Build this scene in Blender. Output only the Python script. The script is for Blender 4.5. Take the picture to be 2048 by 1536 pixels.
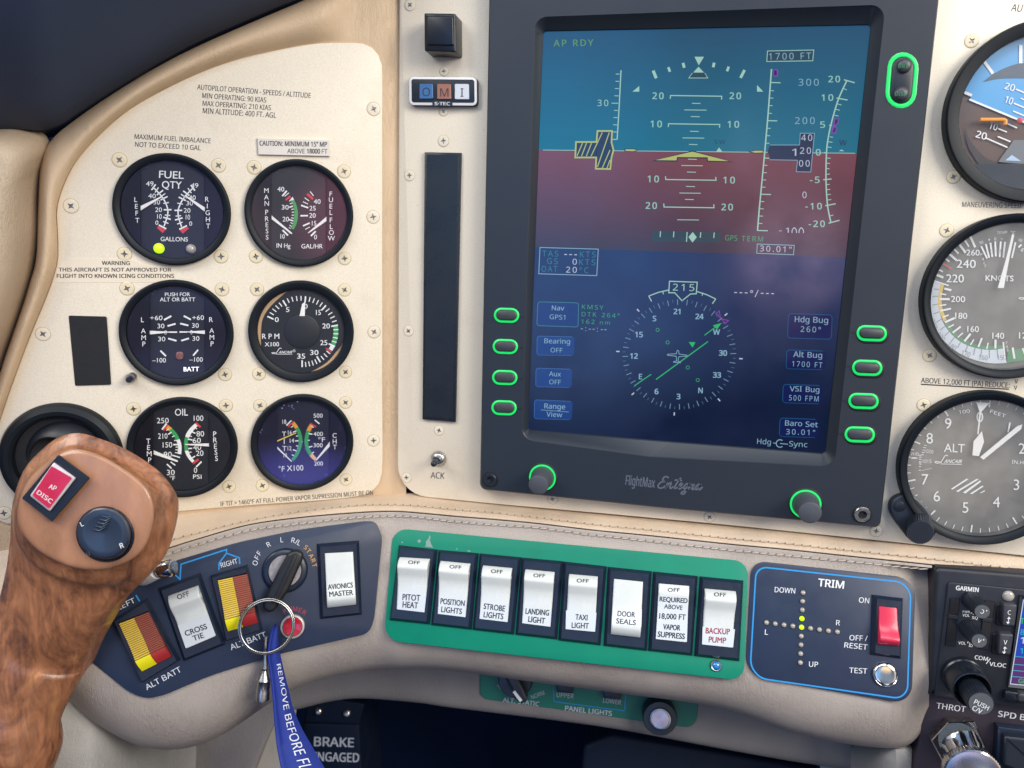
import bpy, math, os, random
from mathutils import Vector as V, Matrix, noise as mnoise

random.seed(7)
sc = bpy.context.scene
for o in list(bpy.data.objects):
    bpy.data.objects.remove(o)

# ---------------------------------------------------------------- camera
# The instrument panel is the plane z = 0 of "panel space" (x right, y up,
# z towards the pilot).  The camera was solved from the flat display of the
# photograph (a true 158 x 211 mm rectangle) and checked on the round gauges.
F_PX, W_PX, H_PX = 1546.77, 2048.0, 1536.0
CR = ((0.97924665, 0.0329277, -0.19997943),
      (-0.06721732, 0.9836315, -0.16718525),
      (0.19120104, 0.17715768, 0.96543116))
CC = V((0.07255229, -0.10859269, 0.42021811))


def G(p):
    """panel space -> Blender world (panel stands upright, pilot sits at -Y)."""
    return V((p[0], -p[2], p[1]))


cam_d = bpy.data.cameras.new('camera')
cam = bpy.data.objects.new('camera', cam_d)
sc.collection.objects.link(cam)
cols = [G(r) for r in CR]
cam.matrix_world = Matrix(((cols[0][0], cols[1][0], cols[2][0], 0), (cols[0][1], cols[1][1], cols[2][1], 0),
                           (cols[0][2], cols[1][2], cols[2][2], 0), (0, 0, 0, 1)))
cam.location = G(CC)
cam_d.sensor_width = 36.0
cam_d.sensor_fit = 'HORIZONTAL'
cam_d.lens = F_PX / W_PX * 36.0
cam_d.clip_start = 0.01
cam_d.clip_end = 60
cam_d.dof.use_dof = True
cam_d.dof.focus_distance = 0.395
cam_d.dof.aperture_fstop = 11.0
sc.camera = cam

# ---------------------------------------------------------------- daylight in the cabin
world = bpy.data.worlds.new('World')
sc.world = world
world.use_nodes = True
wn, wl = world.node_tree.nodes, world.node_tree.links
wbg = wn['Background']
tc = wn.new('ShaderNodeTexCoord')
sep = wn.new('ShaderNodeSeparateXYZ')
wl.new(tc.outputs['Generated'], sep.inputs[0])
rmp = wn.new('ShaderNodeValToRGB')
e = rmp.color_ramp.elements
e[0].position, e[0].color = 0.15, (0.016, 0.034, 0.095, 1)
e[1].position, e[1].color = 1.0, (0.38, 0.54, 0.85, 1)
k = e.new(0.42); k.color = (0.095, 0.135, 0.235, 1)
k = e.new(0.56); k.color = (0.33, 0.41, 0.55, 1)
mr = wn.new('ShaderNodeMapRange')
mr.inputs['From Min'].default_value = -1
wl.new(sep.outputs['Z'], mr.inputs['Value'])
wl.new(mr.outputs[0], rmp.inputs[0])
nz = wn.new('ShaderNodeTexNoise')
nz.inputs['Scale'].default_value = 3.2
nz.inputs['Detail'].default_value = 2.5
wl.new(tc.outputs['Generated'], nz.inputs['Vector'])
nr = wn.new('ShaderNodeMapRange')
nr.inputs['From Min'].default_value, nr.inputs['From Max'].default_value = 0.36, 0.66
nr.inputs['To Min'].default_value, nr.inputs['To Max'].default_value = 0.30, 1.55
wl.new(nz.outputs['Fac'], nr.inputs['Value'])
mx = wn.new('ShaderNodeMix'); mx.data_type = 'RGBA'; mx.blend_type = 'MULTIPLY'
mx.inputs[0].default_value = 1.0
wl.new(rmp.outputs[0], mx.inputs[6]); wl.new(nr.outputs[0], mx.inputs[7])
last = mx.outputs[2]


def world_patch(d, inner, outer, col):
    """adds a soft bright patch to the world, aimed where the glass reflects."""
    global last
    d = V(d).normalized()
    dot = wn.new('ShaderNodeVectorMath'); dot.operation = 'DOT_PRODUCT'
    nrm = wn.new('ShaderNodeVectorMath'); nrm.operation = 'NORMALIZE'
    wl.new(tc.outputs['Generated'], nrm.inputs[0]); wl.new(nrm.outputs[0], dot.inputs[0])
    dot.inputs[1].default_value = d
    m = wn.new('ShaderNodeMapRange'); m.interpolation_type = 'SMOOTHSTEP'
    m.inputs['From Min'].default_value = math.cos(math.radians(outer))
    m.inputs['From Max'].default_value = math.cos(math.radians(inner))
    wl.new(dot.outputs['Value'], m.inputs['Value'])
    x = wn.new('ShaderNodeMix'); x.data_type = 'RGBA'
    wl.new(m.outputs[0], x.inputs[0]); wl.new(last, x.inputs[6])
    x.inputs[7].default_value = (*col, 1)
    last = x.outputs[2]


WORLD_PATCHES = [  # added bright spots, placed to show as reflections in gauges and display
    # direction, inner deg, outer deg, radiance
    ((0.80, -0.58, 0.08), 10, 26, (1.30, 1.12, 0.90)),
    ((-0.85, -0.45, 0.35), 8, 26, (0.9, 1.0, 1.2)),
    ((0.42, -0.83, -0.385), 2, 7.0, (3.2, 3.0, 2.9)),
    ((0.32, -0.92, -0.225), 1, 5, (1.6, 1.45, 1.25)),
    ((0.36, -0.93, -0.05), 1.5, 6, (1.25, 1.25, 1.25)),
    ((0.515, -0.857, -0.02), 1.5, 5.5, (2.2, 0.9, 1.3)),
    ((0.143, -0.99, 0.00), 0.5, 5, (5.0, 3.6, 5.0)),
    ((0.112, -0.985, 0.136), 0.5, 4.5, (3.4, 3.6, 5.4)),
    ((0.02, -0.99, -0.13), 0.5, 4, (0.5, 0.8, 1.6)),
    ((-0.12, -0.985, -0.07), 3, 11, (1.0, 1.7, 3.6)),
    ((-0.17, -0.96, 0.17), 4, 11, (0.7, 1.9, 4.0)),
    ((0.17, -0.96, 0.19), 3, 9, (0.5, 0.9, 1.5)),
    ((0.33, -0.91, 0.245), 1, 5.0, (2.2, 1.65, 1.0)),
]
for wp in WORLD_PATCHES:
    world_patch(*wp)
wl.new(last, wbg.inputs['Color'])
wbg.inputs['Strength'].default_value = 0.62


def area(name, loc, aim, sx, sy, power, col):
    d = bpy.data.lights.new(name, 'AREA')
    d.shape = 'RECTANGLE'; d.size, d.size_y = sx, sy
    d.energy = power; d.color = col
    o = bpy.data.objects.new(name, d)
    sc.collection.objects.link(o)
    o.location = G(loc)
    o.rotation_euler = (G(aim) - G(loc)).to_track_quat('-Z', 'Y').to_euler()
    return o


area('window_light_right', (1.05, 0.40, 0.70), (-0.05, -0.2, 0), 0.7, 0.6, 18.0, (1.0, 0.95, 0.86))
area('window_light_left', (-0.75, 0.60, 0.80), (-0.1, -0.2, 0), 0.7, 0.6, 11.0, (1.0, 0.97, 0.91))
area('window_light_rear', (0.25, 1.05, 1.0), (0, -0.25, 0), 1.0, 0.5, 9.5, (0.94, 0.96, 1.0))

sc.render.engine = 'CYCLES'
sc.cycles.use_denoising = True
sc.cycles.max_bounces = 8
sc.cycles.transparent_max_bounces = 12
sc.cycles.caustics_reflective = False
sc.cycles.caustics_refractive = False
sc.view_settings.view_transform = 'Standard'
sc.view_settings.look = 'None'
sc.view_settings.exposure = 0.0
sc.view_settings.gamma = 1.0
sc.view_settings.use_curve_mapping = False


# ---------------------------------------------------------------- planes
class Plane:
    def __init__(self, p0, n):
        self.p0 = V(p0); self.n = V(n).normalized()
        self.u = V((0, 1, 0)).cross(self.n).normalized()
        self.v = self.n.cross(self.u)

    def at(self, px, py, off=0.0):
        """the point of this plane (raised by off metres) that stands at photo pixel px, py"""
        c = ((px - 1024.0) / F_PX, -(py - 768.0) / F_PX, -1.0)
        d = V([CR[0][i] * c[0] + CR[1][i] * c[1] + CR[2][i] * c[2] for i in range(3)])
        k = ((self.p0 + self.n * off) - CC).dot(self.n) / d.dot(self.n)
        return CC + d * k

    def ab(self, p):
        q = p - self.p0
        return q.dot(self.u), q.dot(self.v)

    def xyz(self, a, b, off=0.0):
        return self.p0 + self.u * a + self.v * b + self.n * off


def tilt(tx, ty):
    return V((math.tan(math.radians(tx)), math.tan(math.radians(ty)), 1)).normalized()


MAIN = Plane((0, 0, 0), (0, 0, 1))
PZ = -0.004
PLATE = Plane((0, 0, PZ), (0, 0, 1))
LEFT = Plane(MAIN.at(785, 560, PZ), (math.sin(math.radians(27)), math.sin(math.radians(-1)), math.cos(math.radians(27))))
GREEN = Plane(MAIN.at(1100, 1060, 0.012), tilt(4, 21))
TRIM = Plane(GREEN.at(1500, 1240), tilt(2, 19))
KEYP = Plane(GREEN.at(768, 1160), tilt(25, 17))


def sm(a, b, x):
    t = min(1, max(0, (x - a) / (b - a)))
    return t * t * (3 - 2 * t)


def UW(px, py, off=0.0):            # upper surround: left panel plane turning into the main plane
    a, b = LEFT.at(px, py, off), PLATE.at(px, py, off)
    return a.lerp(b, sm(765, 805, px))


def BW(px, py, off=0.0):            # lower bolster
    a, b, c = KEYP.at(px, py, off), GREEN.at(px, py, off), TRIM.at(px, py, off)
    return a.lerp(b, sm(735, 800, px)).lerp(c, sm(1440, 1540, px))


def Z(ox, oy, s):
    return lambda x, y: (ox + x / s, oy + y / s)


IDZ = lambda x, y: (x, y)

# ---------------------------------------------------------------- materials
MATS = {}


def lin(r, g, b):
    f = lambda c: (c / 255 / 12.92) if c / 255 <= 0.04045 else ((c / 255 + 0.055) / 1.055) ** 2.4
    return f(r), f(g), f(b)


def mat(name, col, rough=0.5, metal=0.0, spec=0.5, emit=None, es=1.0, var=0.0, vs=60, bump=0.0, bs=400,
        stretch=None, coat=0.0, bdist=0.0004, sss=0.0):
    m = bpy.data.materials.new(name)
    m.use_nodes = True
    nt = m.node_tree; n, l = nt.nodes, nt.links
    p = n['Principled BSDF']
    p.inputs['Base Color'].default_value = (*col, 1)
    p.inputs['Roughness'].default_value = rough
    p.inputs['Metallic'].default_value = metal
    p.inputs['Specular IOR Level'].default_value = spec
    p.inputs['Coat Weight'].default_value = coat
    p.inputs['Coat Roughness'].default_value = 0.1
    if emit:
        p.inputs['Emission Color'].default_value = (*emit, 1)
        p.inputs['Emission Strength'].default_value = es
    t = None
    if var or bump:
        t = n.new('ShaderNodeTexCoord')
        vec = t.outputs['Object']
        if stretch:
            mp = n.new('ShaderNodeMapping'); mp.inputs['Scale'].default_value = stretch
            l.new(vec, mp.inputs[0]); vec = mp.outputs[0]
    if var:
        a = n.new('ShaderNodeTexNoise'); a.inputs['Scale'].default_value = vs
        a.inputs['Detail'].default_value = 6; a.inputs['Roughness'].default_value = 0.62
        l.new(vec, a.inputs['Vector'])
        r = n.new('ShaderNodeMapRange')
        r.inputs['From Min'].default_value, r.inputs['From Max'].default_value = 0.3, 0.7
        r.inputs['To Min'].default_value, r.inputs['To Max'].default_value = 1 - var, 1 + var
        l.new(a.outputs['Fac'], r.inputs['Value'])
        x = n.new('ShaderNodeMix'); x.data_type = 'RGBA'; x.blend_type = 'MULTIPLY'; x.inputs[0].default_value = 1
        x.inputs[6].default_value = (*col, 1)
        l.new(r.outputs[0], x.inputs[7]); l.new(x.outputs[2], p.inputs['Base Color'])
        r2 = n.new('ShaderNodeMapRange')
        r2.inputs['From Min'].default_value, r2.inputs['From Max'].default_value = 0.3, 0.7
        r2.inputs['To Min'].default_value, r2.inputs['To Max'].default_value = max(0.03, rough - var), min(1, rough + var)
        l.new(a.outputs['Fac'], r2.inputs['Value']); l.new(r2.outputs[0], p.inputs['Roughness'])
    if bump:
        a = n.new('ShaderNodeTexNoise'); a.inputs['Scale'].default_value = bs
        a.inputs['Detail'].default_value = 4
        l.new(vec, a.inputs['Vector'])
        b = n.new('ShaderNodeBump'); b.inputs['Strength'].default_value = bump
        b.inputs['Distance'].default_value = bdist
        l.new(a.outputs['Fac'], b.inputs['Height']); l.new(b.outputs[0], p.inputs['Normal'])
    MATS[name] = m
    return m


def mixcol(n, l, fac, a, b):
    x = n.new('ShaderNodeMix'); x.data_type = 'RGBA'
    l.new(fac, x.inputs[0])
    for s, v in ((6, a), (7, b)):
        if isinstance(v, tuple):
            x.inputs[s].default_value = (*v, 1)
        else:
            l.new(v, x.inputs[s])
    return x.outputs[2]


def leather(name, col, dark, rough=0.5, cs=1.0):
    """painted leather: fine pores, creases running up and down, worn patches"""
    m = mat(name, col, rough)
    n, l = m.node_tree.nodes, m.node_tree.links
    p = n['Principled BSDF']
    t = n.new('ShaderNodeTexCoord')
    w = n.new('ShaderNodeTexNoise'); w.inputs['Scale'].default_value = 26; w.inputs['Detail'].default_value = 5
    l.new(t.outputs['Object'], w.inputs['Vector'])
    r = n.new('ShaderNodeMapRange'); r.inputs['From Min'].default_value = 0.35; r.inputs['From Max'].default_value = 0.7
    l.new(w.outputs['Fac'], r.inputs['Value'])
    l.new(mixcol(n, l, r.outputs[0], col, dark), p.inputs['Base Color'])
    # creases
    mp = n.new('ShaderNodeMapping'); mp.inputs['Scale'].default_value = (560 * cs, 460 * cs, 85 * cs)
    l.new(t.outputs['Object'], mp.inputs[0])
    c = n.new('ShaderNodeTexNoise'); c.inputs['Scale'].default_value = 1.0; c.inputs['Detail'].default_value = 3
    c.inputs['Distortion'].default_value = 0.8
    l.new(mp.outputs[0], c.inputs['Vector'])
    ab = n.new('ShaderNodeMath'); ab.operation = 'SUBTRACT'; ab.inputs[1].default_value = 0.5
    l.new(c.outputs['Fac'], ab.inputs[0])
    a2 = n.new('ShaderNodeMath'); a2.operation = 'ABSOLUTE'; l.new(ab.outputs[0], a2.inputs[0])
    a3 = n.new('ShaderNodeMapRange'); a3.inputs['From Max'].default_value = 0.06
    l.new(a2.outputs[0], a3.inputs['Value'])
    v = n.new('ShaderNodeTexVoronoi'); v.inputs['Scale'].default_value = 1500
    l.new(t.outputs['Object'], v.inputs['Vector'])
    s = n.new('ShaderNodeMath'); s.operation = 'MULTIPLY_ADD'; s.inputs[1].default_value = 0.35
    l.new(v.outputs['Distance'], s.inputs[0]); 
    mm = n.new('ShaderNodeMath'); mm.operation = 'MULTIPLY'; l.new(a3.outputs[0], mm.inputs[0]); l.new(r.outputs[0], mm.inputs[1])
    l.new(mm.outputs[0], s.inputs[2])
    b = n.new('ShaderNodeBump'); b.inputs['Strength'].default_value = 0.42; b.inputs['Distance'].default_value = 0.0007
    l.new(s.outputs[0], b.inputs['Height']); l.new(b.outputs[0], p.inputs['Normal'])
    return m


def plate_mat(name, col):
    """cream panel paint: fine orange-peel grain, faint smudges and a few specks"""
    m = mat(name, col, 0.42, spec=0.4)
    n, l = m.node_tree.nodes, m.node_tree.links
    p = n['Principled BSDF']
    t = n.new('ShaderNodeTexCoord')
    a = n.new('ShaderNodeTexNoise'); a.inputs['Scale'].default_value = 34; a.inputs['Detail'].default_value = 8
    a.inputs['Roughness'].default_value = 0.7
    l.new(t.outputs['Object'], a.inputs['Vector'])
    r = n.new('ShaderNodeMapRange'); r.inputs['From Min'].default_value = 0.52; r.inputs['From Max'].default_value = 0.8
    l.new(a.outputs['Fac'], r.inputs['Value'])
    c1 = mixcol(n, l, r.outputs[0], col, tuple(c * k for c, k in zip(col, (0.90, 0.88, 0.84))))
    g = n.new('ShaderNodeTexNoise'); g.inputs['Scale'].default_value = 1400; g.inputs['Detail'].default_value = 2
    l.new(t.outputs['Object'], g.inputs['Vector'])
    gr = n.new('ShaderNodeMapRange'); gr.inputs['From Min'].default_value = 0.35; gr.inputs['From Max'].default_value = 0.65
    gr.inputs['To Min'].default_value = 0.94; gr.inputs['To Max'].default_value = 1.05
    l.new(g.outputs['Fac'], gr.inputs['Value'])
    x = n.new('ShaderNodeMix'); x.data_type = 'RGBA'; x.blend_type = 'MULTIPLY'; x.inputs[0].default_value = 1
    l.new(c1, x.inputs[6]); l.new(gr.outputs[0], x.inputs[7])
    sp = n.new('ShaderNodeTexVoronoi'); sp.inputs['Scale'].default_value = 75
    l.new(t.outputs['Object'], sp.inputs['Vector'])
    sr = n.new('ShaderNodeMapRange'); sr.inputs['From Min'].default_value = 0.022; sr.inputs['From Max'].default_value = 0.034
    sr.inputs['To Min'].default_value = 0.6; sr.inputs['To Max'].default_value = 0.0
    l.new(sp.outputs['Distance'], sr.inputs['Value'])
    l.new(mixcol(n, l, sr.outputs[0], x.outputs[2], tuple(c * 0.62 for c in col)), p.inputs['Base Color'])
    b = n.new('ShaderNodeBump'); b.inputs['Strength'].default_value = 0.12; b.inputs['Distance'].default_value = 0.0002
    l.new(g.outputs['Fac'], b.inputs['Height']); l.new(b.outputs[0], p.inputs['Normal'])
    return m


def glass_mat(name, tint, refl, dust_haze=0.02, dust_haze_col=(0.7, 0.72, 0.8), rough=0.02, speck=0.0):
    """thin cover glass: clear pane + reflection with its colour put in as tint + a film of dust"""
    m = bpy.data.materials.new(name); m.use_nodes = True
    n, l = m.node_tree.nodes, m.node_tree.links
    n.clear()
    out = n.new('ShaderNodeOutputMaterial')
    tr = n.new('ShaderNodeBsdfTransparent'); tr.inputs[0].default_value = (0.96, 0.96, 0.97, 1)
    gl = n.new('ShaderNodeBsdfGlossy'); gl.inputs['Color'].default_value = (*tint, 1); gl.inputs['Roughness'].default_value = rough
    df = n.new('ShaderNodeBsdfDiffuse'); df.inputs['Color'].default_value = (*dust_haze_col, 1)
    t = n.new('ShaderNodeTexCoord')
    a = n.new('ShaderNodeTexNoise'); a.inputs['Scale'].default_value = 90; a.inputs['Detail'].default_value = 8
    l.new(t.outputs['Object'], a.inputs['Vector'])
    r = n.new('ShaderNodeMapRange'); r.inputs['From Min'].default_value = 0.4; r.inputs['From Max'].default_value = 0.75
    r.inputs['To Min'].default_value = dust_haze * 0.7; r.inputs['To Max'].default_value = dust_haze * 1.35
    l.new(a.outputs['Fac'], r.inputs['Value'])
    fac = r.outputs[0]
    if speck:
        v = n.new('ShaderNodeTexVoronoi'); v.inputs['Scale'].default_value = 420
        l.new(t.outputs['Object'], v.inputs['Vector'])
        vr = n.new('ShaderNodeMapRange'); vr.inputs['From Min'].default_value = 0.10; vr.inputs['From Max'].default_value = 0.22
        vr.inputs['To Min'].default_value = speck; vr.inputs['To Max'].default_value = 0.0
        l.new(v.outputs['Distance'], vr.inputs['Value'])
        a2 = n.new('ShaderNodeMapRange'); a2.inputs['From Min'].default_value = 0.5; a2.inputs['From Max'].default_value = 0.62
        l.new(a.outputs['Fac'], a2.inputs['Value'])
        mu = n.new('ShaderNodeMath'); mu.operation = 'MULTIPLY_ADD'
        l.new(vr.outputs[0], mu.inputs[0]); l.new(a2.outputs[0], mu.inputs[1]); l.new(fac, mu.inputs[2])
        fac = mu.outputs[0]
    m1 = n.new('ShaderNodeMixShader'); l.new(fac, m1.inputs[0]); l.new(tr.outputs[0], m1.inputs[1]); l.new(df.outputs[0], m1.inputs[2])
    m2 = n.new('ShaderNodeMixShader'); m2.inputs[0].default_value = refl
    l.new(m1.outputs[0], m2.inputs[1]); l.new(gl.outputs[0], m2.inputs[2])
    l.new(m2.outputs[0], out.inputs[0])
    MATS[name] = m
    return m

# ---------------------------------------------------------------- mesh building
ORG = {}


def thing(name, label, cat, at, group=None):
    """an Empty at the thing's base that parents its parts; at is a panel-space point"""
    o = bpy.data.objects.new(name, None)
    o.empty_display_size = 0.01
    sc.collection.objects.link(o)
    w = G(at)
    o.location = w
    ORG[o.name] = w
    o['label'] = label; o['category'] = cat
    if group:
        o['group'] = group
    return o


def tag(o, label, cat, group=None, kind=None):
    if label:
        o['label'] = label
    if cat:
        o['category'] = cat
    if group:
        o['group'] = group
    if kind:
        o['kind'] = kind
    return o


class MB:
    def __init__(self):
        self.v, self.f, self.m, self.ms = [], [], [], []

    def mi(self, m):
        if m not in self.ms:
            self.ms.append(m)
        return self.ms.index(m)

    def face(self, pts, m):
        b = len(self.v)
        self.v += [V(p) for p in pts]
        self.f.append(list(range(b, b + len(pts)))); self.m.append(self.mi(m))

    def loft(self, loops, m, closed=True, cap0=False, cap1=False, ms=None):
        b = len(self.v); n = len(loops[0])
        for lp in loops:
            self.v += [V(p) for p in lp]
        for i in range(len(loops) - 1):
            k = self.mi(ms[i] if ms else m)
            for j in range(n if closed else n - 1):
                j2 = (j + 1) % n
                self.f.append([b + i * n + j, b + i * n + j2, b + (i + 1) * n + j2, b + (i + 1) * n + j]); self.m.append(k)
        if cap0:
            self.f.append([b + j for j in range(n)][::-1]); self.m.append(self.mi(ms[0] if ms else m))
        if cap1:
            self.f.append([b + (len(loops) - 1) * n + j for j in range(n)]); self.m.append(self.mi(ms[-1] if ms else m))

    def raw(self, vs, fs, m):
        b = len(self.v); self.v += [V(p) for p in vs]
        k = self.mi(m)
        for f in fs:
            self.f.append([b + i for i in f]); self.m.append(k)

    def build(self, name, parent=None, at=None, smooth=35):
        me = bpy.data.meshes.new(name)
        if parent is not None:
            org = ORG[parent.name]
        elif at is not None:
            org = G(at)
        else:
            s = V((0, 0, 0))
            for p in self.v:
                s += p
            org = G(s / max(1, len(self.v)))
        me.from_pydata([G(p) - org for p in self.v], [], self.f)
        for m in self.ms:
            me.materials.append(MATS[m])
        me.polygons.foreach_set('material_index', self.m)
        me.validate()
        me.update()
        if smooth:
            me.polygons.foreach_set('use_smooth', [True] * len(me.polygons))
            me.set_sharp_from_angle(angle=math.radians(smooth))
        o = bpy.data.objects.new(name, me)
        sc.collection.objects.link(o)
        ORG[o.name] = org
        if parent is not None:
            o.parent = parent
        else:
            o.location = org
        return o


# ---------------------------------------------------------------- 2-D shapes, in photo pixels, on a plane
def zz(z, pts):
    return [z(*p) for p in pts]


def rquad(q, r, seg=5):
    """quad (or any polygon) with rounded corners; r = radius in px, one or per corner"""
    n = len(q); out = []
    for i in range(n):
        p, a, b = V(q[i]), V(q[i - 1]), V(q[(i + 1) % n])
        rr = r[i] if isinstance(r, (list, tuple)) else r
        da, db = (a - p), (b - p)
        ra = min(rr, da.length * 0.49); rb = min(rr, db.length * 0.49)
        s, e_ = p + da.normalized() * ra, p + db.normalized() * rb
        for k in range(seg + 1):
            t = k / seg
            # rational quarter arc
            w = 0.7071
            d = (1 - t) ** 2 + 2 * w * t * (1 - t) + t * t
            out.append(tuple((s * (1 - t) ** 2 + p * (2 * w * t * (1 - t)) + e_ * t * t) / d))
    return out


def catmull(pts, n=8, closed=False):
    P = [V(p) for p in pts]; out = []
    N = len(P)
    for i in range(N if closed else N - 1):
        if closed:
            a, b, c, d = P[i - 1], P[i], P[(i + 1) % N], P[(i + 2) % N]
        else:
            a, b, c, d = P[max(0, i - 1)], P[i], P[i + 1], P[min(N - 1, i + 2)]
        for k in range(n):
            t = k / n
            out.append(0.5 * (2 * b + (c - a) * t + (2 * a - 5 * b + 4 * c - d) * t * t + (3 * b - a - 3 * c + d) * t ** 3))
    if not closed:
        out.append(P[-1].copy())
    return [tuple(p) for p in out]


def resample(pts, n, closed=False):
    P = [V(p) for p in pts]
    if closed:
        P = P + [P[0]]
    L = [0.0]
    for a, b in zip(P, P[1:]):
        L.append(L[-1] + (b - a).length)
    out = []; j = 0
    for i in range(n):
        s = L[-1] * i / (n if closed else n - 1)
        while j < len(P) - 2 and L[j + 1] < s:
            j += 1
        t = (s - L[j]) / max(1e-12, L[j + 1] - L[j])
        out.append(tuple(P[j].lerp(P[j + 1], min(1, t))))
    return out


def inset2(q, d):
    """offset a closed 2-D polygon inwards by d (counter-clockwise input)"""
    n = len(q); out = []
    for i in range(n):
        p, a, b = V(q[i]), V(q[i - 1]), V(q[(i + 1) % n])
        e1, e2 = (p - a), (b - p)
        if e1.length < 1e-9 or e2.length < 1e-9:
            out.append(tuple(p)); continue
        e1.normalize(); e2.normalize()
        n1, n2 = V((-e1.y, e1.x)), V((-e2.y, e2.x))
        m = n1 + n2
        if m.length < 1e-6:
            m = n1.copy()
        m.normalize()
        out.append(tuple(p + m * (d / max(0.35, m.dot(n1)))))
    return out


def bold(w):
    """offsets (in cap heights) of the copies that thicken a letter's strokes by w"""
    if w < 0.003:
        return [(0, 0)]
    if w < 0.016:
        return [(-w, 0), (w, 0)]
    return [(-w, -w * 0.5), (w, -w * 0.5), (-w, w * 0.5), (w, w * 0.5)]


class Draw:
    """draws flat marks on one plane at one height into one mesh"""

    def __init__(self, mb, plane, off, z=IDZ):
        self.mb, self.pl, self.off, self.z = mb, plane, off, z
        self.lift = 0.0

    def P(self, x, y):
        return self.pl.at(*self.z(x, y), self.off + self.lift)

    def poly(self, pts, m):
        self.mb.face([self.P(*p) for p in pts], m)

    def line(self, pts, w, m, closed=False):
        """stroke of width w through pts with mitred joints"""
        Q = [V(p) for p in pts]; n = len(Q)
        l, r = [], []
        for i in range(n):
            if closed:
                a, b = Q[i - 1], Q[(i + 1) % n]
            else:
                a, b = Q[max(0, i - 1)], Q[min(n - 1, i + 1)]
            d1 = (Q[i] - a); d2 = (b - Q[i])
            if d1.length < 1e-6: d1 = d2
            if d2.length < 1e-6: d2 = d1
            d1 = d1.normalized(); d2 = d2.normalized()
            n1 = V((-d1.y, d1.x)); n2 = V((-d2.y, d2.x))
            mm = n1 + n2
            if mm.length < 1e-6: mm = n1.copy()
            mm.normalize()
            k = w / 2 / max(0.4, mm.dot(n1))
            l.append(Q[i] + mm * k); r.append(Q[i] - mm * k)
        for i in range(n if closed else n - 1):
            j = (i + 1) % n
            self.mb.face([self.P(*q) for q in (l[i], l[j], r[j], r[i])], m)

    def seg(self, x0, y0, x1, y1, w, m):
        self.line([(x0, y0), (x1, y1)], w, m)

    def band(self, A, B, m, t0=0.0, t1=1.0, n=14):
        """ribbon between two curves, part t0..t1 of its length"""
        A = resample(catmull(A, 6), 60); B = resample(catmull(B, 6), 60)
        def at(C, t):
            x = t * 59; i = min(58, int(x)); return V(C[i]).lerp(V(C[i + 1]), x - i)
        for k in range(n):
            a, b = t0 + (t1 - t0) * k / n, t0 + (t1 - t0) * (k + 1) / n
            self.mb.face([self.P(*q) for q in (at(A, a), at(A, b), at(B, b), at(B, a))], m)

    def dot(self, x, y, r, m, n=20, ry=None):
        ry = ry or r
        self.poly([(x + r * math.cos(2 * math.pi * k / n), y + ry * math.sin(2 * math.pi * k / n)) for k in range(n)], m)

    def circle(self, x, y, r, w, m, n=32, ry=None, a0=0, a1=360):
        ry = ry or r
        full = abs(a1 - a0) >= 360
        pts = [(x + r * math.cos(math.radians(a0 + (a1 - a0) * k / n)), y - ry * math.sin(math.radians(a0 + (a1 - a0) * k / n)))
               for k in range(n if full else n + 1)]
        self.line(pts, w, m, closed=full)

    def text(self, s, x0, y0, x1, y1, cap, m, font='G', w=0.0, lean=0.0, sp=1.0):
        """text whose ink runs from (x0,y0) to (x1,y1) along its baseline, capitals cap high"""
        vs, fs, xa, xb = glyphs(s, font, 0.0, 1.28 if font == 'M' and len(s) > 1 else sp)
        a, b = V((x0, y0)), V((x1, y1)); d = b - a
        L = d.length; d.normalize()
        up = V((d.y, -d.x)) + d * lean
        k = L / (xb - xa)
        for i, (bx, by) in enumerate(bold(w)):
            self.lift = i * 8e-6
            self.mb.raw([self.P(*(a + d * ((x - xa) * k + bx * cap) + up * ((y + by) * cap))) for x, y in vs], fs, m)
        self.lift = 0.0

    def ctext(self, s, x, y, cap, m, rot=0.0, font='G', w=0.0, sx=1.0, lean=0.0, sp=1.0):
        """text centred on x, y"""
        vs, fs, xa, xb = glyphs(s, font, 0.0, sp)
        c, sn = math.cos(math.radians(rot)), math.sin(math.radians(rot))
        d, up = V((c, -sn)), V((-sn, -c)); up = up + d * lean
        o = V((x, y)) - up * (cap * 0.5)
        xm = (xa + xb) / 2
        for i, (bx, by) in enumerate(bold(w)):
            self.lift = i * 8e-6
            self.mb.raw([self.P(*(o + d * (((gx - xm) * sx + bx) * cap) + up * ((gy + by) * cap))) for gx, gy in vs], fs, m)
        self.lift = 0.0


FONTS = {'G': None, 'S': None, 'M': None}
for key_, fn_ in (('S', 'NotoSansHebrew-Regular.woff2'),):
    try:    # Blender's own bundled typefaces; the built-in one serves if they are absent
        FONTS[key_] = bpy.data.fonts.load(os.path.join(bpy.utils.system_resource('DATAFILES'), 'fonts', fn_))
    except Exception:
        FONTS[key_] = None
FONTS['M'] = FONTS['S']
_gc = {}


def _glyph_raw(s, font, w, sp):
    c = bpy.data.curves.new('glyph', 'FONT')
    if FONTS[font]:
        c.font = FONTS[font]
    c.body = s; c.size = 1.0; c.offset = w; c.resolution_u = 3; c.space_character = sp
    c.fill_mode = 'FRONT'
    ob = bpy.data.objects.new('glyph', c)
    me = bpy.data.meshes.new_from_object(ob)
    r = [(v.co.x, v.co.y) for v in me.vertices], [list(p.vertices) for p in me.polygons]
    bpy.data.objects.remove(ob); bpy.data.meshes.remove(me); bpy.data.curves.remove(c)
    return r


CAPH = {}


def glyphs(s, font, w, sp):
    key = (s, font, w, sp)
    if key not in _gc:
        if font not in CAPH:
            CAPH[font] = max(y for x, y in _glyph_raw('H', font, 0.0, 1.0)[0])
        vs, fs = _glyph_raw(s, font, w, sp)
        h = CAPH[font]
        vs = [(x / h, y / h) for x, y in vs]
        _gc[key] = (vs, fs, min(x for x, y in vs), max(x for x, y in vs))
    return _gc[key]


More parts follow.
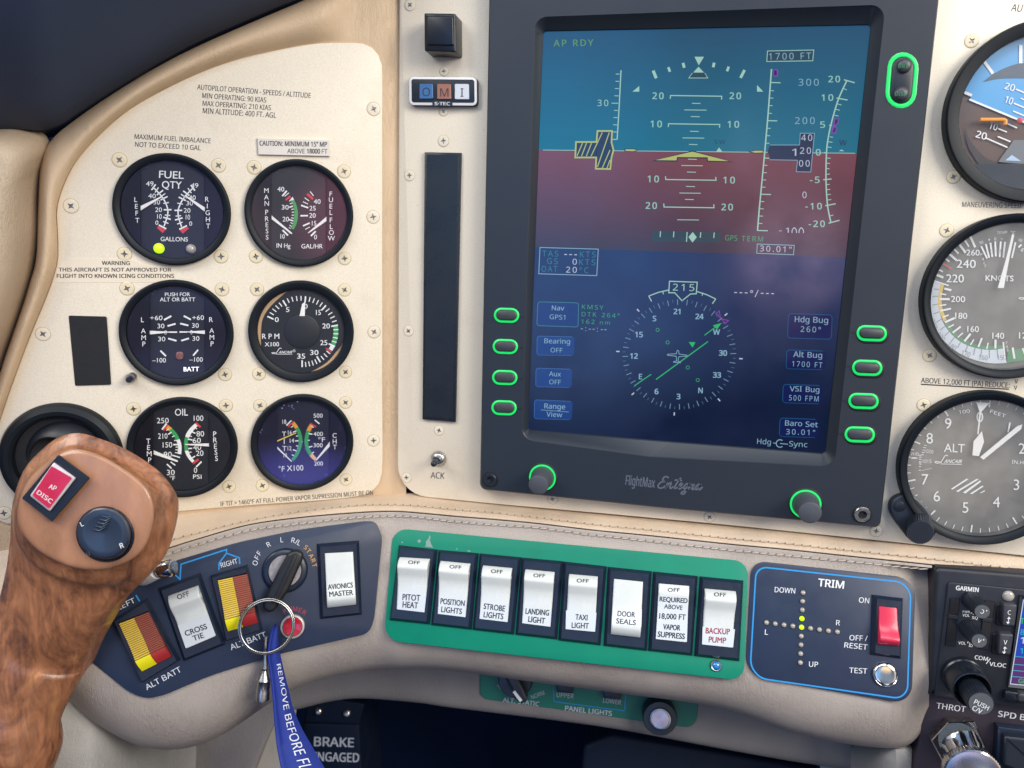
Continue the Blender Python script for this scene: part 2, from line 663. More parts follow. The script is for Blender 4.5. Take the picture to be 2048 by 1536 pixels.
# ---------------------------------------------------------------- solids
def prism(mb, pl, pts, o0, o1, m, bev=0.0, bseg=3, cap0=False, mtop=None):
    """polygon given in px at height o1, extruded back to o0, front edge rounded by bev metres"""
    base = Plane(pl.p0 + pl.n * o1, pl.n)
    q = [base.ab(pl.at(x, y, o1)) for x, y in pts]
    A = sum(q[i - 1][0] * q[i][1] - q[i][0] * q[i - 1][1] for i in range(len(q)))
    if A < 0:
        q = q[::-1]
    loops = [[base.xyz(a, b, o0 - o1) for a, b in q]]
    if bev:
        for k in range(bseg + 1):
            t = math.pi / 2 * k / bseg
            qi = inset2(q, bev * (1 - math.cos(t)))
            loops.append([base.xyz(a, b, -bev + bev * math.sin(t)) for a, b in qi])
    else:
        loops.append([base.xyz(a, b, 0) for a, b in q])
    mb.loft(loops, m, cap0=cap0, cap1=not mtop)
    if mtop:
        mb.face(loops[-1], mtop)


def loftpx(mb, pl, rows, m, cap0=False, cap1=False, ms=None):
    mb.loft([[pl.at(x, y, off) for x, y in pts] for pts, off in rows], m, cap0=cap0, cap1=cap1, ms=ms)


def lathe(mb, c, n, prof, m, seg=48, ms=None, cap1=True, u=None):
    """prof: (r, z) pairs from the base to the top, around the axis n through c"""
    n = V(n).normalized()
    u = V(u) if u else V((0, 1, 0)).cross(n)
    if u.length < 1e-6:
        u = V((1, 0, 0))
    u = (u - n * u.dot(n)).normalized(); v = n.cross(u)
    loops = [[c + n * z + (u * math.cos(2 * math.pi * k / seg) + v * math.sin(2 * math.pi * k / seg)) * max(r, 1e-6)
              for k in range(seg)] for r, z in prof]
    mb.loft(loops, m, cap1=cap1, ms=ms)


def tube(mb, pts, r, m, seg=10, closed=False, cap=True):
    P = [V(p) for p in pts]; n = len(P)
    rr = r if isinstance(r, (list, tuple)) else [r] * n
    loops = []; ref = None
    for i in range(n):
        t = (P[(i + 1) % n] - P[i - 1]) if closed else (P[min(n - 1, i + 1)] - P[max(0, i - 1)])
        t.normalize()
        if ref is None:
            ref = V((0, 0, 1)) if abs(t.z) < 0.9 else V((1, 0, 0))
        a = (ref - t * ref.dot(t)).normalized(); ref = a; b = t.cross(a)
        loops.append([P[i] + (a * math.cos(2 * math.pi * k / seg) + b * math.sin(2 * math.pi * k / seg)) * rr[i] for k in range(seg)])
    if closed:
        loops.append(loops[0])
    mb.loft(loops, m, cap0=cap and not closed, cap1=cap and not closed)


def grid(mb, rows, m):
    mb.loft(rows, m, closed=False)


def screw_mb(pl, px, py, off, r, headmat, cross='screw_metal', rot=None, proud=0.00028):
    """cross-head screw: a domed head with a real star recess"""
    mb = MB(); c = pl.at(px, py, off); N = 32
    rot = random.uniform(0, math.pi / 2) if rot is None else rot
    u, v, n = pl.u, pl.v, pl.n
    def ring(rad, z):
        return [c + n * z + (u * math.cos(2 * math.pi * k / N + rot) + v * math.sin(2 * math.pi * k / N + rot)) * rad for k in range(N)]
    def star(s, z):
        out = []
        for k in range(N):
            t = (k % 8) / 8.0
            d = abs(t - 0.5) * 2            # 1 at the arm tip, 0 between arms
            rad = s * (0.42 + 0.58 * d ** 2.2)
            a = 2 * math.pi * k / N + rot
            out.append(c + n * z + (u * math.cos(a) + v * math.sin(a)) * rad)
        return out
    h = proud
    mb.loft([ring(r * 1.10, 0.00004), ring(r * 1.0, 0.00006)], 'screw_gap')
    mb.loft([ring(r, -0.0002), ring(r, h * 0.55), ring(r * 0.93, h * 0.9), ring(r * 0.8, h), star(r * 0.56, h * 1.02)], headmat)
    mb.loft([star(r * 0.56, h * 1.02), star(r * 0.47, h * 0.3), star(r * 0.22, h * 0.12)], cross, cap1=True)
    return mb


def ellpts(L, R_, T, B_):
    return ((L[0] + R_[0]) / 2 * 0.5 + (T[0] + B_[0]) / 4, (L[1] + R_[1]) / 4 + (T[1] + B_[1]) / 4)


def proj(p):
    q = V(p) - CC
    c = [sum(CR[i][j] * q[j] for j in range(3)) for i in range(3)]
    return 1024 - F_PX * c[0] / c[2], 768 + F_PX * c[1] / c[2]


# ---------------------------------------------------------------- material list
plate_mat('cream_paint', (0.75, 0.67, 0.54))
mat('screw_paint', (0.73, 0.63, 0.44), 0.4, var=0.06, vs=500)
mat('screw_gap', (0.46, 0.38, 0.25), 0.7)
mat('screw_paint_pale', (0.74, 0.655, 0.51), 0.35, var=0.08, vs=500)
mat('screw_metal', (0.26, 0.26, 0.255), 0.3, metal=0.85, var=0.25, vs=900)
leather('tan_leather', (0.62, 0.455, 0.295), (0.56, 0.405, 0.255), 0.55)
leather('sidewall_leather', (0.53, 0.415, 0.30), (0.46, 0.355, 0.25), 0.55)
leather('sand_leather', (0.60, 0.47, 0.345), (0.54, 0.415, 0.30), 0.55)
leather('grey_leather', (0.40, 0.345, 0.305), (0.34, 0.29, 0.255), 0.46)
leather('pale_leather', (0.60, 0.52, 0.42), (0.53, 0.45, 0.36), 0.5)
leather('shade_leather', (0.24, 0.215, 0.20), (0.20, 0.18, 0.17), 0.6)  # grey leather darkened: shade under the bolster is put into the colour
mat('thread', (0.42, 0.32, 0.23), 0.8, var=0.15, vs=900)
mat('thread_pale', (0.50, 0.435, 0.375), 0.75, var=0.15, vs=900)
mat('stitch_hole', (0.17, 0.125, 0.09), 0.9)
mat('shield_vinyl', (0.027, 0.041, 0.080), 0.6, var=0.05, vs=18, bump=0.2, bs=900)
mat('bezel_black', (0.018, 0.024, 0.034), 0.42, var=0.03, vs=25, bump=0.08, bs=2200, bdist=0.0002)
mat('dial_black', (0.010, 0.013, 0.020), 0.5, var=0.04, vs=60)
mat('cover_black', (0.005, 0.006, 0.012), 0.30)
mat('gauge_bezel', (0.0060, 0.0090, 0.0135), 0.46, spec=0.22, var=0.02, vs=30)
mat('bright_steel', (0.62, 0.61, 0.59), 0.34, metal=1.0)
mat('dial_veiled', (0.11, 0.108, 0.102), 0.55, var=0.03, vs=60)  # dark dial lightened: the glass's reflected veil is put into the colour
mat('mark_white', (0.82, 0.83, 0.82), 0.5, var=0.05, vs=800)
mat('needle_white', (0.84, 0.83, 0.80), 0.4, var=0.05, vs=900)
mat('mark_red', (0.62, 0.05, 0.06), 0.5)
mat('mark_green', (0.035, 0.33, 0.095), 0.5)
mat('mark_orange', (0.80, 0.33, 0.02), 0.5)
mat('mark_peach', (0.80, 0.45, 0.20), 0.5)
mat('mark_yellow', (0.80, 0.58, 0.05), 0.5)
mat('mark_pale', (0.72, 0.76, 0.80), 0.5)
mat('cream_ring', (0.62, 0.40, 0.22), 0.5)
mat('ink_black', (0.035, 0.034, 0.045), 0.6)
mat('led_lime', (0.45, 0.8, 0.0), 0.3, emit=(0.48, 0.95, 0.005), es=0.95)
mat('led_clear', (0.36, 0.335, 0.30), 0.12, coat=0.6, var=0.15, vs=500)
mat('led_brown', (0.22, 0.085, 0.07), 0.15, coat=0.6)
mat('led_core', (0.85, 0.80, 0.74), 0.25)
mat('lit_white', (0.8, 0.8, 0.8), 0.4, emit=(0.9, 0.92, 1.0), es=0.85)
mat('chrome', (0.72, 0.71, 0.69), 0.12, metal=1.0)
mat('steel', (0.48, 0.47, 0.45), 0.28, metal=1.0, var=0.1, vs=300)
mat('black_plastic', (0.012, 0.017, 0.027), 0.36, var=0.08, vs=90)
mat('black_gloss', (0.009, 0.012, 0.019), 0.24)
mat('matt_black', (0.008, 0.009, 0.012), 0.75, var=0.1, vs=200)
mat('strip_black', (0.014, 0.017, 0.020), 0.30, var=0.1, vs=40)
mat('placard_paper', (0.70, 0.65, 0.59), 0.35, var=0.04, vs=90)
mat('film', (0.77, 0.68, 0.54), 0.22, var=0.04, vs=60)
glass_mat('glass', (0.5, 0.6, 1.0), 0.014, dust_haze=0.006)
glass_mat('glass_blue', (0.25, 0.32, 1.0), 0.042, dust_haze=0.005, dust_haze_col=(0.5, 0.5, 0.9), speck=0.05)
glass_mat('glass_violet', (0.16, 0.16, 1.0), 0.12, dust_haze=0.008, dust_haze_col=(0.5, 0.5, 0.95), speck=0.5)  # blue of the reflected surroundings is put into the gloss tint
glass_mat('glass_pink', (0.95, 0.60, 0.75), 0.055, dust_haze=0.012, speck=0.05)
glass_mat('glass_veiled', (0.95, 0.92, 0.86), 0.095, dust_haze=0.13, dust_haze_col=(0.80, 0.78, 0.74))  # pale diffuse film stands in for the veil of reflected cabin
glass_mat('glass_plain', (0.9, 0.9, 0.9), 0.05, dust_haze=0.03)

# ================================================================ glareshield
# a padded hood above the panel: its rolled lip hangs over the top of the surround
mb = MB()
lip = catmull([(-120, 330), (-10, 268), (80, 262), (122, 250), (165, 222), (250, 168), (375, 96), (512, 34), (600, -2), (700, -40), (860, -85)], 6)
rows = []
for k, (dx, dy, off) in enumerate([(10, 14, -0.05), (4, 6, -0.02), (-2, -4, 0.0), (-8, -22, 0.008), (-16, -62, 0.020), (-28, -125, 0.034),
                                   (-40, -200, 0.048), (-52, -300, 0.062), (-60, -420, 0.072)]):
    rows.append([UW(x + dx, y + dy, off) for x, y in lip])
grid(mb, rows, 'shield_vinyl')
gs = mb.build('glareshield', at=UW(300, 60, 0.01), smooth=60)
tag(gs, 'dark navy padded glareshield hood over the top left corner of the panel', 'glareshield')

# ================================================================ left sidewall pad
mb = MB()
edge = catmull([(-60, 300), (-20, 256), (30, 249), (62, 255), (88, 268), (98, 292), (90, 320), (82, 350), (78, 400), (78, 465), (73, 515), (61, 565), (42, 624),
                (15, 700), (-20, 800), (-70, 900)], 6)
ctr = catmull([(-170, 330), (-130, 310), (-70, 300), (-30, 310), (-10, 330), (-8, 350), (-10, 380), (-14, 400), (-20, 440), (-24, 480), (-30, 520), (-40, 570),
               (-60, 640), (-90, 720), (-130, 820), (-180, 920)], 6)
rows = []
for k in range(9):
    t = k / 8
    rows.append([LEFT.at(x0 + (x1 - x0) * t, y0 + (y1 - y0) * t, -0.012 + 0.032 * math.sin(min(1, t * 1.15) * math.pi / 2) ** 0.8)
                 for (x0, y0), (x1, y1) in zip(edge, ctr)])
rows.insert(0, [LEFT.at(x + 6, y + 2, -0.05) for x, y in edge])
rows.append([LEFT.at(x - 260, y + 20, 0.024) for x, y in ctr]); rows.append([LEFT.at(x - 700, y + 40, 0.015) for x, y in ctr])
grid(mb, rows, 'sidewall_leather')
o = mb.build('sidewall_pad', at=LEFT.at(20, 450, 0), smooth=60)
tag(o, 'creased tan leather sidewall pad at the far left edge beside the panel', 'sidewall pad')

# ================================================================ leather surround round the left panel
inner = catmull([(765, 150), (760, 115), (735, 89), (690, 85), (620, 88), (540, 103), (470, 120), (400, 145), (320, 183), (250, 225), (190, 278),
                 (150, 325), (125, 375), (113, 420), (115, 470), (115, 520), (104, 562), (85, 612), (60, 672), (30, 752), (8, 815), (-8, 870),
                 (-20, 950), (-15, 1020), (5, 1046), (60, 1047), (200, 1037), (350, 1024), (500, 1011), (650, 1001), (730, 990), (758, 968),
                 (765, 930), (765, 800), (765, 600), (765, 400), (765, 250)], 6, closed=True)
outer = catmull([(812, 120), (812, 60), (812, -30), (720, -50), (650, -18), (590, 8), (512, 41), (440, 72), (375, 102), (310, 136), (250, 172),
                 (196, 207), (150, 240), (105, 278), (82, 325), (76, 415), (72, 515), (58, 570), (41, 624), (8, 720), (-16, 800), (-45, 900),
                 (-60, 980), (-60, 1120), (10, 1180), (60, 1180), (200, 1138), (335, 1095), (500, 1049), (650, 1031), (740, 1024), (800, 1022),
                 (812, 985), (812, 800), (812, 600), (812, 400), (812, 250)], 6, closed=True)
mb = MB(); rows = []
N = len(inner)
def rimk(i):
    x, y = outer[i]
    return sm(740, 640, x) * sm(960, 820, y)          # rolled rim only along the top and the left
for t, prof in ((0, 0.0), (0.10, 0.40), (0.22, 0.70), (0.36, 0.93), (0.5, 1.0), (0.64, 0.92), (0.78, 0.62), (0.9, 0.15), (1.0, -0.6)):
    row = []
    for i in range(N):
        (x0, y0), (x1, y1) = inner[i], outer[i]
        k = rimk(i)
        off = -0.0002 + (0.0085 * prof if prof > 0 else 0.012 * prof) * k + (1 - k) * (-0.0012 * t)
        row.append(UW(x0 + (x1 - x0) * t, y0 + (y1 - y0) * t, off))
    rows.append(row)
mb.loft([[UW(x + (380 - x) * 0.03, y + (560 - y) * 0.03, -0.0015) for x, y in inner]] + rows, 'tan_leather')
o = mb.build('panel_surround', at=UW(400, 60, 0), smooth=60)
tag(o, 'tan leather surround with a rolled rim framing the left instrument panel', 'panel surround')

# ================================================================ instrument panels (painted plates)
def plate(name, label, pl, pts, off0, off1):
    root = thing(name, label, 'instrument panel', pl.at(*pts[0], off1))
    mb = MB(); prism(mb, pl, pts, off0, off1, 'cream_paint', bev=0.0007, bseg=2)
    mb.build('panel_plate', root)
    return root

lpts = resample(inner, 150, closed=True)
panel_left = plate('instrument_panel', 'cream painted instrument panel at left carrying six small round gauges', LEFT, lpts, -0.003, 0.0012)
LO = 0.0012                                             # face of the left plate
cpts = rquad([(797, -40), (2140, -40), (2200, 1128), (1960, 1101), (1756, 1081), (1450, 1048), (1190, 1024), (1002, 1008), (905, 997), (800, 987)],
             [30, 5, 5, 5, 5, 5, 5, 5, 5, 55], 6)
cpts = rquad([(798.5, -40), (2140, -40), (2200, 1128), (1756, 1081.5), (1450, 1050), (1190, 1026), (1002, 1009.5), (795, 989)],
             [5, 5, 5, 2, 2, 2, 2, 58], 7)
panel_main = plate('instrument_panel', 'cream painted main instrument panel around the large flight display', PLATE, cpts, -0.003, 0.0012)
CO = 0.0012

for (x, y) in [(747, 218), (746, 434), (748, 664), (747, 881), (142, 412), (86, 668), (8, 1026)]:
    screw_mb(LEFT, x, y, LO, 0.0034, 'screw_paint_pale').build('screw', panel_left)
for (x, y, r) in [(820, 10, .0029), (888, 143, .0024), (887, 223, .0024), (887, 282, .0030), (819, 351, .0029), (817, 662, .0029),
                  (878, 861, .0028), (813, 955, .0029), (1105, 998, .0029), (1419, 1034, .0029), (1752, 1062, .0030)]:
    screw_mb(PLATE, x, y, CO, r, 'screw_paint_pale').build('screw', panel_main)

# printed placards
TO = LO + 0.00008
def inked(parent, pl, off, z, items, name='placard_lettering', m='ink_black'):
    mb = MB(); d = Draw(mb, pl, off, z)
    for it in items:
        d.text(it[0], *it[1:5], it[5], m, *(it[6:]))
    return mb.build(name, parent, smooth=0)

inked(panel_left, LEFT, TO, Z(0, 0, 4), [
    ('AUTOPILOT OPERATION - SPEEDS / ALTITUDE', 1577, 715, 2484, 784, 40, 'S', 0.013),
    ('MIN OPERATING: 90 KIAS', 1617, 783, 2128, 820, 40, 'S', 0.013),
    ('MAX OPERATING: 210 KIAS', 1620, 845, 2166, 882, 40, 'S', 0.013),
    ('MIN ALTITUDE: 400 FT. AGL', 1622, 905, 2208, 943, 42, 'S', 0.013)])
inked(panel_left, LEFT, TO, Z(0, 0, 4), [
    ('MAXIMUM FUEL IMBALANCE', 1076, 1110, 1685, 1146, 38, 'S', 0.013),
    ('NOT TO EXCEED 10 GAL', 1080, 1172, 1605, 1202, 38, 'S', 0.013)])
inked(panel_left, LEFT, TO, Z(440, 760, 5.333), [
    ('IF TIT > 1460\u00b0F AT FULL POWER VAPOR SUPRESSION MUST BE ON', 5, 1344, 1632, 1222, 46, 'S', 0.013)])
# clear film label with the icing warning
mb = MB()
prism(mb, LEFT, rquad(zz(Z(0, 240, 4), [(540, 1108), (1050, 1112), (1130, 1150), (1240, 1172), (1395, 1188), (1405, 1270), (1390, 1300), (450, 1300), (458, 1180)]), 4),
      LO - 0.0001, LO + 0.00012, 'film')
d = Draw(mb, LEFT, LO + 0.0002, Z(0, 240, 4))
d.text('WARNING', 815, 1158, 1038, 1160, 30, 'ink_black', 'S', 0.032)
d.text('THIS AIRCRAFT IS NOT APPROVED FOR', 470, 1211, 1370, 1212, 29, 'ink_black', 'S', 0.032)
d.text('FLIGHT INTO KNOWN ICING CONDITIONS', 455, 1262, 1392, 1262, 30, 'ink_black', 'S', 0.032)
tag(mb.build('film_label', panel_left, smooth=0), 'clear film label with the icing warning', None)
# raised CAUTION placard
root = thing('placard', 'small raised white CAUTION placard above the manifold pressure gauge', 'placard', LEFT.at(585, 295, LO))
mb = MB(); prism(mb, LEFT, zz(Z(440, 260, 5.333), [(397, 85), (1168, 105), (1172, 280), (408, 262)]), LO, LO + 0.0016, 'placard_paper', bev=0.0002, bseg=1)
mb.build('backing_plate', root)
inked(root, LEFT, LO + 0.00168, Z(440, 260, 5.333), [
    ('CAUTION: MINIMUM 15\u2019\u2019 MP', 422, 165, 1140, 178, 50, 'S', 0.028),
    ('ABOVE', 718, 247, 903, 249, 48, 'S', 0.013), ('18000', 928, 249, 1066, 251, 48, 'S', 0.036), ('FT', 1085, 251, 1145, 252, 48, 'S', 0.013)])

# ================================================================ the small gauges
GR = 0.02855


def gauge(name, label, ext, pl, off, R, inner_r, screws, glass='glass', top=0.0034, dial='dial_black', centre=None, cat='gauge', group=None, screw_r=0.0034):
    if centre is None:
        cx, cy = ellpts(*ext)
    else:
        cx, cy = centre
    c = pl.at(cx, cy, off + top * 0.6)
    c = c - pl.n * (c - pl.p0).dot(pl.n) + pl.n * off
    root = thing(name, label, cat, c, group)
    mb = MB()
    lathe(mb, c, pl.n, [(R, 0), (R, top * 0.78), (R - 0.0002, top * 0.90), (R - 0.0007, top), (R - 0.0013, top), (inner_r + 0.0004, top * 0.80), (inner_r, top * 0.72),
                        (inner_r - 0.0002, 0.0003)], 'gauge_bezel', seg=80, cap1=False)
    mb.build('bezel', root)
    mb = MB(); lathe(mb, c, pl.n, [(inner_r, 0.00025), (inner_r * 0.5, 0.00025)], dial, seg=64)
    mb.build('dial', root)
    if glass:
        mb = MB(); lathe(mb, c, pl.n, [(inner_r + 0.00005, top * 0.66), (inner_r * 0.6, top * 0.672), (inner_r * 0.2, top * 0.676)], glass, seg=64)
        mb.build('glass', root, smooth=60)
    for x, y in screws:
        screw_mb(pl, x, y, off, screw_r, 'screw_paint').build('screw', root)
    return root, c


def covers(root, pl, c, inner_r, left_px, right_px, z, off):
    """the two raised side masks that hide the needle pivots"""
    N = 160
    ring = [c + (pl.u * math.cos(2 * math.pi * k / N) + pl.v * math.sin(2 * math.pi * k / N)) * (inner_r - 0.0003) for k in range(N)]
    h0 = (c - pl.p0).dot(pl.n)
    for side, lim in ((0, left_px), (1, right_px)):
        if lim is None:
            continue
        lx = z(lim, 0)[0]
        pts = []
        for k in range(N):
            q = ring[k] + pl.n * off
            x, y = proj(q)
            if (x < lx) == (side == 0):
                pts.append((k, (x, y)))
        ks = [k for k, _ in pts]
        # make the run of points contiguous
        start = next((i for i in range(len(ks)) if (ks[i] - ks[i - 1]) % N != 1), 0)
        poly = [p for _, p in pts[start:] + pts[:start]]
        poly = [(lx, poly[0][1])] + poly + [(lx, poly[-1][1])]
        mb = MB(); prism(mb, pl, poly, h0 + 0.0003, h0 + off, 'cover_black', bev=0.00012, bseg=1)
        mb.build('pivot_cover', root)


DM, ND, CV = 0.00035, 0.0010, 0.00145      # heights over the plate: dial marks, needles, covers
INR = 0.0250


def vtext(d, s, pts, cap, m='mark_white', **kw):
    for ch, (x, y) in zip(s, pts):
        d.ctext(ch, x, y, cap, m, **kw)


def needle(root, pl, off, z, poly, m='needle_white', name='pointer'):
    mb = MB(); prism(mb, pl, zz(z, poly), off - 0.0002, off, m)
    return mb.build(name, root, smooth=0)


def led(root, pl, off, px, py, r, m, name='indicator_light', core=None):
    mb = MB(); c = pl.at(px, py, off)
    lathe(mb, c, pl.n, [(r, 0), (r * 0.97, r * 0.3), (r * 0.75, r * 0.62), (r * 0.4, r * 0.8), (r * 0.1, r * 0.86)], m, seg=24)
    o = mb.build(name, root, smooth=60)
    return o


W_ = 'mark_white'
# ---- fuel quantity
z = Z(0, 240, 4)
root, c = gauge('fuel_gauge', 'round FUEL QTY gauge with lit green lamp, topmost at left', ((222, 415), (460, 425), (345, 308), (355, 532)), LEFT, LO, GR, INR,
                [(239, 320), (437, 331), (249, 508), (442, 513)], glass='glass_blue')
mb = MB(); d = Draw(mb, LEFT, LO + DM, z)
d.text('FUEL', 1272, 463, 1468, 471, 58, W_, 'G', 0.012); d.text('QTY', 1295, 545, 1452, 550, 57, W_, 'G', 0.012)
for s, x0, y0, x1, cap in (('49', 1168, 528, 1228, 38), ('40', 1186, 625, 1246, 36), ('30', 1228, 675, 1280, 36), ('20', 1242, 735, 1295, 36), ('10', 1257, 790, 1293, 38),
                           ('0', 1242, 838, 1266, 34), ('49', 1528, 541, 1586, 36), ('40', 1510, 638, 1565, 36), ('30', 1490, 683, 1543, 36), ('20', 1470, 741, 1523, 36),
                           ('10', 1485, 795, 1520, 38), ('0', 1513, 845, 1536, 34)):
    d.text(s, x0, y0, x1, y0 + 1, cap, W_)
d.text('GALLONS', 1285, 968, 1502, 972, 34, W_, 'G', 0.012)
arcL = [(1222, 535), (1262, 575), (1300, 620), (1325, 665), (1342, 715), (1340, 765), (1328, 805), (1312, 850)]
mir = lambda p: (2768 - p[0] - 0.02 * (p[1] - 700), p[1] + 5)
for M_ in (lambda p: p, mir):
    d.line([M_(p) for p in catmull(arcL, 4)], 10, W_)
    for a, b, w in (((1212, 560), (1245, 515), 12), ((1240, 580), (1268, 540), 8), ((1255, 600), (1305, 562), 11), ((1275, 622), (1322, 588), 8), ((1283, 640), (1340, 612), 11),
                    ((1306, 668), (1350, 660), 8), ((1310, 718), (1372, 718), 11), ((1318, 760), (1362, 764), 8), ((1306, 778), (1366, 795), 11), ((1306, 812), (1348, 828), 8),
                    ((1270, 840), (1330, 870), 12)):
        d.line([M_(a), M_(b)], w, W_)
    d.poly([M_(p) for p in ((1268, 848), (1326, 877), (1302, 905), (1254, 862))], 'mark_red')
mb.build('dial_marking', root, smooth=0)
covers(root, LEFT, c, INR, 1124, 1640, z, CV)
mb = MB(); d = Draw(mb, LEFT, LO + CV + 0.0001, z)
vtext(d, 'LEFT', [(1086, 637), (1091, 691), (1094, 745), (1099, 803)], 38); vtext(d, 'RIGHT', [(1656, 634), (1658, 688), (1661, 742), (1663, 795), (1665, 848)], 38)
mb.build('cover_lettering', root, smooth=0)
needle(root, LEFT, LO + ND, z, [(1120, 690), (1125, 724), (1297, 617), (1292, 609)]); needle(root, LEFT, LO + ND, z, [(1640, 700), (1636, 732), (1474, 606), (1480, 599)])
tag(led(root, LEFT, LO + DM, *z(1272, 1027), 0.0027, 'led_lime'), 'lit yellow-green lamp', None)
tag(led(root, LEFT, LO + DM, *z(1528, 1032), 0.0026, 'led_clear'), 'unlit clear lamp', None)

# ---- manifold pressure / fuel flow
z = Z(440, 260, 5.333)
root, c = gauge('engine_gauge', 'round MAN PRESS and FUEL FLOW gauge with pinkish reflections in its glass, below the CAUTION placard', ((489, 421), (707, 433), (597, 320), (605, 535)), LEFT, LO, GR, INR,
                [(508, 335), (688, 343), (512, 513), (689, 517)], glass='glass_pink')
mb = MB(); d = Draw(mb, LEFT, LO + DM, z)
for s, x0, y0, x1 in (('40', 612, 655, 685), ('30', 658, 848, 732), ('20', 667, 975, 735), ('10', 645, 1158, 690), ('40', 1000, 787, 1072), ('25', 955, 858, 1020), ('20', 952, 935, 1020),
                      ('15', 980, 1018, 1026), ('0', 1003, 1165, 1033)):
    d.text(s, x0, y0, x1, y0 + 1, 49, W_, 'G', 0.01)
d.text('IN Hg', 603, 1255, 750, 1258, 47, W_, 'G', 0.012); d.text('GAL/HR', 868, 1263, 1095, 1263, 47, W_, 'G', 0.012)
O_ = [(790, 745), (815, 800), (830, 870), (828, 950), (812, 1010), (786, 1062)]; I_ = [(755, 752), (782, 805), (794, 870), (790, 945), (775, 1005), (752, 1048)]
d.band(O_, I_, 'mark_green')
d.poly([(742, 750), (752, 758), (790, 748), (775, 712)], W_)
d.poly([(695, 738), (745, 698), (758, 716), (706, 754)], 'mark_red')
for x0, y0, x1, y1, w in ((665, 705, 712, 648, 18), (690, 708, 735, 670, 9), (738, 758, 752, 750, 9), (745, 788, 772, 778, 9), (738, 825, 778, 812, 14), (762, 847, 787, 842, 9),
                          (765, 877, 790, 877, 9), (765, 908, 790, 909, 9), (760, 937, 787, 941, 9), (735, 955, 782, 969, 14), (752, 988, 776, 998, 9), (740, 1015, 764, 1028, 9),
                          (668, 1068, 725, 1125, 18), (706, 1060, 748, 1106, 9), (735, 1040, 752, 1050, 8)):
    d.seg(x0, y0, x1, y1, w, W_)
for x0, y0, x1, y1, w, m_ in ((960, 655, 998, 702, 9, W_), (930, 680, 993, 738, 24, 'mark_red'), (903, 722, 950, 757, 9, W_), (885, 765, 938, 790, 9, W_), (865, 803, 942, 830, 16, W_),
                              (858, 915, 938, 913, 16, W_), (885, 1023, 957, 992, 16, W_), (910, 1060, 957, 1035, 9, W_), (938, 1100, 972, 1072, 8, W_), (970, 1130, 1020, 1080, 18, W_)):
    d.seg(x0, y0, x1, y1, w, m_)
mb.build('dial_marking', root, smooth=0)
covers(root, LEFT, c, INR, 550, 1137, z, CV)
mb = MB(); d = Draw(mb, LEFT, LO + CV + 0.0001, z)
vtext(d, 'MANPRESS', [(495, 645), (495, 717), (499, 783), (499, 877), (500, 947), (501, 1012), (502, 1077), (503, 1144)], 50)
vtext(d, 'FUELFLOW', [(1182, 682), (1183, 745), (1183, 813), (1184, 880), (1184, 960), (1187, 1030), (1188, 1093), (1188, 1155)], 50)
mb.build('cover_lettering', root, smooth=0)
needle(root, LEFT, LO + ND, z, [(540, 902), (543, 945), (764, 1112), (772, 1100)]); needle(root, LEFT, LO + ND, z, [(1150, 912), (1152, 960), (950, 1099), (942, 1090)])

# ---- ammeter
z = Z(0, 540, 4)
root, c = gauge('ammeter', 'round L and R AMP gauge lettered PUSH FOR ALT OR BATT', ((237, 665), (467, 668), (352, 561), (362, 772)), LEFT, LO, GR, INR,
                [(254, 577), (444, 579), (450, 749)], glass='glass_blue')
mb = MB(); d = Draw(mb, LEFT, LO + DM, z)
d.text('PUSH FOR', 1320, 210, 1520, 208, 29, W_, 'G', 0.014); d.text('ALT OR BATT', 1280, 251, 1562, 250, 30, W_, 'G', 0.014)
for s, x0, y0, x1 in (('+60', 1200, 401, 1300), ('30', 1260, 466, 1315), ('30', 1265, 570, 1322), ('\u2013100', 1217, 740, 1327), ('+60', 1538, 399, 1632), ('30', 1536, 462, 1590),
                      ('30', 1540, 566, 1595), ('\u2013100', 1515, 734, 1622)):
    d.text(s, x0, y0, x1, y0, 36, W_)
d.ctext('0', 1325, 500, 32, W_); d.ctext('0', 1532, 498, 32, W_)
for x0, y0, x1, y1, w in ((1312, 400, 1370, 368, 14), (1340, 448, 1405, 430, 13), (1350, 497, 1417, 497, 11), (1345, 548, 1412, 566, 13), (1283, 645, 1328, 690, 13),
                          (1470, 367, 1527, 397, 13), (1442, 428, 1507, 444, 13), (1436, 496, 1500, 496, 11), (1450, 565, 1512, 547, 13), (1585, 638, 1545, 685, 13)):
    d.seg(x0, y0, x1, y1, w, W_)
mb.build('dial_marking', root, smooth=0)
mb = MB(); d = Draw(mb, LEFT, LO + DM, z); d.text('BATT', 1470, 811, 1592, 809, 34, 'lit_white', 'G', 0.03)
tag(mb.build('lit_legend', root, smooth=0), 'lit white BATT legend', None)
covers(root, LEFT, c, INR, 1197, 1640, z, CV)
mb = MB(); d = Draw(mb, LEFT, LO + CV + 0.0001, z)
vtext(d, 'LAMP', [(1140, 398), (1147, 487), (1149, 541), (1151, 592)], 38); vtext(d, 'RAMP', [(1688, 397), (1694, 485), (1695, 538), (1697, 590)], 38)
mb.build('cover_lettering', root, smooth=0)
needle(root, LEFT, LO + ND, z, [(1192, 485), (1192, 516), (1352, 500), (1352, 494)]); needle(root, LEFT, LO + ND, z, [(1656, 483), (1656, 514), (1500, 498), (1500, 492)])
mb = MB(); q = rquad(zz(z, [(1405, 655), (1467, 655), (1467, 718), (1405, 718)]), 6)
prism(mb, LEFT, q, LO + 0.0003, LO + 0.0012, 'led_brown', bev=0.0004)
tag(mb.build('indicator_light', root), 'unlit brown warning lamp', None)

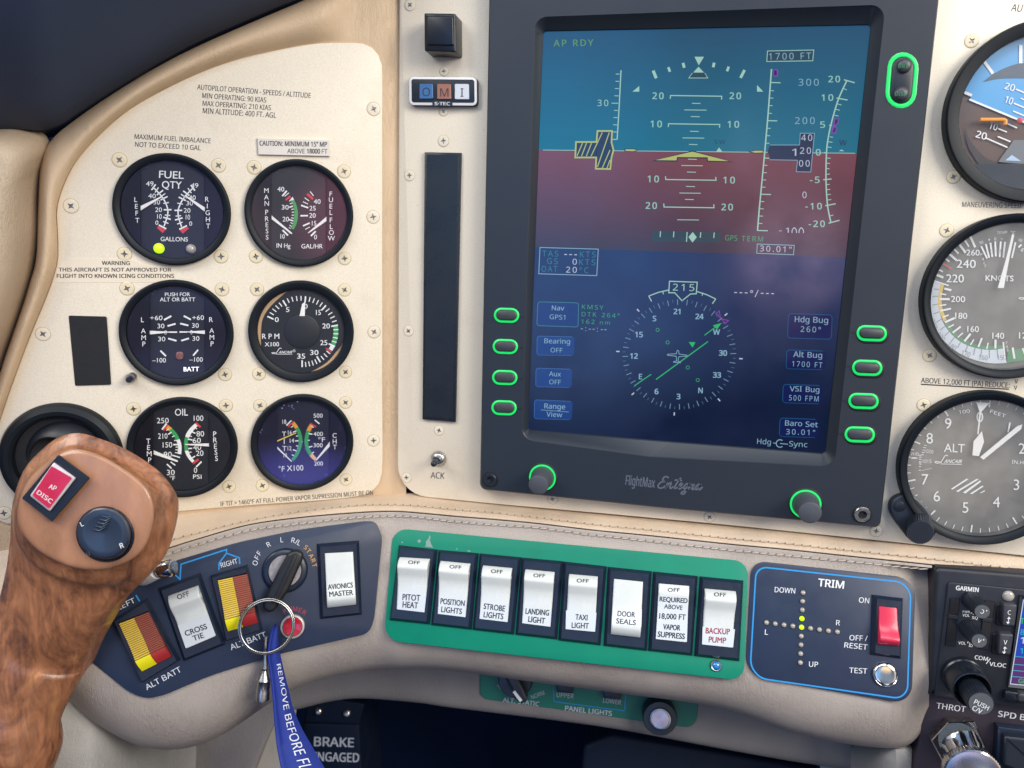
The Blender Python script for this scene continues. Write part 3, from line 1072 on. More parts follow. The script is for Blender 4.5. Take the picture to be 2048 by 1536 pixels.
# ---- tachometer
z = Z(440, 540, 5.333)
root, c = gauge('tachometer', 'round RPM X100 tachometer with a cream crescent round its dial', ((496, 663), (709, 665), (602, 562), (608, 765)), LEFT, LO, GR, 0.0237,
                [(514, 579), (689, 580), (518, 748), (691, 744)], glass='glass', dial='cream_ring')
mb = MB()
prism(mb, LEFT, zz(z, [(885 + (x - 885) * 1.0, 665 + (y - 665) * 1.0) for x, y in catmull([(740, 222), (640, 292), (525, 405), (458, 520), (440, 640), (440, 800), (455, 880), (560, 1010), (700, 1090), (880, 1112), (985, 1078), (1135, 988),
                               (1230, 885), (1302, 792), (1338, 690), (1336, 600), (1300, 450), (1210, 330), (1060, 240), (890, 205)], 4, closed=True)]), LO + 0.00025, LO + 0.0006, 'dial_black')
mb.build('dial_mask', root)
TM = 0.00068
mb = MB(); d = Draw(mb, LEFT, LO + TM, z)
maj = [156, 121.4, 84.4, 48, 10.7, -24, -59, -90]
rad_o = [406, 394, 382, 381, 388, 383, 377, 375]
def ta(v):
    i = min(6, int(v // 5)); t = v / 5 - i
    return maj[i] + (maj[i + 1] - maj[i]) * t, rad_o[i] + (rad_o[i + 1] - rad_o[i]) * t
def tp(v, r):
    a, R0 = ta(v)
    return 876 + (R0 + r) * math.cos(math.radians(a)), 660 - (R0 + r) * math.sin(math.radians(a))
for v in range(19, 28):
    pass
d.band([tp(v, -2) for v in (20, 21, 22, 23, 24, 25)], [tp(v, -50) for v in (20, 21, 22, 23, 24, 25)], 'mark_green')
d.band([tp(v, -2) for v in (25.1, 25.6, 26.2)], [tp(v, -46) for v in (25.1, 25.6, 26.2)], 'mark_pale', n=5)
d2 = Draw(mb, LEFT, LO + TM + 0.00005, z)
for v in range(36):
    if v == 26:
        d2.line([tp(26.5, -74), tp(26.5, 0)], 14, 'mark_red'); continue
    big = v % 5 == 0
    d2.line([tp(v, 0), tp(v, -72 if big else -52)], 15 if big else 10, W_)
for s, x0, y0, x1, cap in (('5', 704, 447, 740, 50), ('10', 873, 412, 934, 50), ('15', 1025, 480, 1075, 54), ('20', 1092, 623, 1172, 52), ('25', 1070, 801, 1145, 52),
                           ('30', 962, 906, 1050, 52), ('35', 823, 946, 908, 54), ('0', 585, 554, 626, 50)):
    d.text(s, x0, y0, x1, y0, cap, W_, 'G', 0.01)
d.text('R P M', 450, 735, 632, 733, 54, W_, 'G', 0.01); d.text('X100', 478, 815, 630, 813, 44, W_, 'G', 0.012)
def script_logo(d, x0, y0, x1, y1, cap, m):
    a, b = V((x0, y0)), V((x1, y1)); u = (b - a).normalized(); w = V((u.y, -u.x)); L = (b - a).length
    P_ = lambda s, t: tuple(a + u * (s * L) + w * (t * cap))
    d.text('ANCAIR', *P_(0.32, 0.06), *P_(0.95, 0.06), cap * 0.62, m, 'G', 0.02, 0.45)
    d.line(catmull([P_(0.46, 1.28), P_(0.40, 1.42), P_(0.34, 1.2), P_(0.27, 0.6), P_(0.19, 0.12), P_(0.08, -0.02), P_(0.0, 0.12), P_(0.04, 0.28), P_(0.14, 0.22), P_(0.24, 0.04)], 4), cap * 0.13, m)
    d.line([P_(0.2, -0.14), P_(0.97, -0.14)], cap * 0.10, m)
script_logo(d, 552, 892, 778, 892, 42, W_)
d.circle(790, 862, 11, 4, W_)
mb.build('dial_marking', root, smooth=0)
needle(root, LEFT, LO + 0.0014, z, [(902, 342), (908, 352), (905, 490), (848, 490), (876, 362), (896, 348)])
mb = MB(); lathe(mb, LEFT.at(*z(876, 655), LO + 0.0006), LEFT.n, [(0.0098, 0), (0.0096, 0.0004), (0.009, 0.0006), (0.0006, 0.00065)], 'dial_black', seg=48)
mb.build('pointer_hub', root, smooth=30)

# ---- oil
z = Z(0, 780, 4)
root, c = gauge('oil_gauge', 'round OIL temperature and pressure gauge, half hidden behind the wooden grip', ((252, 890), (475, 895), (363, 799), (375, 999)), LEFT, LO, GR, INR,
                [(267, 818), (452, 811), (458, 973)], glass='glass')
mb = MB(); d = Draw(mb, LEFT, LO + DM, z)
d.text('OIL', 1400, 205, 1503, 204, 54, W_, 'G', 0.005); d.text('PSI', 1545, 710, 1612, 710, 33, W_); d.text('\u00b0F', 1358, 722, 1400, 722, 34, W_)
for s, x0, y0, x1 in (('250', 1255, 266, 1350), ('210', 1265, 390, 1340), ('150', 1302, 460, 1378), ('90', 1310, 537, 1375), ('30', 1335, 681, 1398), ('100', 1550, 247, 1627),
                      ('80', 1572, 372, 1633), ('60', 1542, 425, 1607), ('40', 1545, 480, 1610), ('20', 1568, 527, 1628), ('0', 1552, 663, 1578)):
    d.text(s, x0, y0, x1, y0 - 1, 42, W_)
O_ = [(1330, 270), (1375, 305), (1415, 350), (1440, 400), (1453, 450), (1450, 515)]; I_ = [(1308, 296), (1350, 326), (1388, 366), (1411, 407), (1424, 452), (1420, 510)]
d.band(O_, I_, 'mark_orange', 0.0, 0.2, 5); d.band(O_, I_, 'mark_green', 0.2, 0.57, 8); d.band(O_, I_, W_, 0.57, 1.0, 8)
d3 = Draw(mb, LEFT, LO + DM + 0.00004, z)
d3.seg(1296, 316, 1332, 268, 12, W_); d3.seg(1308, 325, 1342, 276, 12, 'mark_red')
for x0, y0, x1, y1, w in ((1330, 325, 1352, 310, 7), (1345, 355, 1372, 338, 10), (1376, 375, 1396, 366, 7), (1393, 404, 1415, 402, 7), (1386, 437, 1428, 436, 12), (1405, 456, 1425, 456, 7),
                          (1403, 478, 1425, 480, 7), (1400, 500, 1425, 505, 7), (1378, 522, 1440, 540, 10), (1365, 575, 1402, 602, 10), (1335, 592, 1372, 628, 11)):
    d3.seg(x0, y0, x1, y1, w, W_)
O_ = [(1572, 258), (1525, 300), (1490, 350), (1475, 400), (1472, 440), (1480, 495), (1505, 545), (1545, 590)]; I_ = [(1590, 280), (1548, 322), (1520, 366), (1506, 402), (1502, 440), (1508, 488), (1530, 536), (1565, 575)]
d.band(O_, I_, W_, 0, 0.38, 6); d.band(O_, I_, 'mark_green', 0.38, 0.68, 6); d.band(O_, I_, W_, 0.68, 1.0, 6)
d3.seg(1566, 262, 1604, 298, 16, 'mark_red'); d3.seg(1542, 588, 1588, 554, 18, 'mark_red'); d3.seg(1570, 615, 1612, 573, 12, W_)
for x0, y0, x1, y1, w in ((1556, 300, 1575, 312, 7), (1532, 333, 1563, 347, 10), (1515, 366, 1535, 373, 7), (1503, 393, 1540, 400, 10), (1500, 435, 1525, 435, 7), (1505, 468, 1537, 467, 10),
                          (1512, 500, 1532, 496, 7), (1535, 545, 1562, 528, 10)):
    d3.seg(x0, y0, x1, y1, w, W_)
mb.build('dial_marking', root, smooth=0)
covers(root, LEFT, c, INR, 1228, 1672, z, CV)
mb = MB(); d = Draw(mb, LEFT, LO + CV + 0.0001, z)
vtext(d, 'TEMP', [(1187, 410), (1189, 460), (1194, 510), (1198, 560)], 40); vtext(d, 'PRESS', [(1718, 352), (1721, 400), (1724, 450), (1728, 498), (1732, 547)], 40)
mb.build('cover_lettering', root, smooth=0)
needle(root, LEFT, LO + ND, z, [(1222, 480), (1226, 513), (1420, 577), (1425, 566)]); needle(root, LEFT, LO + ND, z, [(1688, 427), (1688, 453), (1480, 439), (1480, 433)])

# ---- turbine inlet / cylinder head temperature
z = Z(440, 760, 5.333)
root, c = gauge('temperature_gauge', 'round TIT and CHT gauge with blue reflections on dusty glass, bottom right of the six', ((503, 888), (709, 882), (605, 791), (606, 983)), LEFT, LO, GR, INR,
                [(520, 811), (691, 805), (525, 971), (692, 959)], glass='glass_violet')
mb = MB(); d = Draw(mb, LEFT, LO + DM, z)
for s, x0, y0, x1 in (('18', 667, 468, 707), ('16', 725, 583, 768), ('14', 745, 668, 790), ('12', 722, 751, 762), ('10', 678, 826, 715), ('500', 998, 402, 1095), ('400', 997, 597, 1097),
                      ('300', 997, 718, 1095), ('200', 1005, 913, 1098)):
    d.text(s, x0, y0, x1, y0 - 1, 43, W_, 'G', 0.005)
d.text('\u00b0F', 1048, 662, 1122, 660, 48, W_); d.text('\u00b0F', 625, 976, 690, 975, 55, W_); d.text('X100', 715, 971, 890, 965, 58, W_)
d.ctext('T', 684, 577, 52, W_); d.ctext('I', 685, 650, 64, W_); d.ctext('T', 687, 730, 52, W_)
O_ = [(790, 440), (828, 490), (860, 550), (878, 620), (876, 690), (850, 770), (815, 830), (782, 865)]; I_ = [(762, 465), (795, 512), (824, 562), (838, 622), (836, 688), (816, 752), (788, 806), (758, 846)]
d.band(O_, I_, 'mark_orange', 0, 0.16, 4); d.band(O_, I_, 'mark_green', 0.16, 1, 16)
d3 = Draw(mb, LEFT, LO + DM + 0.00004, z)
d3.seg(708, 485, 762, 432, 14, W_); d3.seg(726, 499, 786, 442, 16, 'mark_red')
for x0, y0, x1, y1, w in ((758, 506, 780, 490, 9), (778, 558, 815, 543, 12), (810, 599, 834, 596, 9), (800, 650, 838, 648, 12), (812, 701, 834, 705, 9), (778, 744, 816, 757, 12), (766, 796, 788, 809, 9)):
    d3.seg(x0, y0, x1, y1, w, W_)
O_ = [(965, 460), (930, 520), (908, 590), (900, 650), (905, 700), (930, 770), (970, 826), (1012, 862)]; I_ = [(1000, 482), (968, 540), (948, 600), (941, 650), (945, 698), (965, 750), (1000, 800), (1030, 832)]
d.band(O_, I_, 'mark_orange', 0, 0.19, 4); d.band(O_, I_, 'mark_green', 0.19, 0.83, 14); d.band(O_, I_, 'mark_peach', 0.83, 1, 4)
d3.seg(962, 462, 1026, 500, 14, 'mark_red'); d3.seg(1010, 425, 1060, 467, 14, W_)
for x0, y0, x1, y1, w in ((975, 492, 1000, 508, 9), (945, 570, 985, 580, 12), (936, 643, 960, 643, 9), (947, 717, 985, 706, 12), (978, 782, 1003, 768, 9)):
    d3.seg(x0, y0, x1, y1, w, W_)
mb.build('dial_marking', root, smooth=0)
covers(root, LEFT, c, INR, 610, 1172, z, CV)
mb = MB(); d = Draw(mb, LEFT, LO + CV + 0.0001, z)
vtext(d, 'CHT', [(1222, 592), (1223, 655), (1225, 716)], 48)
mb.build('cover_lettering', root, smooth=0)
needle(root, LEFT, LO + ND, z, [(600, 648), (604, 662), (816, 568), (812, 560)], 'mark_yellow'); needle(root, LEFT, LO + ND, z, [(600, 700), (612, 735), (762, 874), (769, 868)])
needle(root, LEFT, LO + ND, z, [(1184, 640), (1188, 690), (1026, 862), (1018, 856)])

# ---------------------------------------------------------------- left panel fittings
mb = MB(); q = rquad(zz(Z(0, 540, 4), [(548, 365), (852, 373), (888, 918), (600, 927)]), 3)
prism(mb, LEFT, q, LO - 0.0002, LO + 0.0006, 'matt_black', bev=0.0002, bseg=1)
tag(mb.build('blanking_plate', at=LEFT.at(180, 700, LO), smooth=30), 'matt black rectangular blanking plate left of the ammeter', 'blanking plate')

root = thing('push_button', 'tiny chrome push button beside the lower left of the ammeter', 'push button', LEFT.at(264, 754, LO))
c = LEFT.at(264, 754, LO)
mb = MB(); lathe(mb, c, LEFT.n, [(0.0028, 0), (0.0028, 0.003), (0.0024, 0.0036), (0.0018, 0.0036)], 'bright_steel', seg=28); mb.build('collar', root)
mb = MB(); lathe(mb, c, LEFT.n, [(0.0016, 0.003), (0.0016, 0.0085), (0.0013, 0.009)], 'black_plastic', seg=24); mb.build('plunger', root)

# eyeball air vent
mat('vent_black', (0.008, 0.010, 0.015), 0.42)
root = thing('air_vent', 'black eyeball air vent behind the wooden grip at lower left', 'air vent', LEFT.at(124, 920, LO))
c = LEFT.at(122, 918, LO + 0.004); c = c - LEFT.n * 0.004
mb = MB(); lathe(mb, c, LEFT.n, [(0.0298, 0), (0.0298, 0.002), (0.0288, 0.0045), (0.0262, 0.0062), (0.0242, 0.0060), (0.0228, 0.0046), (0.0222, 0.001)], 'gauge_bezel', seg=80, cap1=False)
mb.build('flange', root)
ax = (LEFT.n + LEFT.u * -0.30 + LEFT.v * -0.16).normalized()
ce = c - LEFT.n * 0.004
mb = MB(); rr = 0.0218
prof = [(rr * math.sin(math.radians(a)), rr * math.cos(math.radians(a)) - 0.006) for a in range(95, 42, -6)]
r1 = prof[-1][0]; z1 = prof[-1][1]
prof += [(r1 - 0.0012, z1 + 0.0008), (r1 - 0.0022, z1 + 0.0002), (r1 - 0.0028, z1 - 0.006), (r1 - 0.0050, z1 - 0.0066), (r1 - 0.0056, z1 - 0.0105), (0.001, z1 - 0.0105)]
lathe(mb, ce, ax, prof, 'vent_black', seg=72); mb.build('eyeball', root, smooth=30)
mb = MB(); lathe(mb, c, LEFT.n, [(0.0222, 0.0012), (0.001, -0.0002)], 'matt_black', seg=48); mb.build('socket', root)

# ================================================================ centre column fittings
CZ = PZ + CO                                            # (height of the main plate face above z = 0)
zB1 = Z(780, 0, 3)
mat('lamp_blue', (0.035, 0.13, 0.33), 0.35, coat=0.3); mat('lamp_amber', (0.34, 0.13, 0.07), 0.35, coat=0.3); mat('lamp_white', (0.62, 0.64, 0.68), 0.3, coat=0.3)
mat('ink_grey', (0.03, 0.035, 0.05), 0.6); mat('label_white', (0.78, 0.78, 0.78), 0.5)

root = thing('square_button', 'black square push button at the top of the narrow column beside the display', 'button', PLATE.at(885, 65, CO))
mb = MB(); prism(mb, PLATE, rquad(zz(zB1, [(204, 77), (392, 80), (394, 312), (206, 306)]), 3), CO, CO + 0.013, 'black_gloss', bev=0.0008)
mb.build('button_housing', root)
mb = MB(); prism(mb, PLATE, rquad(zz(zB1, [(217, 92), (378, 95), (382, 274), (217, 270)]), 4), CO + 0.0125, CO + 0.0138, 'cover_black', bev=0.0007)
mb.build('button_cap', root)

root = thing('marker_beacon', 'small marker beacon light unit with blue, amber and white letters O M I', 'marker light', PLATE.at(887, 183, CO))
q = rquad(zz(zB1, [(112, 457), (522, 461), (524, 635), (114, 632)]), 9)
mb = MB(); prism(mb, PLATE, q, CO, CO + 0.0035, 'black_plastic', bev=0.0003); mb.build('lamp_housing', root)
q2 = rquad(zz(zB1, [(128, 474), (506, 478), (508, 618), (130, 615)]), 5)
mb = MB(); loftpx(mb, PLATE, [(rquad(zz(zB1, [(114, 459), (520, 463), (522, 633), (116, 630)]), 9), CO + 0.0035), (q2, CO + 0.0038), (q2, CO + 0.0034)], 'label_white')
mb.build('white_border', root)
for nm, q, m_, ch in (('blue', [(176, 502), (256, 503), (257, 592), (176, 592)], 'lamp_blue', ('O', 217, 551)), ('amber', [(282, 503), (364, 504), (366, 595), (282, 594)], 'lamp_amber', ('M', 326, 555)),
                      ('white', [(388, 503), (472, 504), (474, 596), (388, 595)], 'lamp_white', ('I', 432, 555))):
    mb = MB(); prism(mb, PLATE, rquad(zz(zB1, q), 2), CO + 0.0034, CO + 0.0042, m_, bev=0.0002, bseg=1)
    d = Draw(mb, PLATE, CO + 0.0043, zB1); d.ctext(ch[0], ch[1], ch[2], 50, 'ink_grey', font='S')
    tag(mb.build('marker_lamp', root, smooth=0), nm + ' lamp with the letter ' + ch[0], None)
mb = MB(); d = Draw(mb, PLATE, CO + 0.00388, zB1)
d.poly([(254, 606), (375, 608), (375, 637), (254, 635)], 'black_plastic')
d.off += 0.0001; d.text('S\u00b7TEC', 268, 631, 359, 632, 19, 'label_white', 'S', 0.03)
mb.build('name_label', root, smooth=0)

root = thing('annunciator_strip', 'tall narrow black annunciator strip, unlit, left of the display', 'annunciator', PLATE.at(883, 575, CO))
q = [(849, 304), (922, 305.5), (910.5, 844.5), (844.5, 839)]
mb = MB(); prism(mb, PLATE, q, CO, CO + 0.002, 'black_plastic', bev=0.0004, bseg=2); mb.build('strip_frame', root)
mb = MB(); prism(mb, PLATE, [(853, 309), (917, 310), (906, 838.5), (848.5, 834)], CO + 0.0019, CO + 0.0023, 'strip_black', bev=0.0002, bseg=1); mb.build('lens', root)

root = thing('toggle_switch', 'small chrome toggle switch above the word ACK', 'toggle switch', PLATE.at(877, 918, CO))
c = PLATE.at(877.5, 917, CO)
mb = MB(); lathe(mb, c, PLATE.n, [(0.0047, 0), (0.0046, 0.0006), (0.0038, 0.0022), (0.0026, 0.003), (0.0024, 0.003), (0.0023, 0.0048), (0.0018, 0.0048), (0.0016, 0.003)], 'steel', seg=36); mb.build('collar', root)
tip = PLATE.at(867, 928, CO + 0.014)
mb = MB(); tube(mb, [c, c.lerp(tip, 0.5), c.lerp(tip, 0.85), tip, tip + (tip - c).normalized() * 0.0007], [0.0009, 0.0013, 0.0018, 0.0017, 0.0009], 'black_plastic', seg=16); mb.build('lever', root, smooth=60)
inked(panel_main, PLATE, CO + 0.0001, Z(780, 580, 3), [('ACK', 243, 1129, 326, 1133, 37, 'S', 0.004)])

# ================================================================ the large flight display
def screen_mat(name, col, col2=None, z0=0, z1=1, rough=0.12):
    m = mat(name, (0.004, 0.005, 0.007), rough, spec=0.62)
    n, l = m.node_tree.nodes, m.node_tree.links
    p = n['Principled BSDF']; p.inputs['Emission Strength'].default_value = 1.0
    tw = n.new('ShaderNodeTexCoord'); sm_ = n.new('ShaderNodeTexNoise'); sm_.inputs['Scale'].default_value = 28; sm_.inputs['Detail'].default_value = 6
    l.new(tw.outputs['Object'], sm_.inputs['Vector'])
    rr_ = n.new('ShaderNodeMapRange'); rr_.inputs['From Min'].default_value, rr_.inputs['From Max'].default_value = 0.35, 0.68
    rr_.inputs['To Min'].default_value, rr_.inputs['To Max'].default_value = rough * 0.6, rough * 1.9      # finger smears on the glass
    l.new(sm_.outputs['Fac'], rr_.inputs['Value']); l.new(rr_.outputs[0], p.inputs['Roughness'])
    if col2:
        t = n.new('ShaderNodeTexCoord'); s = n.new('ShaderNodeSeparateXYZ'); l.new(t.outputs['Object'], s.inputs[0])
        r = n.new('ShaderNodeMapRange'); r.inputs['From Min'].default_value, r.inputs['From Max'].default_value = z0, z1
        l.new(s.outputs['Z'], r.inputs['Value'])
        l.new(mixcol(n, l, r.outputs[0], col, col2), p.inputs['Emission Color'])
    else:
        p.inputs['Emission Color'].default_value = (*col, 1)
    return m


HF = 0.006
pfd = thing('flight_display', 'large portrait flight display with a dark housing and green lit buttons', 'flight display', MAIN.at(1360, 1010, PZ))
oz = ORG[pfd.name].z
yz = lambda px, py: MAIN.at(px, py).y - oz
screen_mat('screen_sky', lin(0, 100, 124), lin(24, 70, 100), yz(1400, 303), yz(1400, 60))
screen_mat('screen_ground', lin(52, 42, 54), lin(114, 56, 60), yz(1400, 505), yz(1400, 306))
screen_mat('screen_navy', lin(0, 14, 48), lin(14, 40, 84), yz(1400, 800), yz(1400, 520))
mb = MB()
A, B, C_, D_ = (1086, 63), (1742, 50), (1650, 907), (1056, 860)
lx = lambda y: A[0] + (D_[0] - A[0]) * (y - A[1]) / (D_[1] - A[1])
rx = lambda y: B[0] + (C_[0] - B[0]) * (y - B[1]) / (C_[1] - B[1])
hl, hr, nl, nr_ = (lx(299.5), 299.5), (rx(307.5), 307.5), (lx(494.5), 494.5), (rx(515), 515)
for q, m_ in (([A, B, hr, hl], 'screen_sky'), ([hl, hr, nr_, nl], 'screen_ground'), ([nl, nr_, C_, D_], 'screen_navy')):
    mb.face([MAIN.at(*p) for p in q], m_)
mb.build('screen', pfd, smooth=0)

housing = [(980, -60), (1884, -60), (1760, 1055), (1330, 1016), (960, 978)]
champ = [(1069, 34), (1771, 9), (1669, 934), (1300, 914), (1043, 879)]
inn = [(1087, 64), (1741, 51), (1649, 906), (1340, 882), (1057, 859)]
mb = MB()
r_ = 6
rows = [(rquad(housing, [6, 6, 12, 1, 12], r_), PZ), (rquad(housing, [6, 6, 12, 1, 12], r_), HF - 0.0008)]
hin = [(982, -58), (1882, -58), (1758.5, 1053), (1330, 1014), (962, 976.5)]
rows += [(rquad(hin, [6, 6, 11, 1, 11], r_), HF)]
rows += [(rquad(champ, [26, 30, 28, 1, 24], r_), HF), (rquad([(1071, 36), (1769, 11), (1667.5, 932), (1300, 912), (1045, 877)], [25, 29, 27, 1, 23], r_), HF - 0.0005)]
rows += [(rquad([(1085.5, 61), (1743, 48.5), (1651, 909), (1340, 885), (1055, 862)], [8, 8, 10, 1, 6], r_), 0.0012), (rquad(inn, [5, 5, 8, 1, 4], r_), -0.0003)]
loftpx(mb, MAIN, rows, 'bezel_black')
mb.build('housing', pfd, smooth=25)

# buttons with a glowing green surround
mat('green_glow', (0.02, 0.25, 0.07), 0.3, emit=(0.006, 0.86, 0.16), es=0.80)
mat('green_dim', (0.02, 0.10, 0.05), 0.4, emit=(0.02, 0.20, 0.10), es=0.5)
mat('key_rubber', (0.045, 0.047, 0.055), 0.42, var=0.06, vs=400)
mat('recess_black', (0.006, 0.007, 0.009), 0.6)


def pill(cx, cy, w, h, rot, seg=9):
    c, s = math.cos(rot), math.sin(rot); out = []
    if w >= h:
        a, r = (w - h) / 2, h / 2; ends = [((a, 0), -90), ((-a, 0), 90)]
    else:
        a, r = (h - w) / 2, w / 2; ends = [((0, a), 0), ((0, -a), 180)]
    for (ex, ey), a0 in ends:
        for k in range(seg + 1):
            t = math.radians(a0 + 180 * k / seg)
            x, y = ex + r * math.cos(t), ey + r * math.sin(t)
            out.append((cx + x * c - y * s, cy + x * s + y * c))
    return out


def soft_key(cx, cy, w, h, rot, ring, rim):
    mb = MB()
    P_ = lambda dw, o: ([(x, y) for x, y in pill(cx, cy, w + dw, h + dw, rot)], o)
    loftpx(mb, MAIN, [(pill(cx + rim * 0.4, cy + rim * 0.5, w + 2 * rim, h + 2 * rim, rot), HF + 0.00005), (pill(cx + rim * 0.4, cy + rim * 0.5, w + 2 * rim - 2, h + 2 * rim - 2, rot), HF + 0.00025),
                      P_(3, HF + 0.00025)], 'recess_black')
    kb = MB()
    loftpx(kb, MAIN, [P_(3, HF + 0.0002), P_(0, HF + 0.0006), P_(-ring * 1.2, HF + 0.0007), P_(-2 * ring, HF + 0.0003)], 'green_glow')
    loftpx(mb, MAIN, [P_(-2 * ring, HF + 0.00025), P_(-2 * ring - 1, HF + 0.0012), P_(-2 * ring - 3, HF + 0.0017), P_(-2 * ring - 7, HF + 0.0020)], 'key_rubber', cap1=True)
    o = mb.build('soft_key', pfd, smooth=50)
    kb.build('light_ring', o, smooth=50)
    return o


for cx, cy in ((1013, 630.5), (1010.5, 693), (1009.5, 755), (1008, 815.5)):
    soft_key(cx, cy, 48, 27, 0.035, 2.9, 2)
for cx, cy in ((1743.5, 666.5), (1734.5, 735.5), (1727, 802), (1719.5, 869)):
    soft_key(cx, cy, 58, 29, 0.035, 3.6, 4.5)
mb = MB()
cx, cy, w, h, rot = 1804, 160.5, 56, 106, 0.085
P_ = lambda dw, o: (pill(cx, cy, w + dw, h + dw, rot), o)
loftpx(mb, MAIN, [P_(6, HF + 0.00005), P_(1, HF + 0.0002), P_(0, HF + 0.0006), P_(-6, HF + 0.0007), P_(-11, HF + 0.0003)], 'green_glow')
loftpx(mb, MAIN, [P_(-11, HF + 0.0003), P_(-13, HF + 0.0009), P_(-17, HF + 0.0012)], 'bezel_black', cap1=True)
for bx, by in ((1808, 132), (1802, 188)):
    lathe(mb, MAIN.at(bx, by, HF + 0.0012), MAIN.n, [(0.0034, -0.0002), (0.0032, 0.0009), (0.0022, 0.0017), (0.0008, 0.002)], 'key_rubber', seg=28)
d = Draw(mb, MAIN, HF + 0.0034); d.ctext('BRT', 1806.5, 132, 8, 'green_dim', -4, 'S', 0.02); d.ctext('DIM', 1800, 188, 8, 'green_dim', -4, 'S', 0.02)
mb.build('brightness_key', pfd, smooth=50)
mb = MB(); d = Draw(mb, MAIN, HF + 0.00006)
for x, y in ((1041, 634), (1039, 696), (1038, 758), (1037, 818)):
    d.seg(x, y, x + 7, y + 0.3, 3, 'recess_black')
for x, y in ((1701, 665), (1692, 733), (1684, 802), (1677, 868)):
    d.seg(x, y, x + 8, y + 0.3, 3.5, 'recess_black')
d.off = HF + 0.00008
mat('logo_grey', (0.10, 0.115, 0.15), 0.5)
zb = Z(940, 760, 4)
d.z = zb
d.text('FlightMax', 1243, 838, 1476, 862, 76, 'logo_grey', 'S', 0.02)
# the model name is brush-script lettering
def script(d, x, y, ux, uy, s, strokes, w, m):
    for st in strokes:
        d.line(catmull([(x + ux[0] * a * s + uy[0] * b * s, y + ux[1] * a * s + uy[1] * b * s) for a, b in st], 5), w, m)
ENT = [[(0.75, 0.88), (0.55, 1.0), (0.32, 0.92), (0.28, 0.68), (0.48, 0.56), (0.2, 0.5), (0.02, 0.22), (0.12, 0.02), (0.4, 0.0), (0.66, 0.2)],
       [(0.78, 0.5), (0.72, 0.02), (0.9, 0.4), (1.08, 0.5), (1.06, 0.1), (1.2, 0.02), (1.34, 0.2)],
       [(1.78, 0.98), (1.5, 0.3), (1.5, 0.03), (1.68, 0.1)], [(1.3, 0.72), (1.62, 0.76), (1.96, 0.72)],
       [(1.68, 0.1), (1.98, 0.3), (2.06, 0.46), (1.9, 0.48), (1.8, 0.2), (1.92, 0.0), (2.2, 0.18)],
       [(2.62, 0.42), (2.42, 0.48), (2.26, 0.2), (2.38, 0.02), (2.58, 0.3), (2.66, 0.48), (2.5, -0.3), (2.26, -0.42), (2.2, -0.28), (2.6, -0.02), (2.82, 0.22)],
       [(2.86, 0.5), (2.92, 0.4), (3.1, 0.44), (2.98, 0.1), (3.12, 0.02), (3.24, 0.2)],
       [(3.62, 0.42), (3.44, 0.48), (3.28, 0.2), (3.4, 0.02), (3.58, 0.3), (3.66, 0.46), (3.58, 0.08), (3.72, 0.06), (3.86, 0.3)]]
script(d, 1498, 862, (1, 0.055), (0.28, -1.0), 92, ENT, 12, 'logo_grey')
mb.build('logo_lettering', pfd, smooth=0)

mat('knob_grey', (0.060, 0.066, 0.082), 0.5, var=0.04, vs=300)
for cx, cy, R in ((1085, 955, 0.0076), (1611, 1008, 0.0079)):
    c = MAIN.at(cx, cy, HF)
    mb = MB(); lathe(mb, c, MAIN.n, [(R + 0.0008, 0), (R + 0.0004, 0.0003), (R, 0.0002), (R, 0.0004), (R - 0.0010, 0.0005), (R - 0.0012, 0.0001)], None, seg=64, cap1=False,
                     ms=['recess_black', 'recess_black', 'green_glow', 'green_glow', 'recess_black'])
    rb = mb
    mb = MB(); lathe(mb, c, MAIN.n, [(R - 0.0011, 0), (R - 0.0016, 0.004), (R - 0.0021, 0.0135), (R - 0.0024, 0.0142), (R - 0.003, 0.0145)], 'knob_grey', seg=64)
    rb.build('light_ring', mb.build('knob', pfd, smooth=40))
# corner bolts
for cx, cy, m_, R in ((981, 958.5, 'black_plastic', 0.0046), (1724, 1028, 'steel', 0.0050)):
    c = MAIN.at(cx, cy, HF)
    mb = MB(); lathe(mb, c, MAIN.n, [(R, 0.0), (R, 0.0002), (R - 0.0009, 0.0003), (R - 0.0010, 0.0001)], 'recess_black', seg=40, cap1=False)
    lathe(mb, c, MAIN.n, [(R - 0.0009, 0.0001), (R - 0.0010, 0.0010), (R - 0.0013, 0.0013), (R * 0.42, 0.0013)], m_, seg=42, cap1=False)
    hexl = lambda s, z_: [c + MAIN.n * z_ + (MAIN.u * math.cos(2 * math.pi * k / 6) + MAIN.v * math.sin(2 * math.pi * k / 6)) * s for k in range(6)]
    lathe(mb, c, MAIN.n, [(R * 0.42, 0.0013), (R * 0.36, 0.0009), (R * 0.28, 0.0003)], 'recess_black', seg=6)
    mb.build('bolt', pfd, smooth=30)

# ---- what the display shows
SC = {'pale': (166, 208, 192), 'pbold': (150, 200, 185), 'green': (62, 160, 112), 'gbright': (50, 190, 105), 'teal': (52, 128, 148), 'white': (196, 202, 222), 'soft': (140, 178, 200),
      'yellow': (186, 192, 104), 'purple': (132, 70, 176), 'dark': (42, 48, 72), 'olive': (104, 150, 78), 'key': (28, 54, 112), 'keyedge': (66, 106, 162), 'keyin': (30, 62, 126),
      'keyR': (8, 34, 84), 'keyRedge': (36, 82, 128), 'box': (46, 70, 82), 'band': (56, 72, 78), 'line': (120, 150, 172), 'dimline': (70, 100, 128), 'text_dark': (40, 60, 90), 'grn2': (70, 130, 140)}
for k_, v_ in SC.items():
    screen_mat('lcd_' + k_, tuple(max(0, c * 0.86 - 0.010) for c in lin(*v_)))
L1, L2, L3 = 0.00012, 0.0002, 0.00028
g0, g1, g2 = MB(), MB(), MB()
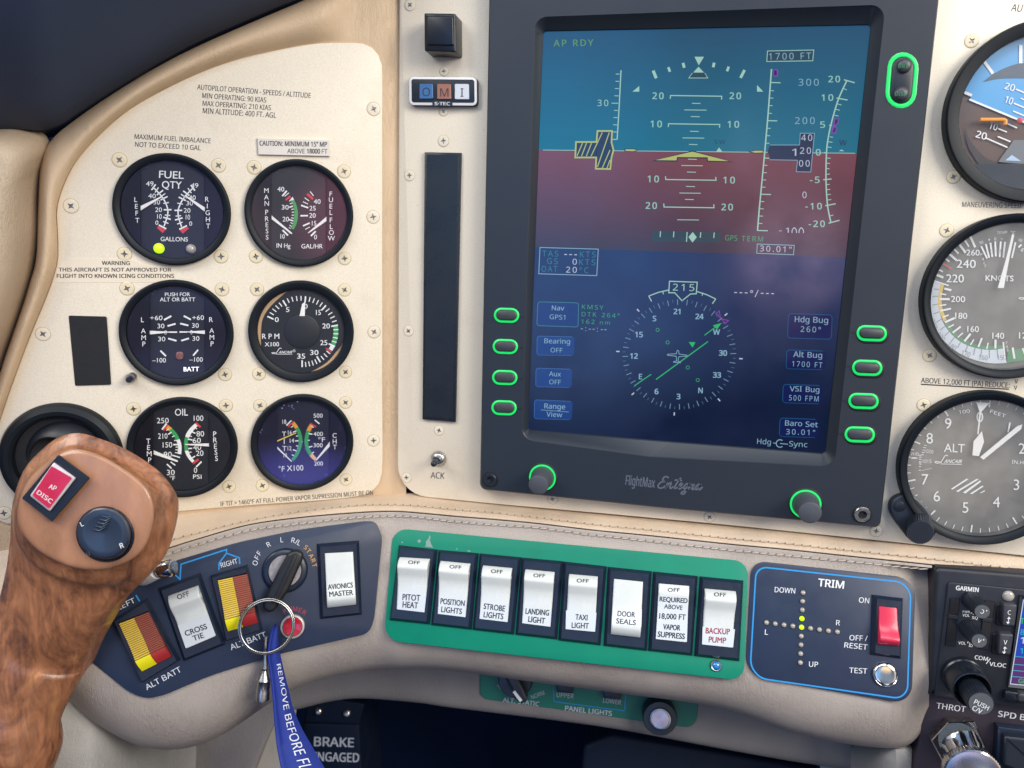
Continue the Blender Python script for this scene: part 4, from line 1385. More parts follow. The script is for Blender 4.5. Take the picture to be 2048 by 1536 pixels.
z2, z3, z4, z5, z6, z8 = Z(1060, 40, 4), Z(1430, 40, 4), Z(1060, 400, 4), Z(1430, 400, 4), Z(960, 560, 5.3333), Z(1430, 720, 4)
def DD(mb, z, l): return Draw(mb, MAIN, l, z)
d = DD(g1, z2, L1)
d.text('AP RDY', 190, 211, 506, 207, 52, 'lcd_olive', 'M', 0.02)
d.line([(728, 402), (714, 680), (697, 955)], 9, 'lcd_pale'); d.seg(697, 955, 660, 955, 7, 'lcd_pale')
for x0, y0, x1 in ((686, 432, 716), (684, 490, 714), (680, 548, 711), (676, 606, 708), (652, 665, 706), (672, 723, 702), (668, 780, 700), (665, 838, 697), (660, 895, 694)):
    d.seg(x0, y0, x1, y0 + 1, 6, 'lcd_pale')
d.text('30', 540, 688, 626, 689, 50, 'lcd_pale', 'M', 0.0)
# roll scale
d.poly([(1316, 294), (1392, 294), (1350, 362)], 'lcd_pale'); d.poly([(1348, 374), (1392, 420), (1306, 420)], 'lcd_pale'); d.poly([(1300, 426), (1398, 426), (1416, 458), (1276, 458)], 'lcd_box')
d.line([(1300, 424), (1270, 464), (1422, 464), (1398, 424)], 5, 'lcd_pale')
for x0, y0, x1, y1, w in ((985, 405, 1010, 466, 24), (1106, 378, 1120, 414, 20), (1224, 343, 1234, 382, 22), (1474, 342, 1465, 378, 22), (1590, 373, 1576, 410, 20), (1717, 400, 1684, 463, 22)):
    d.seg(x0, y0, x1, y1, w, 'lcd_pale')
d.poly([(820, 573), (874, 528), (874, 573)], 'lcd_pale'); d.poly([(1816, 520), (1866, 573), (1816, 573)], 'lcd_pale')
# pitch ladder
for lx_, ly, rx_, ry, yy, a, b, ty in ((980, 632, 1597, 632, 604, 1122, 1534, 26), (966, 857, 1582, 860, 830, 1106, 1518, 26), (942, 1297, 1548, 1306, 1276, 1084, 1488, -26), (926, 1510, 1532, 1522, 1496, 1070, 1472, -28)):
    t_ = '20' if yy in (604, 1496) else '10'
    d.text(t_, lx_, ly, lx_ + 88, ly + 1, 52, 'lcd_pbold', 'M', 0.032); d.text(t_, rx_, ry, rx_ + 90, ry + 1, 52, 'lcd_pbold', 'M', 0.032)
    d.line([(a, yy + ty), (a + 2, yy), (b, yy + 6), (b - 2, yy + ty + 6)], 8, 'lcd_pale')
for a, b, yy in ((1296, 1364, 666), (1234, 1412, 719), (1286, 1358, 772), (1280, 1350, 890), (1220, 1394, 943), (1272, 1340, 995), (1264, 1334, 1113), (1210, 1382, 1164), (1256, 1328, 1216), (1248, 1320, 1331), (1195, 1366, 1384),
                 (1240, 1310, 1435), (1178, 1352, 1598)):
    d.seg(a, yy, b, yy + 2, 6, 'lcd_pale')
d.seg(104, 1040, 2600, 1066, 5, 'lcd_pale')
# aircraft symbol
d.off = L2; d.mb = g2
d.poly([(974, 1128), (1300, 1043), (1626, 1138), (1414, 1133), (1412, 1108), (1184, 1106), (1180, 1133)], 'lcd_dark')
d.off = L3
d.poly([(1004, 1121), (1300, 1053), (1590, 1129), (1424, 1125), (1421, 1098), (1176, 1096), (1172, 1123)], 'lcd_yellow')
d.off = L2
d.poly([(756, 1028), (830, 1028), (872, 1042), (830, 1056), (756, 1054)], 'lcd_dark'); d.poly([(1866, 1040), (1800, 1040), (1742, 1054), (1800, 1068), (1866, 1066)], 'lcd_dark')
d.off = L3
d.poly([(764, 1034), (828, 1034), (856, 1042), (828, 1050), (764, 1048)], 'lcd_yellow'); d.poly([(1862, 1046), (1802, 1046), (1764, 1054), (1802, 1062), (1862, 1060)], 'lcd_yellow')
# hatched airspeed box
out_ = [(540, 888), (656, 888), (652, 980), (668, 1040), (652, 1100), (642, 1192), (526, 1190), (530, 1100), (362, 1100), (368, 976), (532, 976)]
d.off = L2; d.poly([(540, 888), (656, 888), (652, 980), (668, 1040), (652, 1100), (642, 1192), (526, 1190), (532, 1040)], 'lcd_dark'); d.poly([(368, 976), (536, 976), (532, 1100), (362, 1100)], 'lcd_dark')
d.off = L3; d.line(out_, 13, 'lcd_yellow', closed=True)
for x0, y0, x1, y1 in ((376, 1088, 420, 985), (412, 1090, 452, 985), (450, 1090, 492, 985), (488, 1090, 578, 900), (540, 1175, 634, 900), (578, 1185, 640, 1040), (614, 1190, 640, 1120)):
    d.seg(x0, y0, x1, y1, 8, 'lcd_yellow')
d.text('SW', 1478, 992, 1560, 992, 34, 'lcd_text_dark', 'M', 0.0); d.poly([(1488, 1054), (1513, 1020), (1540, 1056)], 'lcd_pale')
# altitude tape, vertical speed scale
d = DD(g1, z3, L1)
d.poly([(420, 248), (790, 240), (782, 326), (414, 332)], 'lcd_box')
d.off = L2; d.mb = g2
d.line([(420, 248), (790, 240), (782, 326), (414, 332)], 6, 'lcd_pale', closed=True)
d.text('1700 FT', 432, 318, 770, 312, 52, 'lcd_soft', 'M', 0.0)
d.line([(452, 392), (425, 750), (398, 1056), (352, 1536), (340, 1686)], 11, 'lcd_pale')
for y, a in ((500, 1), (805, 1), (1104, .5), (1394, 1), (1684, 1)):
    x = 452 - 112 * (y - 392) / 1294
    d.seg(x, y, x + (82 if a == 1 else 48), y + 2, 8, 'lcd_pale')
for y in (565, 624, 684, 746, 866, 925, 985, 1162, 1221, 1279, 1337, 1452, 1510, 1568, 1627):
    x = 452 - 112 * (y - 392) / 1294
    d.seg(x, y, x + 34, y + 1, 6, 'lcd_pale')
d.text('300', 668, 525, 830, 525, 54, 'lcd_soft', 'M', 0.0); d.text('200', 640, 832, 798, 832, 54, 'lcd_soft', 'M', 0.0); d.ctext('0', 716, 1399, 50, 'lcd_white', 0, 'M')
d.poly([(468, 398), (500, 395), (508, 410), (500, 452), (466, 452)], 'lcd_purple'); d.poly([(472, 404), (492, 402), (496, 440), (472, 445)], 'lcd_dark')
d.poly([(440, 998), (676, 998), (660, 1120), (434, 1116), (434, 1075), (420, 1058)], 'lcd_dark'); d.poly([(680, 905), (794, 905), (765, 1215), (650, 1213)], 'lcd_dark')
d.off = L3
d.line([(440, 1000), (676, 1000), (682, 906), (796, 906), (766, 1216), (650, 1214), (660, 1122), (436, 1118)], 5, 'lcd_soft')
d.text('40', 690, 966, 778, 966, 50, 'lcd_white', 'M', 0.0); d.text('20', 680, 1070, 768, 1070, 50, 'lcd_white', 'M', 0.0); d.text('00', 672, 1172, 758, 1172, 50, 'lcd_white', 'M', 0.0); d.text('1', 616, 1086, 650, 1086, 56, 'lcd_white', 'M', 0.0)
vs = catmull([(1056, 482), (988, 632), (940, 790), (908, 930), (892, 1060), (888, 1280), (900, 1480), (928, 1625)], 5)
d.off = L2; d.line(vs, 11, 'lcd_pale')
for a in ((1032, 478, 1118, 502), (972, 624, 1060, 640), (912, 842, 935, 845), (872, 1062, 895, 1062), (866, 1278, 932, 1272), (882, 1486, 966, 1470), (908, 1626, 996, 1602)):
    d.seg(*a, 9, 'lcd_pale')
for a in ((1028, 548, 1054, 560), (980, 672, 1012, 680), (966, 714, 998, 722), (956, 762, 988, 768), (918, 934, 944, 938), (905, 974, 940, 978), (900, 1016, 932, 1020), (893, 1104, 925, 1106), (890, 1147, 920, 1147), (888, 1190, 916, 1189),
          (888, 1235, 918, 1232), (890, 1318, 918, 1314), (892, 1358, 922, 1354), (896, 1398, 926, 1394), (900, 1440, 930, 1436), (918, 1568, 946, 1560)):
    d.seg(*a, 6, 'lcd_pale')
for s, x0, y0, x1 in (('20', 908, 498, 1000), ('10', 854, 646, 945), ('5', 843, 862, 880), ('0', 808, 1084, 845), ('-5', 760, 1304, 836), ('-10', 724, 1515, 854), ('-20', 750, 1656, 878)):
    d.text(s, x0, y0, x1, y0 - 1, 50, 'lcd_pbold', 'M', 0.032)
d.poly([(955, 788), (992, 786), (986, 830), (958, 848), (976, 862), (970, 905), (928, 908)], 'lcd_purple')
d.off = L3; d.poly([(962, 796), (984, 794), (978, 826), (956, 838)], 'lcd_dark'); d.poly([(954, 858), (968, 866), (962, 896), (940, 898)], 'lcd_dark')
d.text('W', 994, 1002, 1052, 1004, 44, 'lcd_text_dark', 'S', 0.02); d.poly([(990, 1048), (1012, 1036), (1036, 1050)], 'lcd_pale')
# localiser bar and fields below
d = DD(g1, z4, L1)
d.poly([(980, 250), (1528, 258), (1522, 342), (974, 332)], 'lcd_band')
d.off = L2; d.mb = g2
for a in ((1044, 250, 1041, 296, 8), (1151, 252, 1148, 298, 8), (1257, 256, 1252, 334, 8), (1366, 258, 1362, 302, 8), (1474, 260, 1470, 304, 8)):
    d.seg(*a, 'lcd_pale')
d.poly([(1302, 256), (1334, 298), (1300, 340), (1268, 296)], 'lcd_pale')
d.text('GPS', 1560, 322, 1658, 326, 42, 'lcd_green', 'S', 0.0); d.text('TERM', 1692, 329, 1864, 334, 42, 'lcd_green', 'M', 0.0)
d.line([(80, 380), (546, 393), (534, 605), (70, 590)], 6, 'lcd_soft', closed=True)
for s, x0, y0, x1, y1, c_ in (('TAS', 98, 450, 226, 452, 'teal'), ('---', 274, 452, 374, 455, 'white'), ('KTS', 398, 457, 526, 460, 'teal'), ('GS', 136, 511, 222, 513, 'teal'), ('0', 340, 516, 374, 517, 'white'),
                              ('KTS', 392, 519, 522, 522, 'teal'), ('OAT', 92, 573, 218, 575, 'teal'), ('20', 288, 580, 374, 582, 'white'), ('\u00b0C', 394, 584, 468, 586, 'teal')):
    d.text(s, x0, y0, x1, y1, 7 if s == '---' else 46, 'lcd_' + c_, 'M', 0.0) if s != '---' else [d.seg(x0 + k * 40, 436 + k, x0 + k * 40 + 22, 436 + k, 7, 'lcd_white') for k in range(3)]
d5 = DD(g2, z5, L2)
d5.line([(338, 352), (634, 363), (628, 438), (334, 426)], 6, 'lcd_soft', closed=True)
d5.text('30.01"', 358, 410, 612, 420, 46, 'lcd_white', 'M', 0.0)
d5.text('-1', 512, 262, 590, 262, 40, 'lcd_white', 'M', 0.0)
for x in (616, 672):
    d5.line(catmull([(x, 264), (x + 2, 240), (x + 18, 222), (x + 34, 240), (x + 36, 264)], 3), 7, 'lcd_white')
for x in (154, 196, 238, 366, 408, 450):
    d5.seg(x, 740 + (x - 154) * 0.03, x + 22, 740.6 + (x - 154) * 0.03, 7, 'lcd_white')
d5.circle(293, 732, 9, 5, 'lcd_white', 14); d5.seg(320, 776, 346, 720, 6, 'lcd_white')
# heading
d.line([(950, 768), (1030, 738), (1110, 720)], 8, 'lcd_pale'); d.seg(950, 768, 973, 812, 8, 'lcd_pale'); d.seg(1062, 735, 1068, 754, 7, 'lcd_pale')
d.line([(1336, 732), (1415, 758), (1486, 792)], 8, 'lcd_pale'); d.seg(1486, 792, 1458, 830, 8, 'lcd_pale'); d.seg(1384, 742, 1376, 766, 7, 'lcd_pale')
d.line([(1116, 650), (1338, 658), (1330, 750), (1284, 752), (1216, 806), (1158, 742), (1110, 742)], 8, 'lcd_pale', closed=True)
d.text('215', 1142, 724, 1314, 728, 54, 'lcd_pale', 'M', 0.0)
cc = MAIN.at(1357, 710); RR = (MAIN.at(1245, 712) - cc).length
def rose(deg, r):
    a = math.radians(deg); q = cc + (MAIN.u * math.sin(a) + MAIN.v * math.cos(a)) * (RR * r)
    return proj(q)
dp = DD(g2, IDZ, L2)
for k_ in range(72):
    big = k_ % 2 == 0
    a = k_ * 5 - 215
    dp.line([rose(a, 1.0), rose(a, 0.90 if big else 0.945)], 1.5, 'lcd_line' if big else 'lcd_dimline')
for a in (-45, -90, -135, 180, 135, 90, 45):
    dp.line([rose(a, 1.055), rose(a, 1.115)], 2.4, 'lcd_white')
for s, x, y in (('S', 1309, 637), ('21', 1354, 623), ('24', 1399, 633), ('W', 1433, 664), ('30', 1446, 706), ('33', 1434, 750), ('N', 1401, 781), ('3', 1357, 793), ('6', 1313, 783), ('E', 1281, 753), ('12', 1268, 712), ('15', 1278, 669)):
    dp.ctext(s, x, y, 10.5, 'lcd_soft', -1, 'M' if s[0].isdigit() else 'S', 0.05 if s[0].isdigit() else 0.04)
d.line([(1008, 1436), (1424, 1132)], 8, 'lcd_gbright'); d.line([(834, 1487), (970, 1394)], 7, 'lcd_gbright'); d.line([(1396, 1082), (1490, 1012)], 7, 'lcd_gbright')
d.off = L3
d.poly([(1462, 1004), (1532, 984), (1498, 1034)], 'lcd_gbright'); d.poly([(1270, 1136), (1324, 1138), (1300, 1180)], 'lcd_gbright')
for x, y in ((1021, 1039), (1101, 1139), (1262, 1340), (1342, 1441)):
    d.circle(x, y, 13, 5, 'lcd_green', 16)
d.line([(1486, 908), (1514, 888), (1524, 945)], 7, 'lcd_purple', closed=True); d.line([(1532, 952), (1588, 964), (1560, 990)], 7, 'lcd_purple', closed=True)
d.line([(1100, 1234), (1172, 1230), (1176, 1206), (1182, 1202), (1190, 1208), (1192, 1232), (1256, 1242), (1256, 1248), (1190, 1254), (1184, 1290), (1204, 1296), (1204, 1302), (1148, 1298), (1150, 1292), (1174, 1288), (1170, 1250), (1100, 1242)], 5, 'lcd_soft', closed=True)
# soft key legends
for q, col in (([(66, 822), (388, 832), (384, 1012), (60, 996)], 'key'), ([(62, 1096), (352, 1102), (348, 1244), (58, 1240)], 'key'), ([(52, 1352), (340, 1358), (334, 1500), (48, 1494)], 'key')):
    pass
def legend(q, z, fill, edge, edges='tl', border=False):
    gk = MB()
    dd = DD(gk, z, L1)
    dd.poly([p for p in rquad(q, 26, 4)], fill)
    dd = DD(gk, z, L2)
    pr = rquad(q, 26, 4)
    if border:
        dd.line(pr, 7, edge, closed=True)
    else:
        dd.line(pr[-2:] + pr[:6], 7, edge)
        dd.line(pr[-6:], 5, edge)
    gk.build('key_legend', pfd, smooth=0)
legend([(618, 232), (1052, 244), (1046, 502), (606, 486)], z6, 'lcd_key', 'lcd_grn2', border=True)
legend([(610, 598), (1010, 608), (1002, 806), (606, 800)], z6, 'lcd_keyin', 'lcd_keyedge')
legend([(598, 940), (985, 952), (976, 1148), (594, 1138)], z6, 'lcd_keyin', 'lcd_keyedge')
legend([(582, 1278), (990, 1296), (978, 1492), (578, 1480)], z6, 'lcd_keyin', 'lcd_keyedge')
legend([(588, 908), (938, 920), (930, 1114), (580, 1104)], z5, 'lcd_keyR', 'lcd_keyRedge', border=True)
legend([(574, 1198), (890, 1210), (884, 1358), (568, 1350)], z5, 'lcd_keyR', 'lcd_keyRedge')
legend([(546, 194), (862, 206), (854, 352), (540, 342)], z8, 'lcd_keyR', 'lcd_keyRedge')
legend([(520, 464), (830, 476), (822, 622), (514, 612)], z8, 'lcd_keyR', 'lcd_keyRedge')
d = DD(g2, z6, L3)
KT = [('Nav', 766, 322, 898, 326, 50, 'S', 0.01), ('GPS1', 742, 416, 908, 424, 50, 'S', 0.0), ('Bearing', 686, 674, 960, 682, 52, 'S', 0.01), ('OFF', 752, 770, 880, 774, 48, 'S', 0.0), ('Aux', 736, 1024, 862, 1030, 50, 'S', 0.01),
      ('OFF', 738, 1110, 862, 1114, 48, 'S', 0.0), ('Range', 686, 1370, 908, 1380, 54, 'S', 0.015), ('View', 708, 1456, 876, 1464, 52, 'S', 0.005)]
for s, x0, y0, x1, y1, cap, fn, w in KT:
    d.text(s, x0, y0, x1, y1, cap, 'lcd_soft', fn, w)
d.seg(648, 1385, 946, 1408, 5, 'lcd_soft')
for s, x0, y0, x1, y1, cap in (('KMSY', 1086, 308, 1316, 318, 46), ('DTK', 1084, 386, 1242, 392, 46), ('264\u00b0', 1298, 396, 1488, 404, 46), ('162', 1080, 466, 1222, 470, 46), ('nm', 1278, 472, 1386, 476, 40)):
    d.text(s, x0, y0, x1, y1, cap, 'lcd_green', 'M', 0.0)
for x0, y0 in ((1074, 520), (1160, 524), (1200, 525), (1288, 529), (1326, 530)):
    d.seg(x0, y0, x0 + 24, y0 + 1, 7, 'lcd_soft')
for x0, y0 in ((1128, 508), (1128, 540), (1252, 514), (1252, 546)):
    d.dot(x0, y0, 5, 'lcd_soft', 8)
d = DD(g2, z5, L3)
for s, x0, y0, x1, y1, cap, fn, w in (('Hdg', 638, 976, 754, 980, 46, 'S', 0.01), ('Bug', 786, 981, 904, 985, 46, 'S', 0.01), ('260\u00b0', 684, 1054, 846, 1060, 44, 'M', 0.0), ('Alt', 626, 1256, 710, 1258, 46, 'S', 0.01), ('Bug', 740, 1260, 856, 1264, 44, 'S', 0.01),
                                      ('1700 FT', 616, 1330, 858, 1342, 42, 'M', 0.0)):
    d.text(s, x0, y0, x1, y1, cap, 'lcd_soft', fn, w)
d = DD(g2, z8, L3)
for s, x0, y0, x1, y1, cap, fn, w in (('VSI', 598, 250, 694, 252, 42, 'S', 0.01), ('Bug', 726, 255, 834, 259, 42, 'S', 0.01), ('500 FPM', 592, 322, 828, 332, 42, 'M', 0.0), ('Baro', 560, 524, 696, 530, 42, 'S', 0.01), ('Set', 724, 534, 822, 538, 42, 'S', 0.01),
                                      ('30.01"', 568, 594, 800, 602, 42, 'M', 0.0), ('Hdg', 336, 670, 446, 678, 42, 'S', 0.0), ('Sync', 592, 690, 738, 698, 42, 'S', 0.0)):
    d.text(s, x0, y0, x1, y1, cap, 'lcd_soft', fn, w)
d.circle(520, 668, 30, 7, 'lcd_soft', 24, a0=50, a1=310); d.seg(466, 664, 492, 666, 6, 'lcd_soft'); d.seg(520, 668, 584, 674, 6, 'lcd_soft')
g1.build('screen_symbol', pfd, smooth=0); g2.build('screen_reading', pfd, smooth=0)

# ================================================================ the large round instruments at the right
BR = 0.0392


def centre_from(pl, off, left, top, bottom, R):
    l, t, b = pl.at(*left, off), pl.at(*top, off), pl.at(*bottom, off)
    m = (t + b) / 2
    return proj(V((l.x + R, m.y, m.z)))


mat('sky_card', (0.10, 0.36, 0.66), 0.5); mat('earth_card', (0.105, 0.062, 0.046), 0.55); mat('card_arc_dark', (0.075, 0.115, 0.16), 0.5); mat('earth_dark', (0.045, 0.035, 0.034), 0.6)
mat('pointer_orange', (0.85, 0.30, 0.02), 0.45); mat('pedestal_grey', (0.16, 0.17, 0.18), 0.5); mat('lubber_blue', (0.42, 0.55, 0.72), 0.5)
mat('tas_white', (0.62, 0.67, 0.72), 0.5); mat('band_yellow', (0.72, 0.50, 0.08), 0.5); mat('band_green', (0.06, 0.24, 0.10), 0.5); mat('tick_grey', (0.22, 0.24, 0.27), 0.6)
TP = 0.0068
RO = CO
# ---- attitude indicator
z = Z(1792, 0, 3.84)
R = 0.0415
cpx = centre_from(PLATE, CO + TP, z(368, 870), (2057, 51), (2052, 392), R)
root, c = gauge('attitude_indicator', 'round attitude indicator with blue sky and brown earth, top right', None, PLATE, RO, R, R - 0.0062, [(1943, 82), (1907, 354)], glass='glass_plain', top=TP, dial='earth_card', centre=cpx, screw_r=0.0030)
mb = MB(); d = Draw(mb, PLATE, RO + 0.0008, z)
ri = R - 0.0064
hz = lambda x: 690 + (x - 500) * 0.53 if x < 585 else 765 + (x - 565) * 0.405
arc_ = []
for k in range(180):
    a = math.radians(2 * k + 250)
    p_ = proj(c + PLATE.n * 0.0008 + (PLATE.u * math.cos(a) + PLATE.v * math.sin(a)) * ri)
    q_ = ((p_[0] - 1792) * 3.84, p_[1] * 3.84)
    if q_[1] < hz(q_[0]):
        arc_.append(q_)
d.poly(arc_ + [(585, 735), (565, 765)] if arc_[-1][0] < arc_[0][0] else [(565, 765), (585, 735)] + arc_, 'sky_card')
d.off += 0.00015
d.poly(catmull([(668, 628), (760, 560), (880, 505), (985, 484), (1110, 492), (1250, 540), (1340, 640)], 4) + catmull([(1300, 640), (1150, 612), (1000, 602), (880, 600), (780, 606), (690, 625)], 4), 'card_arc_dark')  # flat dark blue-grey arc across the sky card
d.poly(catmull([(532, 975), (560, 1060), (640, 1165), (745, 1235), (1000, 1262), (1000, 1290), (690, 1285), (590, 1190), (545, 1090)], 4, closed=True), 'earth_dark')  # darker crescent along the lower edge of the earth card
d.poly([(775, 1257), (905, 1075), (1075, 1075), (1200, 1257)], 'pedestal_grey')
d.off += 0.00012
d.seg(470, 685, 583, 733, 22, W_); d.seg(563, 763, 1100, 985, 15, W_); d.seg(668, 458, 745, 565, 24, W_); d.seg(958, 345, 958, 486, 26, W_)
d.text('20', 832, 682, 905, 702, 50, W_, 'S', 0.02); d.text('10', 832, 785, 888, 805, 52, W_, 'S', 0.02); d.text('10', 712, 985, 772, 1003, 52, W_, 'S', 0.02); d.text('20', 610, 1052, 688, 1075, 52, W_, 'S', 0.02)
for a in ((920, 685, 1060, 742, 11), (958, 755, 1040, 790, 9), (905, 793, 1060, 858, 11), (900, 853, 1000, 895, 11), (862, 952, 930, 982, 11), (786, 988, 852, 1014, 9), (782, 1048, 880, 1088, 10), (692, 1060, 856, 1132, 10)):
    d.seg(*a, W_)
d.poly([(838, 1232), (890, 1190), (962, 1238)], 'lubber_blue')
mb.build('dial_marking', root, smooth=0)
mb = MB(); tube(mb, [PLATE.at(*z(646, 921), RO + 0.003), PLATE.at(*z(828, 921), RO + 0.003), PLATE.at(*z(838, 925), RO + 0.003), PLATE.at(*z(838, 958), RO + 0.003)], 0.0010, 'pointer_orange', seg=10)
lathe(mb, PLATE.at(*z(950, 926), RO + 0.003), PLATE.n, [(0.0013, 0), (0.0012, 0.0006), (0.0004, 0.0009)], 'mark_red', seg=16)
mb.build('aircraft_symbol', root)
ri = R - 0.0062
mb = MB(); pts = []
for k in range(40):
    a = math.radians(205 + 130 * k / 39)
    pts.append(proj(c + PLATE.n * 0.0035 + (PLATE.u * math.cos(a) + PLATE.v * math.sin(a)) * (ri + 0.0006)))
yl = z(0, 1257)[1]
pts = [p for p in pts if p[1] > yl]
pts = [(pts[0][0] - 1, yl)] + pts + [(pts[-1][0] + 1, yl + 4)]
prism(mb, PLATE, pts, RO + 0.0005, RO + 0.0035, 'bezel_black'); mb.build('lower_mask', root)

# ---- airspeed indicator
z = Z(1792, 380, 3.84)
R = 0.0400
cpx = centre_from(PLATE, CO + TP, z(183, 850), (2022, 432), (2016, 752), R)
root, c = gauge('airspeed_indicator', 'round KNOTS airspeed indicator with white, yellow and green bands, right edge', None, PLATE, RO, R, R - 0.0044, [(1893, 461), (1859, 711)], glass='glass_veiled', top=TP, dial='dial_veiled', centre=cpx, screw_r=0.0031)
mb = MB(); d = Draw(mb, PLATE, RO + 0.0008, z)
O_ = [(292, 700), (264, 770), (254, 850), (258, 930), (280, 1010), (330, 1110), (400, 1190), (500, 1262), (620, 1310), (740, 1332), (850, 1328)]; I_ = [(345, 715), (328, 780), (322, 850), (332, 930), (356, 1005), (398, 1075), (460, 1140), (540, 1190), (640, 1220), (740, 1228), (828, 1215)]
d.band(O_, I_, 'tas_white', n=24)
d.band([(345, 716), (328, 780), (322, 850), (332, 930), (366, 1010)], [(372, 722), (356, 785), (350, 850), (360, 922), (388, 995)], 'band_yellow')
d.band([(372, 1020), (400, 1075), (460, 1138), (540, 1189), (640, 1219), (740, 1227), (826, 1214)], [(398, 1010), (424, 1058), (478, 1115), (552, 1162), (644, 1192), (740, 1200), (820, 1190)], 'band_green')
d.poly([(850, 1328), (860, 1230), (1100, 1200), (1120, 1290)], 'band_green')
d.off += 0.0001
for a in ((572, 358, 608, 440, 17), (530, 388, 560, 435, 12), (487, 418, 535, 482, 17), (445, 452, 480, 488, 12), (405, 487, 465, 540, 17), (375, 523, 410, 551, 12), (322, 610, 360, 626, 12), (300, 648, 364, 672, 17), (295, 698, 405, 734, 10), (372, 757, 425, 770, 16),
          (335, 797, 386, 804, 10), (333, 838, 412, 838, 16), (335, 888, 386, 880, 10), (340, 928, 422, 911, 14), (360, 977, 405, 960, 10), (375, 1016, 450, 983, 16), (402, 1056, 444, 1034, 10), (435, 1096, 497, 1049, 14), (475, 1132, 512, 1098, 10), (525, 1162, 573, 1104, 16),
          (572, 1190, 598, 1147, 10), (632, 1206, 660, 1137, 14), (697, 1220, 708, 1174, 10), (763, 1217, 765, 1149, 16), (838, 1310, 824, 1168, 12), (910, 1296, 896, 1210, 16), (990, 1260, 972, 1215, 12)):
    d.seg(*a, W_)
d.seg(350, 560, 427, 605, 13, 'mark_red')
for k_ in range(14):
    t = 0.06 + k_ * 0.068
    A_ = resample(catmull(O_, 6), 101); B_ = resample(catmull(I_, 6), 101); i_ = int(t * 100)
    a_, b_ = V(A_[i_]), V(B_[i_])
    d.line([tuple(b_), tuple(b_.lerp(a_, 0.62))], 6, 'tick_grey')
for s, x0, y0, x1, cap in (('260', 540, 502, 642, 44), ('240', 465, 597, 612, 62), ('220', 386, 708, 521, 60), ('200', 422, 860, 530, 46), ('180', 455, 988, 546, 46), ('160', 548, 1090, 636, 46), ('140', 740, 1141, 830, 46), ('120', 945, 1140, 1040, 46)):
    d.text(s, x0, y0, x1, y0 + 2, cap, W_, 'G', 0.012)
d.text('KNOTS', 688, 697, 902, 701, 42, W_, 'G', 0.02); d.text('TEMP', 776, 340, 856, 333, 20, W_, 'S'); d.text('\u00b0C', 878, 333, 916, 340, 20, W_, 'S')
for s, x, y, r_ in (('200', 293, 1030, -68), ('190', 348, 1126, -48), ('180', 432, 1200, -33), ('170', 538, 1256, -18), ('160', 670, 1287, -6), ('150', 812, 1287, 4)):
    d.ctext(s, x, y, 36, 'tick_grey', r_, 'S', 0.0, 0.85)
for a in ((655, 432, 700, 526, 13), (690, 415, 716, 520, 13), (725, 405, 740, 515, 13), (762, 396, 767, 510, 13), (805, 395, 796, 515, 13), (838, 398, 824, 520, 13), (918, 402, 890, 522, 13), (965, 420, 940, 440, 13)):
    d.seg(*a, W_)
d.ctext('6', 735, 473, 30, 'tick_grey', 0, 'S'); d.ctext('8', 797, 470, 30, 'tick_grey', 0, 'S'); d.ctext('50', 655, 402, 20, W_, 15, 'S'); d.ctext('+', 716, 382, 24, W_, 0, 'S', 0.03); d.ctext('0', 762, 376, 22, W_, 0, 'S'); d.ctext('\u2013', 812, 372, 24, W_, 0, 'S', 0.03); d.ctext('50', 955, 386, 20, W_, -20, 'S'); d.ctext('4', 968, 460, 30, W_, -20, 'S')
for ch, x, y in zip('PALT', (655, 669, 680, 685), (496, 530, 560, 585)):
    d.ctext(ch, x, y, 20, W_, -15, 'S')
for ch, x, y in zip('TAS', (848, 852, 858), (1175, 1203, 1230)):
    d.ctext(ch, x, y, 20, W_, -10, 'S')
script_logo(d, 945, 838, 1190, 838, 40, W_)
mb.build('dial_marking', root, smooth=0)
needle(root, PLATE, RO + 0.0024, z, [(782, 752), (828, 753), (868, 540), (908, 345), (893, 338), (843, 540)])

# ---- altimeter
z = Z(1740, 740, 4.042)
R = 0.0400
cpx = centre_from(PLATE, CO + TP, z(216, 800), (1979, 787), (1957, 1083), R)
root, c = gauge('altimeter', 'round ALT altimeter with long white hands and a black setting knob, lower right', None, PLATE, RO, R, R - 0.0044, [(1847, 810)], glass='glass_veiled', top=TP, dial='dial_veiled', centre=cpx, screw_r=0.0031)
mb = MB(); d = Draw(mb, PLATE, RO + 0.0008, z)
for s, x, y in (('9', 632, 433), ('8', 482, 552), ('7', 445, 884), ('6', 540, 1020), ('5', 772, 1112), ('4', 1022, 1068), ('3', 1184, 928), ('2', 1228, 635), ('0', 888, 380)):
    d.ctext(s, x, y, 84, W_, 0, 'G', 0.0, 1.0)
d.seg(1132, 425, 1116, 505, 12, W_)
d.text('ALT', 597, 662, 765, 668, 68, W_, 'G', 0.0)
d.text('100', 720, 356, 808, 345, 28, W_, 'S'); d.text('FEET', 968, 346, 1092, 386, 28, W_, 'S'); d.text('mb', 336, 690, 396, 692, 28, W_, 'S'); d.text('1020', 436, 668, 510, 676, 28, W_, 'S'); d.text('1015', 422, 752, 496, 752, 28, W_, 'S'); d.text('IN.HG', 1146, 756, 1275, 766, 28, W_, 'S')
script_logo(d, 525, 752, 750, 757, 46, W_)
d.poly([(330, 704), (368, 706), (392, 713), (368, 718), (330, 717)], W_)
for k_ in range(9):
    d.seg(*(lambda x, y, w: (x, y, x + w, y + 2))(436 - k_ * 6 if k_ < 5 else 396, 608 + k_ * 19, 22), 5, W_)
for k_ in range(5):
    y_ = 690 + k_ * 30; d.seg(395, y_, 412, y_ + 1, 5, W_)
for k_ in range(6):
    d.seg(420 + k_ * 14, 812 - k_ * 3, 427 + k_ * 14, 811 - k_ * 3, 5, W_)
